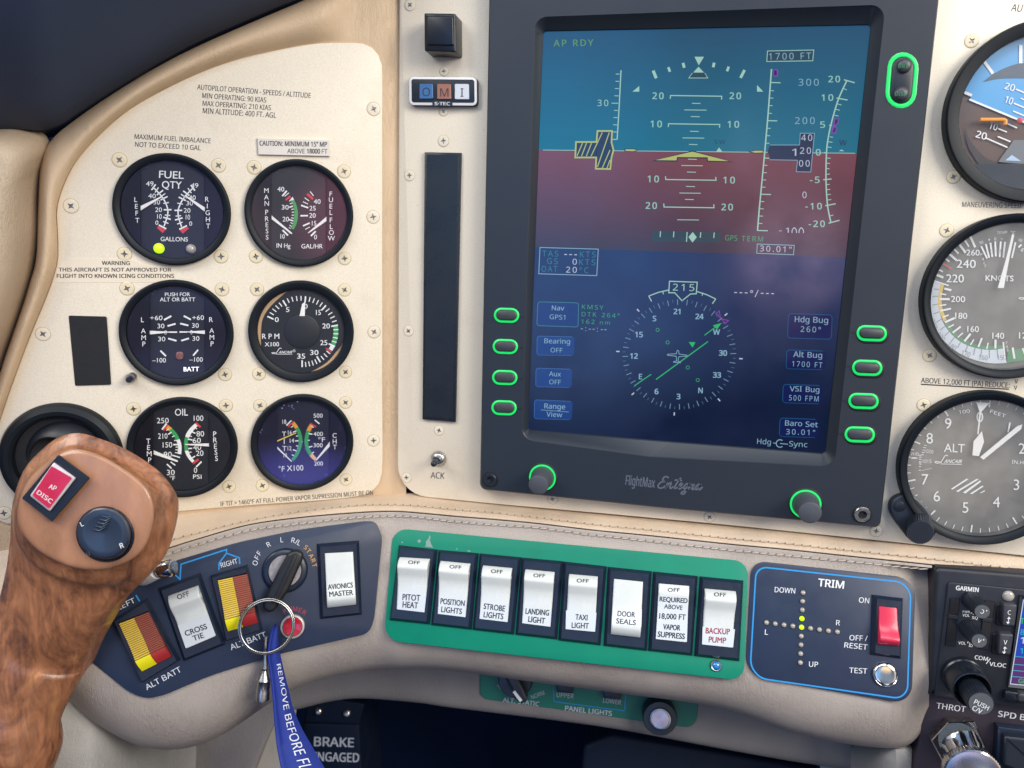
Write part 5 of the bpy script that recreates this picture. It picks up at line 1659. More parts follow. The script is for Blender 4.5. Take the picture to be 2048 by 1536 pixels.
# scale: ticks on a true circle round the dial
cd = PLATE.at(*z(845, 752), RO + 0.0008); cd = V((c.x, c.y, cd.z))
for k_ in range(50):
    a = math.radians(k_ * 7.2)
    r0, r1 = R - 0.0048, R - (0.0088 if k_ % 5 == 0 else 0.0072)
    dr = cd + PLATE.u * 0 
    p_ = lambda r_: tuple(proj(cd + (PLATE.u * math.sin(a) + PLATE.v * math.cos(a)) * r_))
    Draw(mb, PLATE, RO + 0.0008).line([p_(r0), p_(r1)], 3.0 if k_ % 5 == 0 else 1.6, W_)
for q in (((652, 962), (780, 878), (795, 884), (668, 966)), ((695, 980), (862, 880), (880, 884), (714, 985)), ((750, 990), (890, 892), (900, 902), (772, 998)), ((806, 1000), (908, 934), (918, 942), (826, 1003)), ((890, 992), (930, 970), (925, 984), (892, 997))):
    d.poly(q, W_)
mb.build('dial_marking', root, smooth=0)
needle(root, PLATE, RO + 0.0016, z, [(860, 262), (968, 266), (898, 340), (878, 520), (868, 520), (886, 338)], name='pointer')
needle(root, PLATE, RO + 0.0022, z, [(905, 495), (922, 580), (880, 696), (828, 690), (838, 578)], name='pointer')
needle(root, PLATE, RO + 0.0028, z, [(890, 705), (1190, 455), (1232, 440), (1222, 478), (918, 725)], name='pointer')
# setting knob on a lug cast on the bezel
mb = MB()
lug = rquad(zz(z, [(245, 1005), (360, 1010), (470, 1120), (560, 1290), (480, 1400), (330, 1395), (175, 1190), (150, 1080)]), 14)
prism(mb, PLATE, lug, RO, RO + 0.0045, 'bezel_black', bev=0.0012); mb.build('knob_lug', root)
mb = MB(); lathe(mb, PLATE.at(*z(238, 1102), RO + 0.0045), PLATE.n, [(0.0027, -0.0002), (0.0027, 0.0004), (0.0023, 0.0006)], 'black_plastic', seg=28)
Draw(mb, PLATE, RO + 0.00515, z).seg(205, 1110, 270, 1094, 10, 'recess_black'); mb.build('lug_screw', root)
kc = PLATE.at(*z(400, 1245), RO + 0.0045); prof = [(0.0064, 0)]; seg = 72
mb = MB()
kt = PLATE.at(*z(408, 1315), RO + 0.0175)
ax = (kt - kc); hl = ax.length; ax.normalize()
loops = []
for h_, f in ((0, 1.0), (0.85, 1.0), (0.97, 0.98), (1.0, 0.93)):
    loops.append([kc + ax * (hl * h_) + (PLATE.u * math.cos(2 * math.pi * k / seg) + PLATE.v * math.sin(2 * math.pi * k / seg)) * (0.0062 + (0.00025 if k % 2 else 0)) * f for k in range(seg)])
mb.loft(loops, 'black_plastic', cap1=True); mb.build('setting_knob', root, smooth=25)

inked(panel_main, PLATE, CO + 0.0001, Z(1792, 380, 3.84), [('MANEUVERING SPEED:', 507, 130, 970, 140, 40, 'S', -0.006, 0.06), ('ABOVE 12,000 FT (PA) REDUCE:', 192, 1480, 872, 1520, 40, 'S', 0.010), ('V', 910, 1485, 938, 1486, 34, 'S', -0.006), ('V', 905, 1535, 930, 1536, 34, 'S', -0.006)])
mb = MB(); d = Draw(mb, PLATE, CO + 0.0001, Z(1792, 380, 3.84)); d.seg(192, 1492, 868, 1530, 9, 'ink_black')
mb.build('placard_underline', panel_main, smooth=0)
inked(panel_main, PLATE, CO + 0.0001, Z(1792, 0, 3.84), [('AUTOPILOT', 880, 84, 1240, 110, 56, 'S', -0.006, 0.2)])

# ================================================================ lower bolster
US = [(-60, 1230), (60, 1180), (200, 1128), (337, 1083), (400, 1066), (497, 1042), (595, 1025), (710, 1012), (785, 1010.5), (835, 1012.5), (910, 1020), (985, 1026), (1072, 1036), (1190, 1050), (1303, 1061), (1423, 1074), (1493, 1081), (1580, 1089), (1701, 1102), (1864, 1119), (2048, 1141), (2140, 1152)]
BD = [(-60, 1250), (60, 1198), (200, 1142), (337, 1096), (400, 1076), (497, 1049), (595, 1035), (710, 1025), (785, 1022), (835, 1025), (910, 1032), (985, 1038), (1072, 1046), (1190, 1060), (1303, 1071), (1423, 1084), (1493, 1091), (1580, 1099), (1701, 1112), (1864, 1129), (2048, 1150), (2140, 1162)]
LS = [(-60, 1268), (60, 1212), (200, 1155), (337, 1108), (400, 1088), (497, 1062), (595, 1048), (710, 1036), (785, 1032.5), (835, 1035), (910, 1044), (985, 1050), (1072, 1056), (1190, 1071), (1303, 1083), (1423, 1097), (1493, 1104), (1580, 1112), (1701, 1124), (1864, 1140)]
PBOT = [(-60, 1100), (60, 1075), (200, 1044), (350, 1022), (400, 1018), (500, 1008), (595, 1002), (730, 989), (790, 985), (830, 987), (905, 996), (1002, 1006), (1072, 1013), (1190, 1024), (1303, 1035), (1423, 1046), (1493, 1053), (1580, 1061), (1701, 1074), (1864, 1090), (2048, 1110), (2140, 1120)]
def bend(px):       # height of the welt line over the upper panel planes, blending to the lower bolster planes
    return 0
def cv(C_, n): return resample(catmull(C_, 6), n)
NC = 150
pb, us, bd, ls = cv(PBOT, NC), cv(US, NC), cv(BD, NC), cv(LS, 130)
# upper welt strip: sand leather, rolled, from under the plates down to the joint
def lift(x, y, f, off):
    """f = 0 on the upper planes, 1 on the bolster planes"""
    return UW(x, y, off).lerp(BW(x, y, off), f)
rows = []
for t, f, off in ((0, 0.0, -0.004), (0.12, 0.0, -0.0008), (0.35, 0.15, 0.0005), (0.62, 0.42, 0.0010), (0.85, 0.7, 0.0006), (1.0, 0.85, -0.0004)):
    rows.append([lift(a[0] + (b[0] - a[0]) * t, a[1] + (b[1] - a[1]) * t, f, off) for a, b in zip(pb, us)])
for t, f, off in ((0.25, 0.9, -0.0001), (0.65, 0.95, 0.0003), (0.92, 1.0, -0.0002), (1.05, 1.0, -0.0018)):
    rows.append([lift(a[0] + (b[0] - a[0]) * t, a[1] + (b[1] - a[1]) * t, f, off) for a, b in zip(us, bd)])
mb = MB(); grid(mb, rows, 'sand_leather')
welt = thing('welt_strip', 'sand leather strip with a stitched seam under the instrument panels', 'leather strip', UW(900, 1015, 0))
mb.build('leather', welt, smooth=60)


def stitches(parent, C_, fn, pitch, m, ln, rad, x0, x1):
    dense = resample(catmull(C_, 8), 1200); mb = MB(); hb = MB()
    acc = 0
    P = [fn(*p) for p in dense]
    last_ = 0
    i = 0
    while i < len(dense) - 1:
        j = i; s = 0
        while j < len(dense) - 1 and s < pitch:
            s += (P[j + 1] - P[j]).length; j += 1
        if j >= len(dense) - 1:
            break
        if x0 <= dense[i][0] <= x1:
            a, b = P[i], P[j]
            dirn = (b - a)
            nrm = (CC - a).normalized()
            dn = dirn.cross(nrm).normalized()
            jit = random.uniform(-0.00012, 0.00012)
            p0 = a + dirn * 0.08 + dn * (0.00028 + jit) - nrm * 0.0001
            p1 = a + dirn * 0.5 + nrm * 0.00042 + dn * jit
            p2 = a + dirn * 0.94 - dn * (0.00030 - jit) - nrm * 0.0001
            tube(mb, [p0, p0.lerp(p1, 0.55) + nrm * 0.0002, p1, p1.lerp(p2, 0.45) + nrm * 0.0002, p2], [rad * 0.7, rad, rad, rad, rad * 0.7], m, seg=6)
            hb.face([p2 + dn * 0.0006 + nrm * 0.00016 + dirn * 0.0, p2 - dn * 0.0004 + nrm * 0.00016 + dirn * 0.04, p2 - dn * 0.0005 + nrm * 0.00016 + dirn * 0.20, p2 + dn * 0.0003 + nrm * 0.00016 + dirn * 0.16], 'stitch_hole')
        i = j
    mb.build('stitching', parent, smooth=60)
    hb.build('needle_hole', parent, smooth=0)


stitches(welt, US, lambda x, y: lift(x, y, 0.85, -0.0002), 0.0042, 'thread', 1, 0.00034, 150, 2060)

# the bolster itself: grey leather pad that carries the switch panels
LS_ = [(-60, 1268), (60, 1212), (200, 1155), (335, 1108), (400, 1088), (497, 1062), (595, 1048), (710, 1036), (800, 1033), (910, 1044), (1072, 1056), (1250, 1077), (1452, 1100), (1600, 1115), (1740, 1128), (1830, 1137), (1864, 1140)]
BT_ = [(-80, 1330), (40, 1330), (128, 1392), (200, 1452), (300, 1497), (420, 1482), (580, 1382), (700, 1345), (810, 1337), (905, 1341), (1060, 1363), (1243, 1387), (1440, 1416), (1590, 1466), (1730, 1493), (1815, 1491), (1857, 1440)]
top_, bot_ = cv(LS_, 160), cv(BT_, 160)
bdb = cv([p for p in BD if p[0] < 1865], 160)
rows = []
rows.append([lift(x, y + 1, 1.0, -0.004) for x, y in bdb]); rows.append([lift(x, y + 2, 1.0, 0.0002) for x, y in bdb])
rows.append([BW(a[0] * .5 + b[0] * .5, a[1] * .5 + b[1] * .5 + 1, 0.0005) for a, b in zip(bdb, top_)])
def sidek(i):
    return sm(150, 159, i)
for t, off in ((0.0, -0.0001), (0.05, 0.0004), (0.14, 0.0008), (0.3, 0.0008), (0.5, 0.0008), (0.66, 0.0006), (0.76, -0.0006), (0.84, -0.003), (0.91, -0.0075), (0.96, -0.0125), (1.0, -0.020)):
    rows.append([BW(a[0] + (b[0] - a[0]) * t, a[1] + (b[1] - a[1]) * t, off - 0.012 * sidek(i) * (1 if t < 0.97 else 0.4)) for i, (a, b) in enumerate(zip(top_, bot_))])
rows.append([BW(a[0] + (b[0] - a[0]) * 0.985, a[1] + (b[1] - a[1]) * 0.985, -0.045) for a, b in zip(top_, bot_)])
mb = MB(); grid(mb, rows, 'grey_leather')
# closed right-hand end
mb.loft([[r[-1] for r in rows], [r[-1] - TRIM.n * 0.03 - V((0.004, 0, 0)) for r in rows]], 'grey_leather', closed=False)
bolster = thing('switch_bolster', 'grey leather padded bolster carrying the switch panels', 'padded bolster', BW(1000, 1300, -0.02))
mb.build('leather', bolster, smooth=60)
stitches(bolster, [p for p in LS], lambda x, y: BW(x, y, 0.0004), 0.0042, 'thread_pale', 1, 0.00029, 150, 1838)

# ================================================================ switch panels
mat('panel_navy', (0.014, 0.026, 0.060), 0.42, var=0.06, vs=90)
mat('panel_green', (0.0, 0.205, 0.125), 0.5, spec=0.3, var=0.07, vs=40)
mat('green_shaded', (0.004, 0.14, 0.09), 0.48, var=0.07, vs=40)  # panel green darkened: the bolster's shade is put into the colour
mat('switch_black', (0.010, 0.017, 0.036), 0.33, var=0.05, vs=200)
mat('rocker_white', (0.64, 0.665, 0.645), 0.26, coat=0.25, var=0.03, vs=150)
mat('sticker_white', (0.62, 0.665, 0.695), 0.33)
mat('line_blue', (0.015, 0.26, 0.62), 0.5)
mat('legend_white', (0.70, 0.71, 0.74), 0.5)
mat('legend_grey', (0.46, 0.48, 0.52), 0.5)
mat('legend_orange', (0.72, 0.38, 0.10), 0.5)
mat('legend_red', (0.42, 0.04, 0.06), 0.5)
mat('rocker_red', (0.62, 0.028, 0.075), 0.30, coat=0.2)
mat('button_red', (0.55, 0.02, 0.05), 0.14, coat=0.6)
mat('guard_yellow', (0.78, 0.56, 0.06), 0.4, var=0.06, vs=300)
mat('guard_yellow_bright', (0.85, 0.76, 0.01), 0.35)
mat('guard_rust', (0.36, 0.085, 0.045), 0.4, var=0.08, vs=300)
mat('guard_red', (0.40, 0.03, 0.03), 0.35)
mat('groove_dark', (0.30, 0.17, 0.03), 0.6); mat('groove_rust', (0.13, 0.03, 0.018), 0.6)
mat('wear_mark', (0.20, 0.30, 0.27), 0.45)
PT = 0.0018     # face of the panel plates over the bolster
zC5, zC6, zC8, zD1, zD2, zD3, zA7 = Z(0, 1100, 3.5234), Z(400, 1020, 5.12), Z(760, 1040, 5.3333), Z(1120, 1060, 4.956), Z(1480, 1100, 4.8), Z(1830, 1120, 3.693), Z(0, 780, 4)

key_panel = thing('switch_console', 'angular dark navy switch panel at left with the ignition key', 'switch panel', KEYP.at(550, 1250, PT))
mb = MB()
kp = rquad([(752, 1043), (764, 1072), (764, 1085), (748, 1245), (735, 1268), (700, 1276), (560, 1308), (420, 1352), (330, 1390), (296, 1398), (262, 1388), (180, 1322), (120, 1280), (60, 1235), (40, 1215), (320, 1131), (470, 1086), (600, 1059), (725, 1043)],
           [10, 8, 3, 16, 10, 6, 20, 20, 10, 12, 18, 8, 3, 3, 3, 20, 30, 30, 8], 4)
prism(mb, KEYP, kp, 0.0002, PT, 'panel_navy', bev=0.0004, bseg=2); mb.build('panel_plate', key_panel)
mb = MB(); d = Draw(mb, KEYP, PT + 0.00006, zA7)
d.line([(1180, 1504), (1280, 1462), (1370, 1452)], 11, 'line_blue'); d.line([(1340, 1420), (1440, 1515), (1448, 1394), (1812, 1276), (1812, 1304)], 11, 'line_blue')
d.line([(1752, 1440), (1752, 1386), (1812, 1306), (1914, 1342), (1918, 1392)], 11, 'line_blue')
d.z = zC5; d.line([(958, 318), (984, 362)], 11, 'line_blue')
mb.build('blue_line', key_panel, smooth=0)
mb = MB(); d = Draw(mb, KEYP, PT + 0.00006, zC5)
d.text('RIGHT', 1560, 125, 1676, 93, 34, 'legend_white', 'S', 0.008); d.text('LEFT', 836, 425, 956, 368, 36, 'legend_white', 'S', 0.008)
d.text('ALT BATT', 1036, 988, 1282, 855, 40, 'legend_white', 'S', 0.004)
d.text('ALT BATT', 1630, 706, 1880, 612, 40, 'legend_white', 'S', 0.004)
d.z = zC6
for ch, x, y, r_, m_ in (('O', 565, 542, 66, 0), ('F', 583, 486, 58, 0), ('F', 606, 441, 50, 0), ('R', 702, 352, 28, 0), ('L', 838, 305, 4, 0), ('R', 955, 310, -12, 0), ('/', 990, 322, -18, 0), ('L', 1016, 338, -28, 0)):
    d.ctext(ch, x, y, 50, 'legend_white', r_, 'S', 0.0)
for ch, x, y, r_ in (('S', 1084, 382, -38), ('T', 1112, 420, -50), ('A', 1140, 470, -58), ('R', 1160, 518, -68), ('T', 1172, 566, -76)):
    d.ctext(ch, x, y, 46, 'legend_orange', r_, 'S', 0.0)
for ch, x, y, r_ in (('P', 868, 1040, 34), ('R', 906, 1020, 16), ('I', 936, 1010, 6), ('M', 974, 1012, -6), ('E', 1026, 1026, -20), ('R', 1068, 1050, -32)):
    d.ctext(ch, x, y, 46, 'legend_red', r_, 'S', 0.0)
mb.build('panel_lettering', key_panel, smooth=0)

green_panel = thing('switch_console', 'bright green switch panel holding a row of eight rocker switches', 'switch panel', GREEN.at(1130, 1220, PT))
mb = MB()
gp = rquad([(786, 1056), (1497, 1123), (1488, 1362), (767, 1281)], [30, 28, 30, 34], 7)
prism(mb, GREEN, gp, 0.0002, PT, 'panel_green', bev=0.0004, bseg=2); mb.build('panel_plate', green_panel)
mb = MB(); d = Draw(mb, GREEN, PT + 0.00005, zC8)
d.poly([(525, 160), (540, 178), (532, 215), (548, 262), (568, 294), (478, 284), (492, 262), (488, 232), (510, 205), (522, 192)], 'wear_mark'); d.dot(418, 225, 18, 'wear_mark', 9); d.dot(236, 238, 9, 'wear_mark', 7); d.dot(820, 308, 8, 'wear_mark', 7)
d.poly([(930, 322), (960, 326), (966, 340), (944, 338)], 'wear_mark')
mb.build('worn_patch', green_panel, smooth=0)
root = thing('indicator_light', 'small blue indicator light under the BACKUP PUMP switch', 'indicator light', GREEN.at(1432, 1331, PT))
mat('lens_blue', (0.01, 0.16, 0.42), 0.08, coat=1.0, emit=(0.0, 0.12, 0.32), es=0.25)
c = GREEN.at(1432, 1331, PT)
mb = MB(); lathe(mb, c, GREEN.n, [(0.0029, 0), (0.0029, 0.0008), (0.0026, 0.0011), (0.0022, 0.0010), (0.0021, 0.0003)], 'steel', seg=32, cap1=False); mb.build('rim', root)
mb = MB(); lathe(mb, c, GREEN.n, [(0.0022, 0.0002), (0.0020, 0.0010), (0.0014, 0.0015), (0.0005, 0.0018)], 'lens_blue', seg=28); mb.build('lens', root, smooth=60)

trim_panel = thing('switch_console', 'dark navy TRIM panel with a cross of small lights at lower right', 'trim panel', TRIM.at(1660, 1250, PT))
mb = MB()
tp_ = rquad([(1503, 1121), (1832, 1157), (1824, 1410), (1490, 1352)], [30, 40, 40, 42], 8)
prism(mb, TRIM, tp_, 0.0002, PT, 'panel_navy', bev=0.0005, bseg=2); mb.build('panel_plate', trim_panel)
mb = MB(); d = Draw(mb, TRIM, PT + 0.00006, IDZ)
d.line(rquad([(1512.5, 1133), (1822, 1166), (1814.5, 1399), (1499.5, 1354)], [22, 32, 28, 36], 8), 3.0, 'line_blue', closed=True); mb.build('blue_line', trim_panel, smooth=0)
mb = MB(); d = Draw(mb, TRIM, PT + 0.00006, zD2)
d.text('TRIM', 748, 346, 994, 371, 72, 'label_white', 'S', 0.03)
for s, x0, y0, x1, y1 in (('DOWN', 332, 404, 528, 418), ('ON', 1140, 503, 1238, 512), ('R', 922, 722, 958, 724), ('L', 238, 812, 268, 814), ('OFF /', 1050, 866, 1224, 874), ('RESET', 1000, 936, 1220, 958), ('UP', 662, 1120, 748, 1124), ('TEST', 1048, 1178, 1220, 1188)):
    d.text(s, x0, y0, x1, y1, 50, 'legend_white', 'S', 0.008)
mb.build('panel_lettering', trim_panel, smooth=0)
def trim_led(x, y, lit):
    c = TRIM.at(*zD2(x, y), PT)
    mb = MB()
    lathe(mb, c, TRIM.n, [(0.00150, -0.0001), (0.00150, 0.00015), (0.00128, 0.0002)], 'recess_black', seg=22, cap1=False)
    lathe(mb, c, TRIM.n, [(0.00128, 0.0001), (0.00122, 0.0006), (0.0009, 0.0010), (0.0003, 0.0012)], 'led_lime' if lit else 'led_clear', seg=20)
    o = mb.build('indicator_light', trim_panel, smooth=60)
    if lit:
        o['label'] = 'lit lime lamp'
for x, y, l_ in ((604, 410, 0), (600, 492, 0), (597, 575, 0), (593, 658, 1), (590, 741, 1), (587, 827, 0), (584, 910, 0), (581, 995, 0), (578, 1081, 0), (254, 697, 0), (337, 708, 0), (421, 719, 0), (505, 730, 0), (676, 752, 0), (761, 764, 0), (847, 776, 0), (933, 786, 0)):
    trim_led(x, y, l_)

# ---- rocker switches
def lerp2(a, b, t): return (a[0] + (b[0] - a[0]) * t, a[1] + (b[1] - a[1]) * t)
def quadpt(q, s, t):
    return lerp2(lerp2(q[0], q[1], s), lerp2(q[3], q[2], s), t)


def rocker_switch(name, label, pl, outer, slot, sections, cat='rocker switch', body='rocker_white', side=None, lettering=(), group=None, z=IDZ, fh=0.0030, bev=0.0016, stripes=None, stickers=()):
    """outer: housing outline in px at the panel face; slot: rocker opening in px at the housing face;
    sections: (t, height over the panel) profile of the rocker from top to bottom of the slot"""
    base = PT
    cx = sum(p[0] for p in outer) / 4; cy = sum(p[1] for p in outer) / 4
    root = thing(name, label, cat, pl.at(cx, cy, base), group)
    fq = []
    for p, (dx, dy) in zip(outer, ((1, 1), (-1, 1), (-1, -1), (1, -1))):
        fq.append(p)
    # bevelled frame: outer foot, bevel to the face, then the slot
    b = Plane(pl.p0 + pl.n * base, pl.n)
    ab = [b.ab(pl.at(*p, base)) for p in outer]
    A_ = sum(ab[i - 1][0] * ab[i][1] - ab[i][0] * ab[i - 1][1] for i in range(4))
    rev = A_ < 0
    if rev: ab = ab[::-1]
    ins = inset2(ab, bev)
    sl = [b.ab(pl.at(*p, base + fh)) for p in slot]
    if rev: sl = sl[::-1]
    mb = MB()
    mb.loft([[b.xyz(*p, -0.0002) for p in ab], [b.xyz(*p, 0.0006) for p in ab], [b.xyz(*p, fh) for p in ins], [b.xyz(*p, fh) for p in sl], [b.xyz(*p, -0.0002) for p in sl]], 'switch_black')
    mb.build('housing', root, smooth=0)
    # rocker: extruded profile across the slot, slightly narrower than it
    sq = [b.ab(pl.at(*p, base + fh)) for p in slot]
    ce = (sum(p[0] for p in sq) / 4, sum(p[1] for p in sq) / 4)
    sq = [(p[0] + (ce[0] - p[0]) * 0.03, p[1] + (ce[1] - p[1]) * 0.012) for p in sq]
    prof = catmull([(t, h) for t, h in sections], 4)
    def pt(s, t, h):
        x, y = quadpt(sq, s, t); return b.xyz(x, y, h)
    e_ = 0.02
    cols_ = [(0.0, -0.0012), (0.0, -0.00045), (0.025, -0.0001), (0.06, 0.0)] + [(1 - 0.06, 0.0), (1 - 0.025, -0.0001), (1.0, -0.00045), (1.0, -0.0012)]
    mb = MB(); split = stripes is not None
    def bodymat(s): return body
    rows = []
    def colset(lo, hi):
        return [(lo + (hi - lo) * s, dh) for s, dh in cols_]
    def surf(lo, hi, m_):
        cs = colset(lo, hi)
        rows = [[pt(s, prof[0][0], 0.0) for s, dh in cs]]
        for t, h in prof:
            rows.append([pt(s, t, h + dh if dh > -0.001 else 0.0) for s, dh in cs])
        rows.append([pt(s, prof[-1][0], 0.0) for s, dh in cs])
        mbx = MB(); grid(mbx, rows, m_); return mbx
    def at_surface(x, y, extra=0.00012):
        """the point of the rocker's own surface seen at px x, y"""
        h = fh
        for _ in range(8):
            p = pl.at(x, y, base + h)
            a_, c_ = b.ab(p)
            # t along the slot
            t0, t1 = V(quadpt(sq, 0.5, 0)), V(quadpt(sq, 0.5, 1)); dv = t1 - t0
            t = max(0.0, min(1.0, (V((a_, c_)) - t0).dot(dv) / dv.dot(dv)))
            for (ta_, ha), (tb_, hb) in zip(prof, prof[1:]):
                if ta_ <= t <= tb_:
                    h = ha + (hb - ha) * (t - ta_) / max(1e-9, tb_ - ta_); break
            else:
                h = prof[0][1] if t < prof[0][0] else prof[-1][1]
        return pl.at(x, y, base + h + extra)
    if not split:
        rk = surf(0, 1, body).build('rocker', root, smooth=50)
    else:
        rk = root
        for lo, hi, ridged, plain, tsw, groove in stripes:
            # ridged upper part, smooth lower lip
            mbx = MB(); N_ = 19
            ts = []
            for k in range(N_):
                t = 0.02 + (tsw - 0.02) * k / N_; dt = (tsw - 0.02) / N_
                ts += [(t, 0.0), (t + dt * 0.55, 0.0), (t + dt * 0.62, -0.00035), (t + dt * 0.93, -0.00035)]
            def hh(t):
                for (ta_, ha), (tb_, hb) in zip(prof, prof[1:]):
                    if ta_ <= t <= tb_:
                        return ha + (hb - ha) * (t - ta_) / max(1e-9, tb_ - ta_)
                return prof[0][1] if t < prof[0][0] else prof[-1][1]
            rws = [[pt(lo, t, 0.0), pt(lo, t, hh(t) + dh)] + [pt(hi, t, hh(t) + dh), pt(hi, t, 0.0)] for t, dh in ts]
            mbx.loft(rws, None, closed=False, ms=[(groove if i % 4 == 2 else ridged) for i in range(len(rws) - 1)])
            mbx.build('ridged_rocker', root, smooth=0)
            mbx = MB()
            ts = [tsw + (1 - tsw) * k / 8 for k in range(9)]
            rws = [[pt(lo, t, 0.0), pt(lo, t, hh(t)), pt(hi, t, hh(t)), pt(hi, t, 0.0)] for t in ts]
            rws.append([pt(s, 1.0, 0.0) for s in (lo, lo, hi, hi)])
            grid(mbx, rws, plain); mbx.build('rocker_lip', root, smooth=40)
    class SDraw(Draw):
        def P(self, x, y): return at_surface(*self.z(x, y), self.off)
    for stq in stickers:
        mb = MB(); sd = SDraw(mb, pl, 0.00008, z)
        n_ = 8
        for i in range(n_):
            sd.poly([quadpt(stq, 0, i / n_), quadpt(stq, 1, i / n_), quadpt(stq, 1, (i + 1) / n_), quadpt(stq, 0, (i + 1) / n_)], 'sticker_white')
        mb.build('label_sticker', rk, smooth=0)
    if lettering:
        mb = MB(); sd = SDraw(mb, pl, 0.00020, z)
        for it in lettering:
            sd.text(it[0], *it[1:5], it[5], it[6], *(it[7:]))
        mb.build('lettering', rk, smooth=0)
    return root


SEC_OFF = [(0.0, 0.0040), (0.06, 0.0066), (0.13, 0.0080), (0.19, 0.0084), (0.26, 0.0074), (0.36, 0.0058), (0.46, 0.0049), (0.56, 0.0044), (0.68, 0.0041), (0.85, 0.0038), (1.0, 0.0035)]
SEC_ON = [(0.0, 0.0036), (0.15, 0.0039), (0.35, 0.0043), (0.5, 0.0048), (0.62, 0.0056), (0.74, 0.0068), (0.82, 0.0074), (0.88, 0.0070), (0.95, 0.0056), (1.0, 0.0040)]
SEC_FLAT = [(0.0, 0.0038), (0.10, 0.0052), (0.18, 0.0056), (0.28, 0.0050), (0.45, 0.0044), (0.6, 0.0042), (0.8, 0.0040), (1.0, 0.0037)]
K_ = 'ink_black'
GRP = 'rocker switches in the green panel'
fw = 0.020
def mid(a, b): return ((a[0] + b[0]) / 2, (a[1] + b[1]) / 2)
rocker_switch('rocker_switch', 'white PITOT HEAT rocker switch, first in the green panel row', GREEN, zz(zC8, [(205, 268), (614, 315), (532, 1112), (105, 1066)]), zz(zC8, [(210, 392), (540, 412), (478, 988), (172, 952)]), SEC_OFF, group=GRP, z=zC8,
              lettering=[('OFF', 300, 466, 422, 474, 36, K_, 'G', fw), ('PITOT', 240, 853, 426, 864, 64, K_, 'G', fw), ('HEAT', 240, 932, 402, 944, 64, K_, 'G', fw)], stickers=[[(204, 765), (492, 792), (472, 985), (182, 952)]])
rocker_switch('rocker_switch', 'white POSITION LIGHTS rocker switch between PITOT HEAT and STROBE LIGHTS', GREEN, zz(zC8, [(628, 318), (1052, 354), (978, 1168), (548, 1118)]), zz(zC8, [(646, 432), (972, 462), (916, 1040), (610, 1002)]), SEC_OFF, group=GRP, z=zC8,
              lettering=[('OFF', 740, 514, 866, 524, 36, K_, 'G', fw), ('POSITION', 644, 894, 900, 920, 60, K_, 'G', fw), ('LIGHTS', 652, 980, 870, 1004, 58, K_, 'G', fw)], stickers=[[(636, 806), (916, 838), (910, 1036), (618, 1000)]])
rocker_switch('rocker_switch', 'white STROBE LIGHTS rocker switch, third from the left on green', GREEN, zz(zC8, [(1066, 356), (1508, 398), (1428, 1220), (990, 1170)]), zz(zC8, [(1098, 480), (1418, 510), (1366, 1092), (1056, 1056)]), SEC_OFF, group=GRP, z=zC8,
              lettering=[('OFF', 1183, 564, 1306, 572, 38, K_, 'G', fw), ('STROBE', 1104, 948, 1330, 976, 60, K_, 'G', fw), ('LIGHTS', 1104, 1036, 1312, 1060, 60, K_, 'G', fw)], stickers=[[(1082, 860), (1370, 896), (1358, 1088), (1062, 1052)]])
rocker_switch('rocker_switch', 'white LANDING LIGHT rocker switch, fourth from the left on green', GREEN, zz(zC8, [(1514, 400), (1958, 440), (1890, 1272), (1446, 1222)]), zz(zC8, [(1548, 522), (1870, 552), (1822, 1142), (1510, 1102)]), SEC_OFF, group=GRP, z=zC8,
              lettering=[('OFF', 1636, 608, 1760, 614, 38, K_, 'G', fw), ('LANDING', 1552, 1000, 1800, 1020, 60, K_, 'G', fw + .006), ('LIGHT', 1580, 1086, 1756, 1106, 60, K_, 'G', fw + .006)], stickers=[[(1536, 930), (1822, 962), (1816, 1138), (1518, 1098)]])
rocker_switch('rocker_switch', 'white TAXI LIGHT rocker switch beside DOOR SEALS', GREEN, zz(zD1, [(38, 312), (462, 360), (402, 1142), (-16, 1092)]), zz(zD1, [(88, 432), (380, 458), (350, 1012), (52, 984)]), SEC_OFF, group=GRP, z=zD1,
              lettering=[('OFF', 165, 518, 283, 524, 36, K_, 'G', fw), ('TAXI', 152, 888, 270, 896, 54, K_, 'G', fw), ('LIGHT', 116, 970, 284, 978, 54, K_, 'G', fw)], stickers=[[(60, 796), (362, 820), (348, 1008), (56, 982)]])
rocker_switch('rocker_switch', 'white DOOR SEALS rocker switch without the word OFF, tipped forward at the bottom', GREEN, zz(zD1, [(474, 364), (908, 408), (860, 1196), (432, 1146)]), zz(zD1, [(530, 480), (828, 510), (798, 1068), (498, 1034)]), SEC_ON, group=GRP, z=zD1,
              lettering=[('DOOR', 570, 852, 742, 866, 52, K_, 'G', fw), ('SEALS', 555, 924, 750, 944, 50, K_, 'G', fw)], stickers=[[(524, 772), (812, 790), (806, 965), (514, 938)]])
rocker_switch('rocker_switch', 'white VAPOR SUPPRESS rocker switch covered in five lines of lettering', GREEN, zz(zD1, [(922, 410), (1364, 456), (1310, 1244), (874, 1196)]), zz(zD1, [(974, 526), (1284, 552), (1254, 1114), (948, 1082)]), SEC_FLAT, group=GRP, z=zD1,
              lettering=[('OFF', 1067, 610, 1186, 614, 36, K_, 'G', fw), ('REQUIRED', 988, 706, 1262, 724, 46, K_, 'G', 0.03), ('ABOVE', 1032, 776, 1212, 792, 42, K_, 'G', 0.018), ('18,000 FT', 984, 878, 1244, 892, 54, K_, 'G', 0.018), ('VAPOR', 1022, 984, 1190, 996, 52, K_, 'G', fw + .008), ('SUPPRESS', 968, 1058, 1234, 1082, 54, K_, 'G', fw + .008)],
              stickers=[[(976, 650), (1272, 676), (1258, 1110), (950, 1080)]])
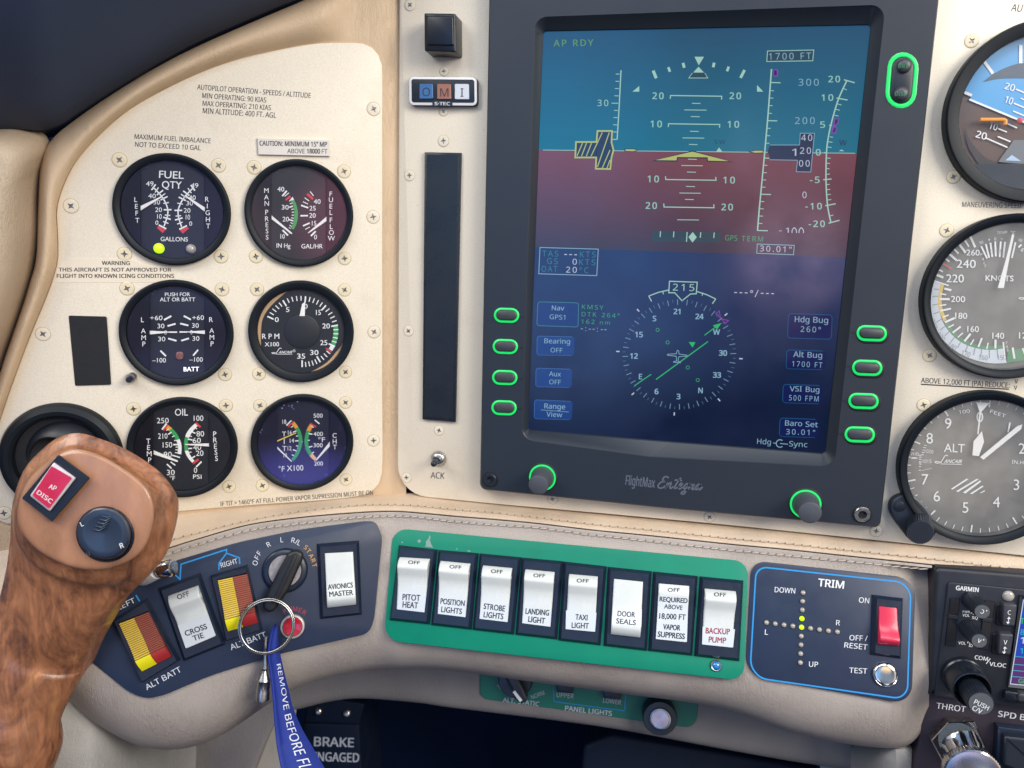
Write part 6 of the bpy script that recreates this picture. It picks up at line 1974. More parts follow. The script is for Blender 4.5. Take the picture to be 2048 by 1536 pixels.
rocker_switch('rocker_switch', 'white BACKUP PUMP rocker switch with red lettering, last in the green panel', GREEN, zz(zD1, [(1384, 458), (1816, 500), (1776, 1298), (1330, 1248)]), zz(zD1, [(1428, 576), (1744, 604), (1712, 1168), (1404, 1136)]), SEC_OFF, group=GRP, z=zD1,
              lettering=[('OFF', 1526, 656, 1644, 662, 38, K_, 'G', fw), ('BACKUP', 1444, 1024, 1682, 1036, 56, 'legend_red', 'G', fw), ('PUMP', 1474, 1112, 1644, 1124, 56, 'legend_red', 'G', fw)], stickers=[[(1414, 958), (1734, 984), (1716, 1164), (1408, 1134)]])

rocker_switch('rocker_switch', 'white AVIONICS MASTER rocker switch at the right end of the navy key panel', KEYP, zz(zC6, [(1198, 345), (1628, 312), (1658, 1068), (1232, 1114)]), zz(zC6, [(1272, 440), (1572, 424), (1602, 968), (1298, 1002)]), SEC_ON, z=zC6,
              lettering=[('AVIONICS', 1312, 816, 1568, 792, 52, K_, 'G', 0.022), ('MASTER', 1326, 888, 1570, 868, 52, K_, 'G', 0.025)])
rocker_switch('rocker_switch', 'white CROSS TIE rocker switch between the two yellow and red guarded switches', KEYP, zz(zC5, [(1116, 268), (1415, 160), (1592, 662), (1296, 782)]), zz(zC5, [(1180, 322), (1400, 246), (1522, 606), (1308, 696)]), SEC_OFF, z=zC5,
              lettering=[('OFF', 1254, 350, 1336, 322, 34, K_, 'G', 0.02), ('CROSS', 1310, 608, 1462, 554, 38, K_, 'G', fw + .006), ('TIE', 1366, 642, 1440, 616, 37, K_, 'G', fw + .006)], stickers=[[(1252, 530), (1466, 452), (1520, 600), (1308, 690)]])
STR = lambda sp: [(0.0, sp, 'guard_yellow', 'guard_yellow_bright', 0.76, 'groove_dark'), (sp + 0.012, 1.0, 'guard_rust', 'guard_red', 0.76, 'groove_rust')]
SEC_G = [(0.0, 0.0046), (0.15, 0.0050), (0.4, 0.0054), (0.6, 0.0062), (0.74, 0.0074), (0.80, 0.0076), (0.9, 0.0066), (1.0, 0.0046)]
rocker_switch('rocker_switch', 'yellow and red ribbed ALT BATT rocker switch under the word LEFT', KEYP, zz(zC5, [(800, 490), (1042, 338), (1275, 770), (1005, 932)]), zz(zC5, [(832, 512), (1046, 428), (1214, 750), (1002, 856)]), SEC_G, z=zC5, stripes=STR(0.50), fh=0.0042, bev=0.0011)
rocker_switch('rocker_switch', 'yellow and red ribbed ALT BATT rocker switch under the word RIGHT', KEYP, zz(zC5, [(1484, 178), (1746, 102), (1852, 560), (1592, 640)]), zz(zC5, [(1530, 206), (1742, 160), (1822, 514), (1606, 574)]), SEC_G, z=zC5, stripes=STR(0.50), fh=0.0042, bev=0.0011)
rocker_switch('rocker_switch', 'red TRIM rocker switch marked ON and OFF / RESET', TRIM, zz(zD2, [(1268, 428), (1560, 462), (1540, 1042), (1250, 1002)]), zz(zD2, [(1330, 536), (1510, 556), (1516, 925), (1316, 905)]), SEC_ON, z=zD2, body='rocker_red')

# ---- ignition switch with its key
root = thing('ignition_switch', 'round key operated ignition switch marked OFF R L and START', 'ignition switch', KEYP.at(571, 1140, PT))
c = KEYP.at(*zC6(872, 618), PT)
mb = MB(); lathe(mb, c, KEYP.n, [(0.0121, 0), (0.0121, 0.0008), (0.0117, 0.0016), (0.0109, 0.0022), (0.0090, 0.0024), (0.0088, 0.0012)], 'switch_black', seg=72, cap1=False); mb.build('collar', root)
mat('lock_face', (0.42, 0.39, 0.39), 0.35, metal=0.6, var=0.1, vs=500)
mb = MB(); lathe(mb, c, KEYP.n, [(0.0089, 0.0013), (0.0085, 0.0020), (0.0004, 0.0021)], 'lock_face', seg=48); mb.build('lock_face', root)
mat('key_rubber_black', (0.012, 0.013, 0.015), 0.38, var=0.06, vs=300)
key = thing('ignition_key', 'black plastic headed key turned in the ignition switch', 'key', KEYP.at(*zC6(872, 640), PT + 0.002))
KH = 0.016
mb = MB()
kq = zz(zC6, [(905, 440), (985, 405), (1060, 440), (1050, 520), (1010, 600), (905, 830), (760, 1040), (700, 1058), (645, 1015), (640, 960), (700, 830), (800, 620)])
prism(mb, KEYP, rquad(kq, 5, 3), PT + 0.0026, PT + 0.0075, 'key_rubber_black', bev=0.0018)
mb.build('key_head', key, smooth=50)
mb = MB(); prism(mb, KEYP, rquad(zz(zC6, [(965, 455), (1000, 470), (800, 900), (755, 960), (735, 940)]), 2), PT + 0.0070, PT + 0.0081, 'key_rubber_black', bev=0.0005); mb.build('key_rib', key, smooth=50)

# ---- primer button
root = thing('push_button', 'red glossy PRIMER push button in a pale ring below the ignition switch', 'push button', KEYP.at(585, 1252, PT))
c = KEYP.at(*zC6(948, 1190), PT)
mat('ring_pale', (0.50, 0.47, 0.44), 0.35, metal=0.4, var=0.06, vs=300)
mb = MB(); lathe(mb, c, KEYP.n, [(0.0065, 0), (0.0065, 0.0008), (0.0062, 0.0014), (0.0053, 0.0016), (0.0051, 0.0008)], 'ring_pale', seg=48, cap1=False); mb.build('ring', root)
mb = MB(); lathe(mb, c, KEYP.n, [(0.0051, 0.0004), (0.0050, 0.0022), (0.0047, 0.0027), (0.0041, 0.0025), (0.0024, 0.0018), (0.0004, 0.0016)], 'button_red', seg=44); mb.build('button_cap', root, smooth=50)

# ---- test button
root = thing('push_button', 'polished chrome TEST push button in the trim panel', 'push button', TRIM.at(1770, 1349, PT))
c = TRIM.at(1769.5, 1349, PT)
mb = MB(); lathe(mb, c, TRIM.n, [(0.0061, 0), (0.0061, 0.0009), (0.0058, 0.0013), (0.0055, 0.0011)], 'chrome', seg=48, cap1=False); mb.build('rim', root)
mat('mirror', (0.86, 0.83, 0.80), 0.05, metal=1.0)
mb = MB(); lathe(mb, c, TRIM.n, [(0.0055, 0.0010), (0.0052, 0.0013), (0.0042, 0.0014), (0.0024, 0.00144), (0.0003, 0.00145)], 'mirror', seg=48); mb.build('button_cap', root, smooth=60)

# ---- chrome toggle behind the grip
root = thing('toggle_switch', 'chrome bat toggle lever poking out to the right behind the wooden grip', 'toggle switch', KEYP.at(300, 1140, PT))
a_ = KEYP.at(*zA7(1180, 1470), PT + 0.006); b_ = KEYP.at(*zA7(1275, 1432), PT + 0.012); e2 = KEYP.at(*zA7(1392, 1420), PT + 0.015)
mb = MB(); tube(mb, [KEYP.at(*zA7(1150, 1480), PT), a_, a_.lerp(b_, 0.8)], [0.0055, 0.0052, 0.0046], 'label_white', seg=24); mb.build('boot', root, smooth=60)
mb = MB(); ax = (e2 - b_).normalized()
tube(mb, [b_, b_ + ax * 0.0012, e2 - ax * 0.0015, e2 - ax * 0.0003, e2], [0.0040, 0.0047, 0.0047, 0.0042, 0.0032], 'chrome', seg=28); mb.build('lever', root, smooth=50)

# ---- key ring, lanyard, second key
mat('ring_steel', (0.40, 0.39, 0.37), 0.2, metal=1.0)
rc = zC6(685, 1190)
mb = MB(); loop = []
rp = Plane(KEYP.at(*rc, PT + 0.010), (KEYP.n + V((0.12, 0.10, 0))).normalized())
cR = rp.at(*zC6(684, 1190), 0); RX = (rp.at(*zC6(972, 1190), 0) - cR).length
for turn in range(2):
    mb2 = mb
    loop = [cR + rp.n * (0.0012 * turn) + (rp.u * math.cos(2 * math.pi * k / 72) + rp.v * math.sin(2 * math.pi * k / 72)) * (RX - 0.0004 - 0.0008 * turn) for k in range(72)]
    tube(mb, loop, 0.00062, 'ring_steel', seg=10, closed=True)
ring = mb.build('key_ring', at=cR, smooth=60)
tag(ring, 'shiny steel split key ring hanging from the black ignition key', 'key ring')

mat('lanyard_blue', (0.010, 0.030, 0.25), 0.7, var=0.10, vs=700, bump=0.35, bs=1800)
mat('lanyard_edge', (0.008, 0.03, 0.30), 0.8, var=0.2, vs=900)
zC7 = Z(440, 1180, 4.315)
Lp = [(475, 292), (440, 400), (418, 560), (436, 700), (458, 880), (470, 1050), (484, 1230), (505, 1400), (545, 1600), (575, 1720)]
Rp = [(490, 305), (500, 400), (515, 520), (548, 680), (590, 850), (630, 1010), (700, 1180), (790, 1340), (905, 1540), (990, 1700)]
Hl = [0.012, 0.013, 0.013, 0.012, 0.012, 0.012, 0.012, 0.013, 0.014, 0.014]
Hr = [0.012, 0.010, 0.008, 0.006, 0.005, 0.004, 0.003, 0.003, 0.003, 0.003]
A3 = catmull([tuple(BW(*zC7(*p), h)) for p, h in zip(Lp, Hl)], 8); B3 = catmull([tuple(BW(*zC7(*p), h)) for p, h in zip(Rp, Hr)], 8)
root = thing('lanyard', 'blue woven lanyard ribbon printed with white REMOVE BEFORE FLIGHT lettering', 'lanyard', A3[0])
def ribbon(s, i):
    a, b = V(A3[i]), V(B3[i]); n_ = (b - a)
    nn = n_.cross(V(A3[min(i + 1, len(A3) - 1)]) - V(A3[max(0, i - 1)]))
    if nn.length < 1e-12: nn = KEYP.n.copy()
    nn.normalize()
    if nn.dot(CC - a) < 0: nn = -nn
    return a + n_ * s, nn
mb = MB(); rows = []
SS = [0.0, 0.05, 0.1, 0.2, 0.35, 0.5, 0.65, 0.8, 0.9, 0.95, 1.0]
def bulge(s): return 0.0016 * math.sin(math.pi * s) - 0.0022 * math.exp(-((s - 0.17) / 0.05) ** 2)
for i in range(len(A3)):
    rows.append([(lambda q: q[0] + q[1] * bulge(s))(ribbon(s, i)) for s in SS])
grid(mb, rows, 'lanyard_blue')
rowsb = [[(lambda q: q[0] + q[1] * (bulge(s) - 0.0009))(ribbon(s, i)) for s in SS] for i in range(len(A3))]
grid(mb, rowsb, 'lanyard_blue')
for s in (0, -1):
    mb.loft([[r[s] for r in rows], [r[s] for r in rowsb]], 'lanyard_edge', closed=False)
mb.build('ribbon', root, smooth=60)
mb = MB()
for s0 in (0.14, 0.93):
    for i in range(4, len(A3) - 1):
        for k in range(2):
            p, n_ = ribbon(s0, i); p2, _ = ribbon(s0, i + 1)
            f0, f1 = k / 2 + 0.05, k / 2 + 0.33
            w_ = (ribbon(s0 + 0.035, i)[0] - p)
            a, b = p.lerp(p2, f0) + n_ * (bulge(s0) + 0.00016), p.lerp(p2, f1) + n_ * (bulge(s0) + 0.00016)
            mb.face([a, b, b + w_, a + w_], 'lanyard_edge')
mb.build('edge_stitching', root, smooth=0)
# woven lettering follows the ribbon
mat('woven_white', (0.74, 0.77, 0.84), 0.75)
mb = MB()
vs_, fs_, xa, xb = glyphs('REMOVE BEFORE FLIGHT', 'S', 0.0, 1.0)
Ls = [0.0]
for i in range(len(A3) - 1):
    Ls.append(Ls[-1] + ((V(A3[i + 1]) + V(B3[i + 1])) / 2 - (V(A3[i]) + V(B3[i])) / 2).length)
def on_ribbon(u_, s):
    d_ = u_ * Ls[-1]; i = 0
    while i < len(Ls) - 2 and Ls[i + 1] < d_: i += 1
    f = (d_ - Ls[i]) / (Ls[i + 1] - Ls[i])
    p, n_ = ribbon(s, i); p2, n2 = ribbon(s, i + 1)
    return p.lerp(p2, f) + n_ * (bulge(s) + 0.0003)
pts_ = []
u0, u1 = 0.235, 1.05
for x, y in vs_:
    f = (x - xa) / (xb - xa); u_ = u0 + (u1 - u0) * f
    pts_.append(on_ribbon(min(1.0, u_), 0.38 + 0.32 * y) if u_ <= 1.0 else None)
mb.raw([p if p is not None else V((0, 0, 0)) for p in pts_], [f for f in fs_ if all(pts_[i] is not None for i in f)], 'woven_white')
mb.build('woven_lettering', root, smooth=0)

root = thing('spare_key', 'small steel barrel key hanging below the key ring behind the blue lanyard', 'key', BW(*zC7(375, 930), 0.008))
k0, k1 = BW(*zC7(400, 400), 0.010), BW(*zC7(395, 560), 0.009)
mb = MB(); tube(mb, [k0, k1, BW(*zC7(388, 680), 0.009)], [0.0011, 0.0013, 0.0016], 'steel', seg=12); mb.build('shank', root)
mb = MB(); q0, q1 = BW(*zC7(385, 690), 0.009), BW(*zC7(365, 945), 0.007)
L_ = (q1 - q0)
tube(mb, [q0, q0 + L_ * 0.12, q0 + L_ * 0.28, q0 + L_ * 0.33, q0 + L_ * 0.36, q0 + L_ * 0.7, q0 + L_ * 0.74, q1], [0.0016, 0.0022, 0.0034, 0.0037, 0.0034, 0.0034, 0.0036, 0.0036], 'steel', seg=24); mb.build('barrel', root, smooth=50)

# ================================================================ under the bolster
mat('well_dark', (0.0012, 0.0055, 0.019), 0.9, spec=0.08, var=0.2, vs=12)  # the footwell's blue shadow is put into this base colour
mat('box_dark', (0.003, 0.008, 0.022), 0.6, spec=0.25, var=0.1, vs=60)
mat('plum_panel', (0.034, 0.024, 0.034), 0.5, var=0.08, vs=60)
mat('radio_black', (0.018, 0.020, 0.026), 0.45, var=0.08, vs=120, bump=0.08, bs=1500)
mat('cap_grey', (0.085, 0.092, 0.10), 0.5, var=0.06, vs=500)
mat('window_smoke', (0.012, 0.012, 0.018), 0.15)
zD4, zD6 = Z(900, 1320, 3.793), Z(1400, 1300, 4.452)

# shadow-coloured wall at the back of the footwell and behind the panel
mb = MB(); BACK = Plane((0, 0, -0.16), (0, 0, 1))
prism(mb, BACK, [(-700, -700), (2900, -700), (2900, 2500), (-700, 2500)], -0.01, 0, 'well_dark')
tag(mb.build('footwell_wall', smooth=0), None, None, kind='structure')

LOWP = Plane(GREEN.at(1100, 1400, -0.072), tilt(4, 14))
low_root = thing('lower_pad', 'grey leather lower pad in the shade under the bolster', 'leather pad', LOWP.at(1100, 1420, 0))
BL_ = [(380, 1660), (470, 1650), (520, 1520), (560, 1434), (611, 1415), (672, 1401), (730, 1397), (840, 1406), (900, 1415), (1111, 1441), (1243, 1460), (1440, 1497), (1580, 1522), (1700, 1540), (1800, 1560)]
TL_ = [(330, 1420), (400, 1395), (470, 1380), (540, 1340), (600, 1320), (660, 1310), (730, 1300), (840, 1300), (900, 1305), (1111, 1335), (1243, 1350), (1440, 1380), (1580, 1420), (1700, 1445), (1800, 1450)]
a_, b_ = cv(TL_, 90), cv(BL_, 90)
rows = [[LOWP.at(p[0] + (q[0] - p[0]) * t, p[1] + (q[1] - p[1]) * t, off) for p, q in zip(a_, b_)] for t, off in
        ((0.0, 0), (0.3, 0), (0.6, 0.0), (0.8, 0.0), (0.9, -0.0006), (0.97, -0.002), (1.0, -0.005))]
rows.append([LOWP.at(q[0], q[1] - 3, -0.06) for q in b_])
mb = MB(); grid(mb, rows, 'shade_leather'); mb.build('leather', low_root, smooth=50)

# leather trim at the lower left, behind the grip's base
mb = MB()
TLP = Plane(KEYP.at(350, 1440, -0.030), tilt(25, 8))
a_ = cv([(-40, 1250), (60, 1290), (140, 1370), (210, 1425), (300, 1460), (400, 1450), (480, 1400), (560, 1340), (600, 1330)], 60)
b_ = cv([(-100, 1640), (40, 1640), (140, 1640), (220, 1640), (300, 1640), (380, 1640), (460, 1640), (530, 1640), (575, 1640)], 60)
rows = [[TLP.at(p[0] + (q[0] - p[0]) * t, p[1] + (q[1] - p[1]) * t, 0.016 * math.sin(t * 1.4) - 0.10 * sm(22, 48, i)) for i, (p, q) in enumerate(zip(a_, b_))] for t in (0, .15, .3, .45, .6, .8, 1)]
leather('trim_leather', (0.36, 0.345, 0.32), (0.31, 0.295, 0.275), 0.5)
grid(mb, rows, 'trim_leather')
tag(mb.build('lower_trim', at=TLP.at(300, 1480, 0), smooth=60), 'pale leather trim below the left end of the bolster', 'leather trim')

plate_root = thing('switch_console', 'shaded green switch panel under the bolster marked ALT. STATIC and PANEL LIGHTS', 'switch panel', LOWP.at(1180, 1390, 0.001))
mb = MB(); prism(mb, LOWP, rquad(zz(zD4, [(228, -40), (1900, 160), (1866, 522), (228, 292)]), [3, 3, 24, 14], 6), -0.0002, 0.0014, 'green_shaded', bev=0.0004, bseg=1); mb.build('panel_plate', plate_root)
mb = MB(); d = Draw(mb, LOWP, 0.0015, zD4)
d.text('ALT.', 400, 318, 492, 328, 34, 'legend_grey', 'S', 0.035); d.text('STATIC', 516, 331, 674, 352, 34, 'legend_grey', 'S', 0.035); d.text('PANEL LIGHTS', 872, 382, 1226, 424, 36, 'legend_grey', 'S', 0.035)
d.text('UPPER', 808, 281, 936, 293, 36, 'legend_grey', 'S', -0.004); d.text('LOWER', 1160, 322, 1296, 339, 34, 'legend_grey', 'S', -0.004); d.text('NORM', 622, 298, 720, 262, 32, 'legend_grey', 'S', 0.0); d.text('ALT', 352, 196, 398, 240, 32, 'legend_grey', 'S', 0.0)
d.poly([(440, 262), (468, 248), (460, 280)], 'legend_white')
d.line(rquad([(783, 150), (788, 316), (1326, 386), (1332, 210)], [2, 11, 11, 2], 5), 6, 'line_blue'); mb.build('panel_lettering', plate_root, smooth=0)
for i, q in enumerate(([(808, 120), (940, 136), (930, 256), (812, 244)], [(1166, 170), (1306, 190), (1296, 306), (1164, 290)])):
    mb = MB(); prism(mb, LOWP, zz(zD4, q), 0.0012, 0.006, 'black_plastic', bev=0.0006)
    tag(mb.build('rocker_switch', at=LOWP.at(*zD4(*q[2]), 0.002)), ['black rocker switch above the word UPPER', 'black rocker switch above the word LOWER'][i], 'rocker switch')
root = thing('rotary_knob', 'black rotary selector knob with a white pointer line above ALT. STATIC', 'knob', LOWP.at(*zD4(510, 150), 0.0014))
mb = MB(); lathe(mb, LOWP.at(*zD4(500, 140), 0.0014), LOWP.n, [(0.0108, 0), (0.0106, 0.004), (0.0099, 0.005)], 'black_plastic', seg=40); mb.build('knob_base', root)
mb = MB(); prism(mb, LOWP, rquad(zz(zD4, [(380, 60), (480, 60), (588, 300), (545, 335), (500, 310)]), 3), 0.0060, 0.014, 'black_plastic', bev=0.001); mb.build('knob_bar', root)
mb = MB(); d = Draw(mb, LOWP, 0.0142, zD4); d.seg(484, 238, 540, 312, 24, 'label_white'); mb.build('pointer_line', root, smooth=0)
root = thing('rotary_knob', 'black round dimmer knob with a bright turned metal cap under the green panel', 'knob', LOWP.at(*zD4(1590, 400), 0.0014))
c = LOWP.at(*zD4(1584, 395), 0.0014)
mb = MB(); lathe(mb, c, LOWP.n, [(0.0103, 0), (0.0103, 0.010), (0.0097, 0.0116), (0.0066, 0.0118), (0.0063, 0.0108)], 'black_plastic', seg=56, cap1=False); mb.build('knob_body', root)
mat('turned_metal', (0.55, 0.57, 0.60), 0.26, metal=1.0)
n_, l_ = MATS['turned_metal'].node_tree.nodes, MATS['turned_metal'].node_tree.links
MATS['turned_metal'].node_tree.nodes['Principled BSDF'].inputs['Anisotropic'].default_value = 0.8
tg = n_.new('ShaderNodeTangent'); tg.direction_type = 'RADIAL'; tg.axis = 'Y'
l_.new(tg.outputs[0], n_['Principled BSDF'].inputs['Tangent'])
mb = MB(); lathe(mb, V((0, 0, 0)), V((0, 0, 1)), [(0.0064, 0.0108), (0.0062, 0.0126), (0.0055, 0.0128), (0.0052, 0.0124), (0.0003, 0.0124)], 'turned_metal', seg=48)
# (built round its own origin so that the turning marks run round the axis)
ax_ = LOWP
mb.v = [c + LOWP.u * p.x + LOWP.v * p.y + LOWP.n * p.z for p in mb.v]
mb.build('knob_cap', root, smooth=30)

# parking brake valve box down in the footwell
BK = Plane(MAIN.at(670, 1450, -0.045), tilt(6, 4))
root = thing('brake_valve', 'dark box with two bolts lettered BRAKE ENGAGED down in the footwell', 'brake valve', BK.at(670, 1560, 0))
mb = MB(); prism(mb, BK, rquad([(607, 1447), (717, 1450), (730, 1640), (600, 1640)], 4), -0.05, 0, 'box_dark', bev=0.001); mb.build('box', root)
tp = [BK.at(607, 1447, -0.001), BK.at(717, 1450, -0.001)]
mb = MB(); up_ = BK.v * 0.0065 - BK.n * 0.004
q_ = [(607, 1447), (717, 1450), (729, 1408), (676, 1399), (614, 1412)]
prism(mb, Plane(BK.p0 - BK.n * 0.004, BK.n), q_, -0.04, 0.002, 'box_dark', bev=0.0012); mb.build('cover', root)
for x, y in ((637, 1422), (694, 1426)):
    mb = MB(); lathe(mb, BK.at(x, y, -0.002), (BK.n + BK.v * 0.5), [(0.0030, -0.001), (0.0030, 0.0012), (0.0022, 0.0022), (0.0008, 0.0026)], 'steel', seg=24); mb.build('bolt', root, smooth=50)
inked(root, BK, 0.0002, zC7, [('BRAKE', 812, 1346, 1152, 1356, 78, 'S', 0.03), ('ENGAGED', 795, 1474, 1198, 1486, 76, 'S', 0.03)], 'lettering', 'legend_grey')

# a smooth dark cover further along the footwell
FC = Plane(MAIN.at(1350, 1500, -0.07), tilt(0, 10))
mb = MB(); prism(mb, FC, rquad([(1166, 1492), (1222, 1470), (1480, 1512), (1640, 1540), (1640, 1700), (1150, 1700)], 8), -0.03, 0, 'box_dark', bev=0.003)
tag(mb.build('footwell_cover', at=FC.at(1350, 1600, 0), smooth=40), 'smooth dark cover in the footwell below the PANEL LIGHTS plate', 'cover')

# pale corner pad at the bottom right
mb = MB(); rows = []
CP = Plane(TRIM.at(1790, 1500, -0.02), tilt(0, 5))
for t in [k / 10 for k in range(11)]:
    x0, x1 = 1640 + 189 * t, 1640 + 195 * t
    off = -0.062 + 0.060 * sm(0.1, 0.80, t) - 0.014 * sm(0.82, 1.0, t) ** 2
    rows.append([CP.at(x0, 1486, off - 0.012), CP.at(x0, 1492, off - 0.004), CP.at(x0, 1499, off), CP.at((x0 + x1) / 2, 1525, off + 0.001), CP.at(x1, 1560, off + 0.001), CP.at(x1 + 4, 1640, off)])
grid(mb, rows, 'trim_leather')
tag(mb.build('corner_pad', at=CP.at(1790, 1520, 0), smooth=60), 'pale rounded leather pad under the right end of the bolster', 'leather pad')

# ================================================================ radio and console at the lower right
RAD = Plane(MAIN.at(1950, 1260, 0.006), tilt(-2, 4))
console = thing('console_panel', 'dark plum console panel around the radio, marked THROT and SPD B', 'console panel', RAD.at(1900, 1480, 0))
mb = MB(); prism(mb, RAD, [(1868, 1128), (2160, 1152), (2160, 1700), (1790, 1700), (1836, 1490), (1853, 1390)], -0.03, 0.0, 'plum_panel', bev=0.001); mb.build('panel_plate', console)
inked(console, RAD, 0.0001, zD3, [('THROT', 156, 1095, 372, 1124, 42, 'S', 0.015), ('SPD B', 612, 1155, 812, 1184, 42, 'S', 0.025)], 'panel_lettering', 'label_white')

radio = thing('radio', 'black navigation radio with knobs and a colour screen cut off at the right edge', 'radio', RAD.at(1950, 1380, 0))
RH = 0.006
mb = MB(); prism(mb, RAD, rquad(zz(zD3, [(148, 55), (1250, 140), (1250, 1150), (100, 1000)]), [12, 2, 2, 3], 5), -0.0005, RH - 0.0012, 'radio_black', bev=0.002); mb.build('frame', radio)
mb = MB(); prism(mb, RAD, rquad(zz(zD3, [(244, 162), (1250, 262), (1250, 1150), (142, 1008)]), [8, 2, 2, 4], 5), -0.0005, RH, 'radio_black', bev=0.0006); mb.build('face', radio)
for q in ([(262, 276), (333, 284), (298, 642), (220, 632)], [(515, 296), (594, 306), (545, 668), (470, 656)]):
    mb = MB(); q_ = zz(zD3, q); prism(mb, RAD, rquad(q_, 1.5), RH - 0.0003, RH + 0.0006, 'window_smoke', bev=0.0003, bseg=1)
    a, b = lerp2(q_[0], q_[3], 0.36), lerp2(q_[1], q_[2], 0.36); a2, b2 = lerp2(q_[0], q_[3], 0.44), lerp2(q_[1], q_[2], 0.44)
    prism(mb, RAD, [a, b, b2, a2], RH, RH + 0.0012, 'radio_black', bev=0.0003, bseg=1); mb.build('card_slot', radio)
c = RAD.at(*zD3(688, 266), RH)
mb = MB(); lathe(mb, c, RAD.n, [(0.0028, -0.0002), (0.0027, 0.0005), (0.0022, 0.0011), (0.0012, 0.0015), (0.0003, 0.0016)], 'led_clear', seg=28)
tag(mb.build('light_sensor', radio, smooth=60), None, None)
mat('screen_cyan', (0.0, 0.01, 0.02), 0.3, emit=lin(40, 190, 215), es=0.8); mat('screen_blue', (0.0, 0.0, 0.02), 0.3, emit=lin(28, 70, 185), es=0.9); mat('screen_plum', (0.0, 0.0, 0.02), 0.3, emit=lin(92, 46, 108), es=0.9)
mat('screen_white', (0.02, 0.02, 0.02), 0.3, emit=lin(200, 215, 235), es=0.9); mat('screen_green', (0.0, 0.02, 0.0), 0.3, emit=lin(50, 190, 90), es=0.9)
mb = MB(); d = Draw(mb, RAD, RH + 0.0007, zD3)
d.poly([(796, 295), (1250, 335), (1250, 760), (737, 712)], 'screen_blue'); d.poly([(737, 712), (1250, 760), (1250, 975), (702, 915)], 'screen_plum')
d.off += 0.0001
d.line([(802, 292), (704, 915), (1200, 962)], 7, 'screen_white')
for y0, x0 in ((712, 738), (770, 729), (815, 722), (860, 714)):
    d.seg(x0, y0, x0 + 500, y0 + 44, 5, 'screen_cyan')
d.seg(775, 430, 900, 440, 5, 'screen_cyan')
d.text('1', 778, 614, 803, 617, 46, 'screen_white', 'S', 0.03); d.text('118.0', 800, 375, 960, 385, 40, 'screen_cyan', 'S', 0.02); d.text('121.9', 776, 470, 936, 480, 40, 'screen_green', 'S', 0.02); d.text('8', 778, 552, 806, 554, 40, 'screen_cyan', 'S', 0.02); d.text('110.9', 776, 690, 936, 700, 40, 'screen_cyan', 'S', 0.02)
d.text('GPS', 764, 908, 850, 914, 32, 'screen_green', 'S', 0.03)
mb.build('screen', radio, smooth=0)
mb = MB(); loftpx(mb, RAD, [(zz(zD3, [(770, 255), (1250, 300), (1250, 1010), (680, 945)]), RH - 0.0001), (zz(zD3, [(776, 262), (1250, 307), (1250, 1003), (688, 938)]), RH + 0.0014), (zz(zD3, [(796, 290), (1250, 331), (1250, 978), (700, 918)]), RH + 0.0006)], 'radio_black'); mb.build('screen_bezel', radio, smooth=0)
mb = MB(); d = Draw(mb, RAD, RH + 0.00008, zD3)
d.text('GARMIN', 302, 221, 468, 237, 32, 'label_white', 'S', 0.04)
for s, x0, y0, x1, y1, cap in (('PWR', 352, 388, 404, 391, 15), ('VOL', 350, 416, 403, 420, 20), ('PULL', 412, 398, 462, 410, 15), ('SQ', 420, 435, 462, 440, 20), ('VOL', 320, 622, 374, 626, 21), ('PUSH', 386, 616, 440, 626, 15), ('ID', 397, 640, 424, 644, 21), ('COM', 440, 732, 536, 746, 29), ('VLOC', 548, 780, 672, 796, 29)):
    d.text(s, x0, y0, x1, y1, cap, 'label_white', 'S', 0.02)
d.seg(526, 766, 556, 728, 6, 'label_white')
mb.build('lettering', radio, smooth=0)


def knurled(root, pl, base, tip, h0, h1, r0, r1, m, capm, name, teeth=28, z=zD3):
    a, b = pl.at(*z(*base), h0), pl.at(*z(*tip), h1)
    ax = (b - a); L = ax.length; ax.normalize(); seg = teeth * 2
    loops = []
    for f, rr, tt in ((0, r0, 1), (0.90, r1, 1), (0.97, r1 * 0.98, 1), (1.0, r1 * 0.92, 0.3)):
        loops.append([a + ax * (L * f) + (pl.u * math.cos(2 * math.pi * k / seg) + pl.v * math.sin(2 * math.pi * k / seg)) * (rr + (0.00022 * tt if k % 2 else 0)) for k in range(seg)])
    mb = MB(); mb.loft(loops, m); mb.face(loops[-1], capm)
    return mb.build(name, root, smooth=25)


for base, tip, ch, rot in (((410, 292), (497, 382), 'C', 150), ((388, 500), (475, 598), 'V', -25)):
    kn = knurled(radio, RAD, base, tip, RH, RH + 0.0145, 0.0043, 0.0036, 'black_plastic', 'cap_grey', 'knob')
    mb = MB(); d = Draw(mb, RAD, RH + 0.0147, zD3); d.ctext(ch, tip[0], tip[1], 30, 'label_white', rot, 'S', 0.02); d.dot(tip[0] + 32, tip[1] - 8, 5, 'label_white', 8); mb.build('knob_lettering', kn, smooth=0)
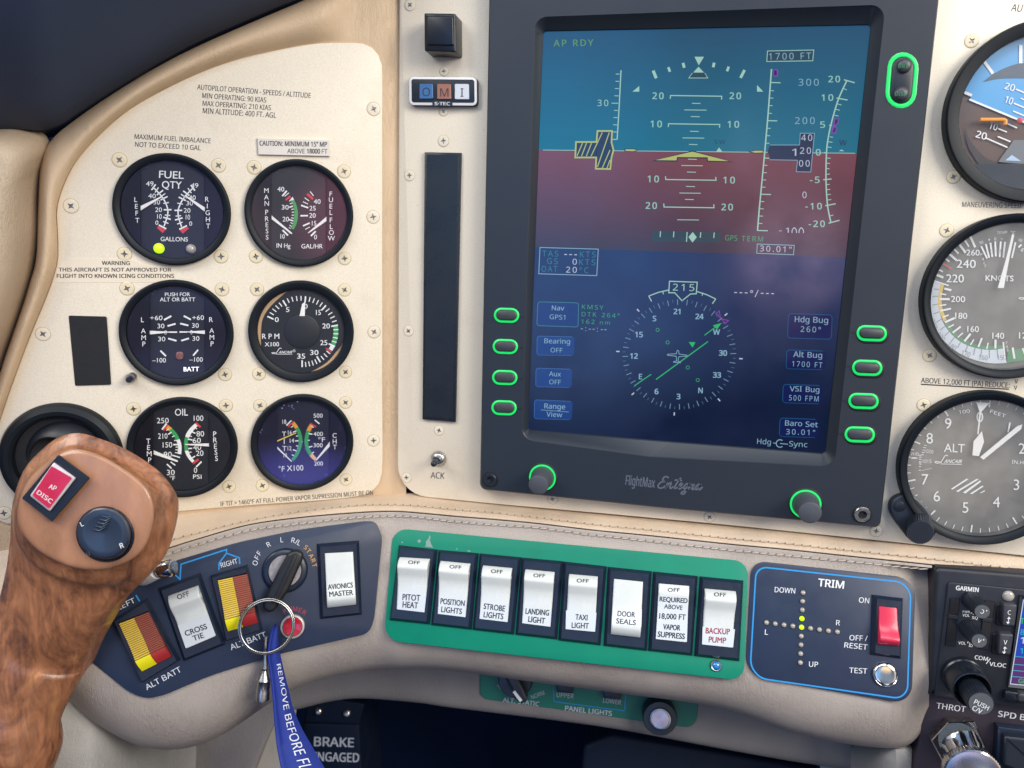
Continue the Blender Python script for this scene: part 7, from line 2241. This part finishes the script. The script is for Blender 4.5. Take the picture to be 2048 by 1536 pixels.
# big concentric knob
a, b = RAD.at(*zD3(345, 850), RH), RAD.at(*zD3(425, 962), RH + 0.014)
ax = b - a; L = ax.length; ax.normalize()
mb = MB(); lp = lambda f, r_: [a + ax * (L * f) + (RAD.u * math.cos(2 * math.pi * k / 64) + RAD.v * math.sin(2 * math.pi * k / 64)) * r_ for k in range(64)]
mb.loft([lp(0, 0.0100), lp(0.2, 0.0100), lp(0.24, 0.0094), lp(0.92, 0.0094), lp(1.0, 0.0090), lp(1.01, 0.0084), lp(0.9, 0.0078), lp(0.4, 0.0074)], 'black_gloss', cap1=True); mb.build('outer_knob', radio, smooth=35)
knurled(radio, RAD, (405, 935), (488, 1062), RH + 0.006, RH + 0.0285, 0.0062, 0.0058, 'black_plastic', 'cap_grey', 'inner_knob', 30)
mb = MB(); d = Draw(mb, RAD, RH + 0.0288, zD3); d.ctext('PUSH', 492, 1070, 34, 'label_white', -27, 'S', 0.02); d.ctext('C/V', 460, 1106, 34, 'label_white', -27, 'S', 0.02); mb.build('knob_lettering', radio, smooth=0)
for q, ch, cy in (([(604, 322), (752, 330), (740, 494), (594, 484)], 'C', 388), ([(576, 540), (724, 550), (708, 706), (562, 694)], 'V', 608)):
    mb = MB(); prism(mb, RAD, rquad(zz(zD3, q), 6), RH - 0.0002, RH + 0.0008, 'recess_black', bev=0.0004, bseg=1); mb.build('key_recess', radio)
    mb = MB(); q_ = [lerp2(q[0], q[1], 0.32), lerp2(q[1], q[0], -0.05), lerp2(q[2], q[3], 0.0), lerp2(q[3], q[2], 0.34)]
    prism(mb, RAD, rquad(zz(zD3, q_), 5), RH, RH + 0.0042, 'key_rubber', bev=0.0011)
    d = Draw(mb, RAD, RH + 0.0044, zD3); x = 697 if ch == 'C' else 668
    d.ctext(ch, x, cy, 32, 'label_white', -4, 'S', 0.01); d.seg(x - 4, cy + 44, x - 9, cy + 72, 6, 'label_white'); d.poly([(x - 3, cy + 30), (x + 11, cy + 48), (x - 18, cy + 46)], 'label_white'); d.poly([(x - 11, cy + 86), (x + 4, cy + 70), (x - 25, cy + 68)], 'label_white')
    mb.build('key', radio, smooth=30)
mb = MB(); prism(mb, RAD, rquad(zz(zD3, [(664, 965), (790, 985), (782, 1060), (652, 1040)]), 8), RH - 0.0002, RH + 0.003, 'black_gloss', bev=0.001); prism(mb, RAD, rquad(zz(zD3, [(766, 985), (900, 1000), (900, 1060), (758, 1052)]), 7), RH, RH + 0.0045, 'key_rubber', bev=0.0012); mb.build('key', radio)

# throttle lock: hex nut and knurled friction wheel
root = thing('throttle_knob', 'chrome hexagon nut with a knurled metal wheel at the bottom right corner', 'throttle knob', RAD.at(*zD3(320, 1330), 0))
hexp = [(118, 1332), (243, 1196), (440, 1192), (527, 1385), (405, 1520), (205, 1492)]
b0 = [(x - 30, y - 36) for x, y in hexp]
mb = MB(); loftpx(mb, RAD, [(zz(zD3, [(x * .96 + 14 - 30, y * .96 + 50 - 36) for x, y in hexp]), 0.0), (zz(zD3, hexp), 0.0060)], 'steel')
ctr_ = (322, 1352)
ins_ = lambda f: zz(zD3, [(ctr_[0] + (x - ctr_[0]) * f, ctr_[1] + (y - ctr_[1]) * f) for x, y in hexp])
loftpx(mb, RAD, [(ins_(1.0), 0.0060), (ins_(0.95), 0.0066)], 'chrome', cap1=True); mb.build('nut', root, smooth=15)
c = RAD.at(*zD3(330, 1350), 0.0066)
mb = MB(); tube(mb, [c, RAD.at(*zD3(360, 1400), 0.010), RAD.at(*zD3(420, 1540), 0.022)], [0.0098, 0.0092, 0.0075], 'chrome', seg=48); mb.build('collar', root, smooth=50)
wc = RAD.at(*zD3(428, 1592), 0.026); mb = MB(); seg = 120
lp = lambda h_, r_, t_: [wc + RAD.n * h_ + (RAD.u * math.cos(2 * math.pi * k / seg) + RAD.v * math.sin(2 * math.pi * k / seg)) * (r_ + (0.0004 * t_ if k % 2 else 0)) for k in range(seg)]
mb.loft([lp(-0.005, 0.0128, 1), lp(0.0, 0.0132, 1), lp(0.0004, 0.0126, 0.3)], 'chrome'); mb.loft([lp(0.0004, 0.0126, 0), lp(0.0012, 0.0090, 0), lp(0.0016, 0.0006, 0)], 'turned_metal', cap1=True); mb.build('friction_wheel', root, smooth=25)
root = thing('rocker_switch', 'black speed brake rocker switch at the bottom right edge', 'rocker switch', RAD.at(*zD3(720, 1400), 0))
mb = MB(); prism(mb, RAD, zz(zD3, [(614, 1232), (1100, 1290), (1100, 1700), (590, 1560)]), 0, 0.005, 'switch_black', bev=0.0012); mb.build('housing', root)
mb = MB(); prism(mb, RAD, rquad(zz(zD3, [(662, 1304), (1080, 1350), (1080, 1700), (650, 1520)]), 3), 0.004, 0.009, 'black_plastic', bev=0.0015); mb.build('rocker', root, smooth=0)

# ================================================================ wooden control grip
mat('wood', (0.36, 0.15, 0.065), 0.36, coat=0.45)
MATS['wood'].node_tree.nodes['Principled BSDF'].inputs['Coat Roughness'].default_value = 0.22
m = MATS['wood']; n, l = m.node_tree.nodes, m.node_tree.links; p = n['Principled BSDF']
t = n.new('ShaderNodeTexCoord'); mp = n.new('ShaderNodeMapping'); mp.inputs['Rotation'].default_value = (0.2, 0.5, 0.3); mp.inputs['Scale'].default_value = (24, 24, 15)
l.new(t.outputs['Object'], mp.inputs[0])
w1 = n.new('ShaderNodeTexNoise'); w1.inputs['Scale'].default_value = 2.1; w1.inputs['Detail'].default_value = 8; w1.inputs['Roughness'].default_value = 0.62; w1.inputs['Distortion'].default_value = 2.2
l.new(mp.outputs[0], w1.inputs['Vector'])
rp_ = n.new('ShaderNodeValToRGB'); e = rp_.color_ramp.elements
e[0].position, e[0].color = 0.30, (0.10, 0.042, 0.026, 1); e[1].position, e[1].color = 0.72, (0.50, 0.225, 0.075, 1)
k = e.new(0.46); k.color = (0.28, 0.112, 0.050, 1); k = e.new(0.58); k.color = (0.36, 0.150, 0.070, 1)
l.new(w1.outputs['Fac'], rp_.inputs[0])
mp2 = n.new('ShaderNodeMapping'); mp2.inputs['Scale'].default_value = (240, 240, 42); mp2.inputs['Rotation'].default_value = (0.1, 0.45, 0.2); l.new(t.outputs['Object'], mp2.inputs[0])
w2 = n.new('ShaderNodeTexNoise'); w2.inputs['Scale'].default_value = 1; w2.inputs['Detail'].default_value = 5; w2.inputs['Distortion'].default_value = 1.5; l.new(mp2.outputs[0], w2.inputs['Vector'])
r2 = n.new('ShaderNodeMapRange'); r2.inputs['From Min'].default_value = 0.3; r2.inputs['From Max'].default_value = 0.7; r2.inputs['To Min'].default_value = 0.72; r2.inputs['To Max'].default_value = 1.25; l.new(w2.outputs['Fac'], r2.inputs['Value'])
x = n.new('ShaderNodeMix'); x.data_type = 'RGBA'; x.blend_type = 'MULTIPLY'; x.inputs[0].default_value = 1; l.new(rp_.outputs[0], x.inputs[6]); l.new(r2.outputs[0], x.inputs[7]); l.new(x.outputs[2], p.inputs['Base Color'])
bmp = n.new('ShaderNodeBump'); bmp.inputs['Strength'].default_value = 0.25; bmp.inputs['Distance'].default_value = 0.0006; l.new(w2.outputs['Fac'], bmp.inputs['Height']); l.new(bmp.outputs[0], p.inputs['Normal'])

SURF = lambda x, y, h: KEYP.at(x, y, h) if (KEYP.at(x, y, h) - LEFT.at(x, y, h)).z > 0 else LEFT.at(x, y, h)
FACE = Plane(LEFT.at(170, 1020, 0.085), (0.22, 0.10, 1))
faceC = [(156, 897), (200, 909), (244, 933), (285, 964), (304, 990), (311, 1025), (305, 1064), (289, 1100), (258, 1126), (205, 1143), (145, 1138), (90, 1114), (54, 1083), (36, 1048), (36, 1006), (55, 962), (90, 926), (122, 904)]
silC = [(156, 893), (200, 905), (256, 929), (313, 968), (343, 1006), (349, 1030), (341, 1074), (318, 1128), (275, 1168), (205, 1186), (120, 1175), (58, 1140), (29, 1095), (23, 1052), (25, 1015), (49, 957), (90, 917), (120, 899)]
NN = 64
fc = resample(catmull(faceC, 6, closed=True), NN, closed=True); sc_ = resample(catmull(silC, 6, closed=True), NN, closed=True)
gc = (172, 1020)
def infl(C_, f): return [(gc[0] + (x - gc[0]) * f, gc[1] + (y - gc[1]) * f) for x, y in C_]
sections = []
fp = lambda C_, off: [FACE.at(x, y, off) for x, y in C_]
cap_loops = [fp(infl(fc, 0.2), 0.0014), fp(infl(fc, 0.6), 0.0012), fp(infl(fc, 0.86), 0.0006), fp(infl(fc, 0.955), -0.0002), fp(fc, -0.0020)]
mid_ = [((a[0] * .45 + b[0] * .55), (a[1] * .45 + b[1] * .55)) for a, b in zip(fc, sc_)]
bot_k = lambda y: sm(1040, 1180, y)
sections += [[FACE.at(x, y, -0.0085 + 0.003 * bot_k(y)) for x, y in mid_], [FACE.at(x, y, -0.019 + 0.008 * bot_k(y)) for x, y in sc_]]
# shaft sections: centre px, height, half width px, half depth m, tangent turn (0 = towards the viewer, 1 = along the shaft)
def section(cx, cy, h, wpx, dep, turn, axis):
    o = FACE.at(cx, cy, -h - dep)          # h: how far the front of the shaft lies behind the face
    pl = Plane(o, (0.22, 0.10, 1))
    dirp = pl.at(cx + axis[0] * 10, cy + axis[1] * 10) - o; dirp.normalize()          # along the shaft, downwards
    side = pl.n.cross(dirp).normalized()
    half = (pl.at(cx + side.x * 50, cy - side.y * 50) - o).length / 50 * wpx
    e2 = (-dirp * math.cos(turn) + V((0, 0, -1)) * math.sin(turn))
    out = []
    for k in range(NN):
        a = 2 * math.pi * k / NN - math.pi / 2 * 0
        sx, sy = math.sin(a), math.cos(a)
        out.append(o + side * (half * sx) + e2 * (dep * sy))
    return out
dn = (-0.42, 0.90)
for (cx, cy, h, w_, dep, turn, axis) in (
        (95, 1262, 0.0170, 106, 0.0175, 90, (-0.42, 0.90)),
        (76, 1308, 0.0168, 99, 0.017, 90, (-0.40, 0.91)), (60, 1352, 0.0166, 91, 0.016, 90, (-0.36, 0.93)), (46, 1400, 0.0164, 81, 0.015, 90, (-0.30, 0.95)),
        (38, 1436, 0.0150, 76, 0.0145, 90, (-0.25, 0.96)), (34, 1458, 0.0145, 82, 0.0155, 90, (-0.25, 0.96)), (28, 1486, 0.0140, 88, 0.0165, 90, (-0.25, 0.96)),
        (12, 1536, 0.0145, 86, 0.0165, 90, (-0.30, 0.95)), (-8, 1600, 0.0150, 84, 0.016, 90, (-0.35, 0.93))):
    sections.append(section(cx, cy, h, w_, dep, math.radians(turn), axis))
def cat_loops(S, n=5):
    out = []
    for i in range(len(S) - 1):
        a, b, c_, d_ = S[max(0, i - 1)], S[i], S[i + 1], S[min(len(S) - 1, i + 2)]
        for k in range(n):
            t = k / n
            out.append([0.5 * (2 * B_ + (C2 - A2) * t + (2 * A2 - 5 * B_ + 4 * C2 - D2) * t * t + (3 * B_ - A2 - 3 * C2 + D2) * t ** 3) for A2, B_, C2, D2 in zip(a, b, c_, d_)])
    out.append(S[-1])
    return out
stick = thing('control_stick', 'carved brown wooden control stick grip in the lower left foreground', 'control stick', SURF(20, 1540, 0.02))
mat('wood_face', (0.37, 0.178, 0.098), 0.36, coat=0.35, var=0.24, vs=55, stretch=(1.0, 1.0, 0.45), bump=0.15, bs=600)
all_loops = cat_loops(cap_loops + sections)
mb = MB(); mb.loft(all_loops, None, cap0=True, cap1=True, ms=['wood_face' if i < 18 else 'wood' for i in range(len(all_loops) - 1)])
mb.build('grip', stick, smooth=60)
# disconnect button in its square black frame
zC4 = Z(0, 840, 5.12)
fo = zz(zC4, [(600, 352), (925, 592), (535, 1043), (222, 800)])
fi = zz(zC4, [(556, 425), (788, 592), (512, 945), (300, 778)])
mb = MB(); loftpx(mb, FACE, [(rquad(fo, 3), 0.0002), (rquad(fo, 3), 0.0040), (rquad([lerp2(p, q, 0.12) for p, q in zip(fo, fi)], 3), 0.0048), (rquad([lerp2(p, q, 0.9) for p, q in zip(fo, fi)], 3), 0.0048), (rquad(fi, 3), 0.0042), (rquad(fi, 3), 0.0020)], 'black_plastic')
tag(mb.build('button_frame', stick, smooth=30), 'black square frame', None)
mat('lens_clear', (0.62, 0.56, 0.56), 0.08, coat=1.0, var=0.12, vs=260)  # clear cap, with its white edge glints put in as pale colour
mat('lens_red', (0.55, 0.018, 0.065), 0.10, coat=1.0, var=0.1, vs=120)
mb = MB(); loftpx(mb, FACE, [(rquad([lerp2(p, q, 1.03) for p, q in zip(fo, fi)], 3), 0.0022), (rquad([lerp2(p, q, 1.04) for p, q in zip(fo, fi)], 3), 0.0048), (rquad([lerp2(p, q, 1.12) for p, q in zip(fo, fi)], 4), 0.0056), (rquad([lerp2(p, q, 1.6) for p, q in zip(fo, fi)], 3), 0.0060)], 'lens_clear', cap1=True)
Draw(mb, FACE, 0.00606).poly(rquad([lerp2(p, q, f_) for p, q, f_ in zip(fo, fi, (1.62, 1.36, 1.36, 1.36))], 3), 'lens_red')
db_ = tag(mb.build('disconnect_button', stick, smooth=45), 'red glossy disconnect button', None)
mb = MB(); d = Draw(mb, FACE, 0.0062, zC4)
d.ctext('AP', 540, 690, 46, 'label_white', -20, 'S', 0.02); d.text('DISC', 372, 752, 520, 858, 44, 'label_white', 'S', 0.02)
mb.build('button_lettering', db_, smooth=0)
# trim hat
hc = FACE.at(*zC4(1085, 1160), 0.0002)
mb = MB(); lathe(mb, hc, FACE.n, [(0.0130, -0.001), (0.0130, 0.0006), (0.0122, 0.0016), (0.0116, 0.0010)], 'black_plastic', seg=56, cap1=False); mb.build('hat_ring', stick)
mat('hat_blue', (0.024, 0.036, 0.062), 0.33, coat=0.3)
ht = FACE.at(*zC4(1052, 1163), 0.0050)
ax = ht - hc; L = ax.length; ax.normalize()
lp = lambda f, r_: [hc + ax * (L * f) + (FACE.u * math.cos(2 * math.pi * k / 56) + FACE.v * math.sin(2 * math.pi * k / 56)) * r_ for k in range(56)]
mb = MB(); mb.loft([lp(0, 0.0112), lp(0.6, 0.0117), lp(0.9, 0.0113), lp(1.02, 0.0103), lp(0.98, 0.0077), lp(0.86, 0.0043), lp(0.80, 0.0006)], 'hat_blue', cap1=True)
th_ = tag(mb.build('trim_hat', stick, smooth=50), 'dark blue round dished trim button', None)
mb = MB()
for k_ in range(5):
    x, y = 1020 + k_ * 22, 1128 - k_ * 34
    tube(mb, [FACE.at(*zC4(x - 62, y - 8), 0.0047), FACE.at(*zC4(x, y + 8), 0.0046), FACE.at(*zC4(x + 62, y - 30), 0.0047)], 0.0004, 'hat_blue', seg=8)
mb.build('grip_rib', th_, smooth=60)
mb = MB(); d = Draw(mb, FACE, 0.0056, zC4)
d.ctext('L', 838, 1065, 46, 'label_white', 25, 'S', 0.02); d.ctext('R', 1246, 1285, 52, 'label_white', 20, 'S', 0.02); d.ctext('U', 902, 1370, 40, 'logo_grey', 20, 'S', 0.0); d.ctext('D', 1185, 925, 36, 'logo_grey', 20, 'S', 0.0)
mb.build('hat_lettering', th_, smooth=0)
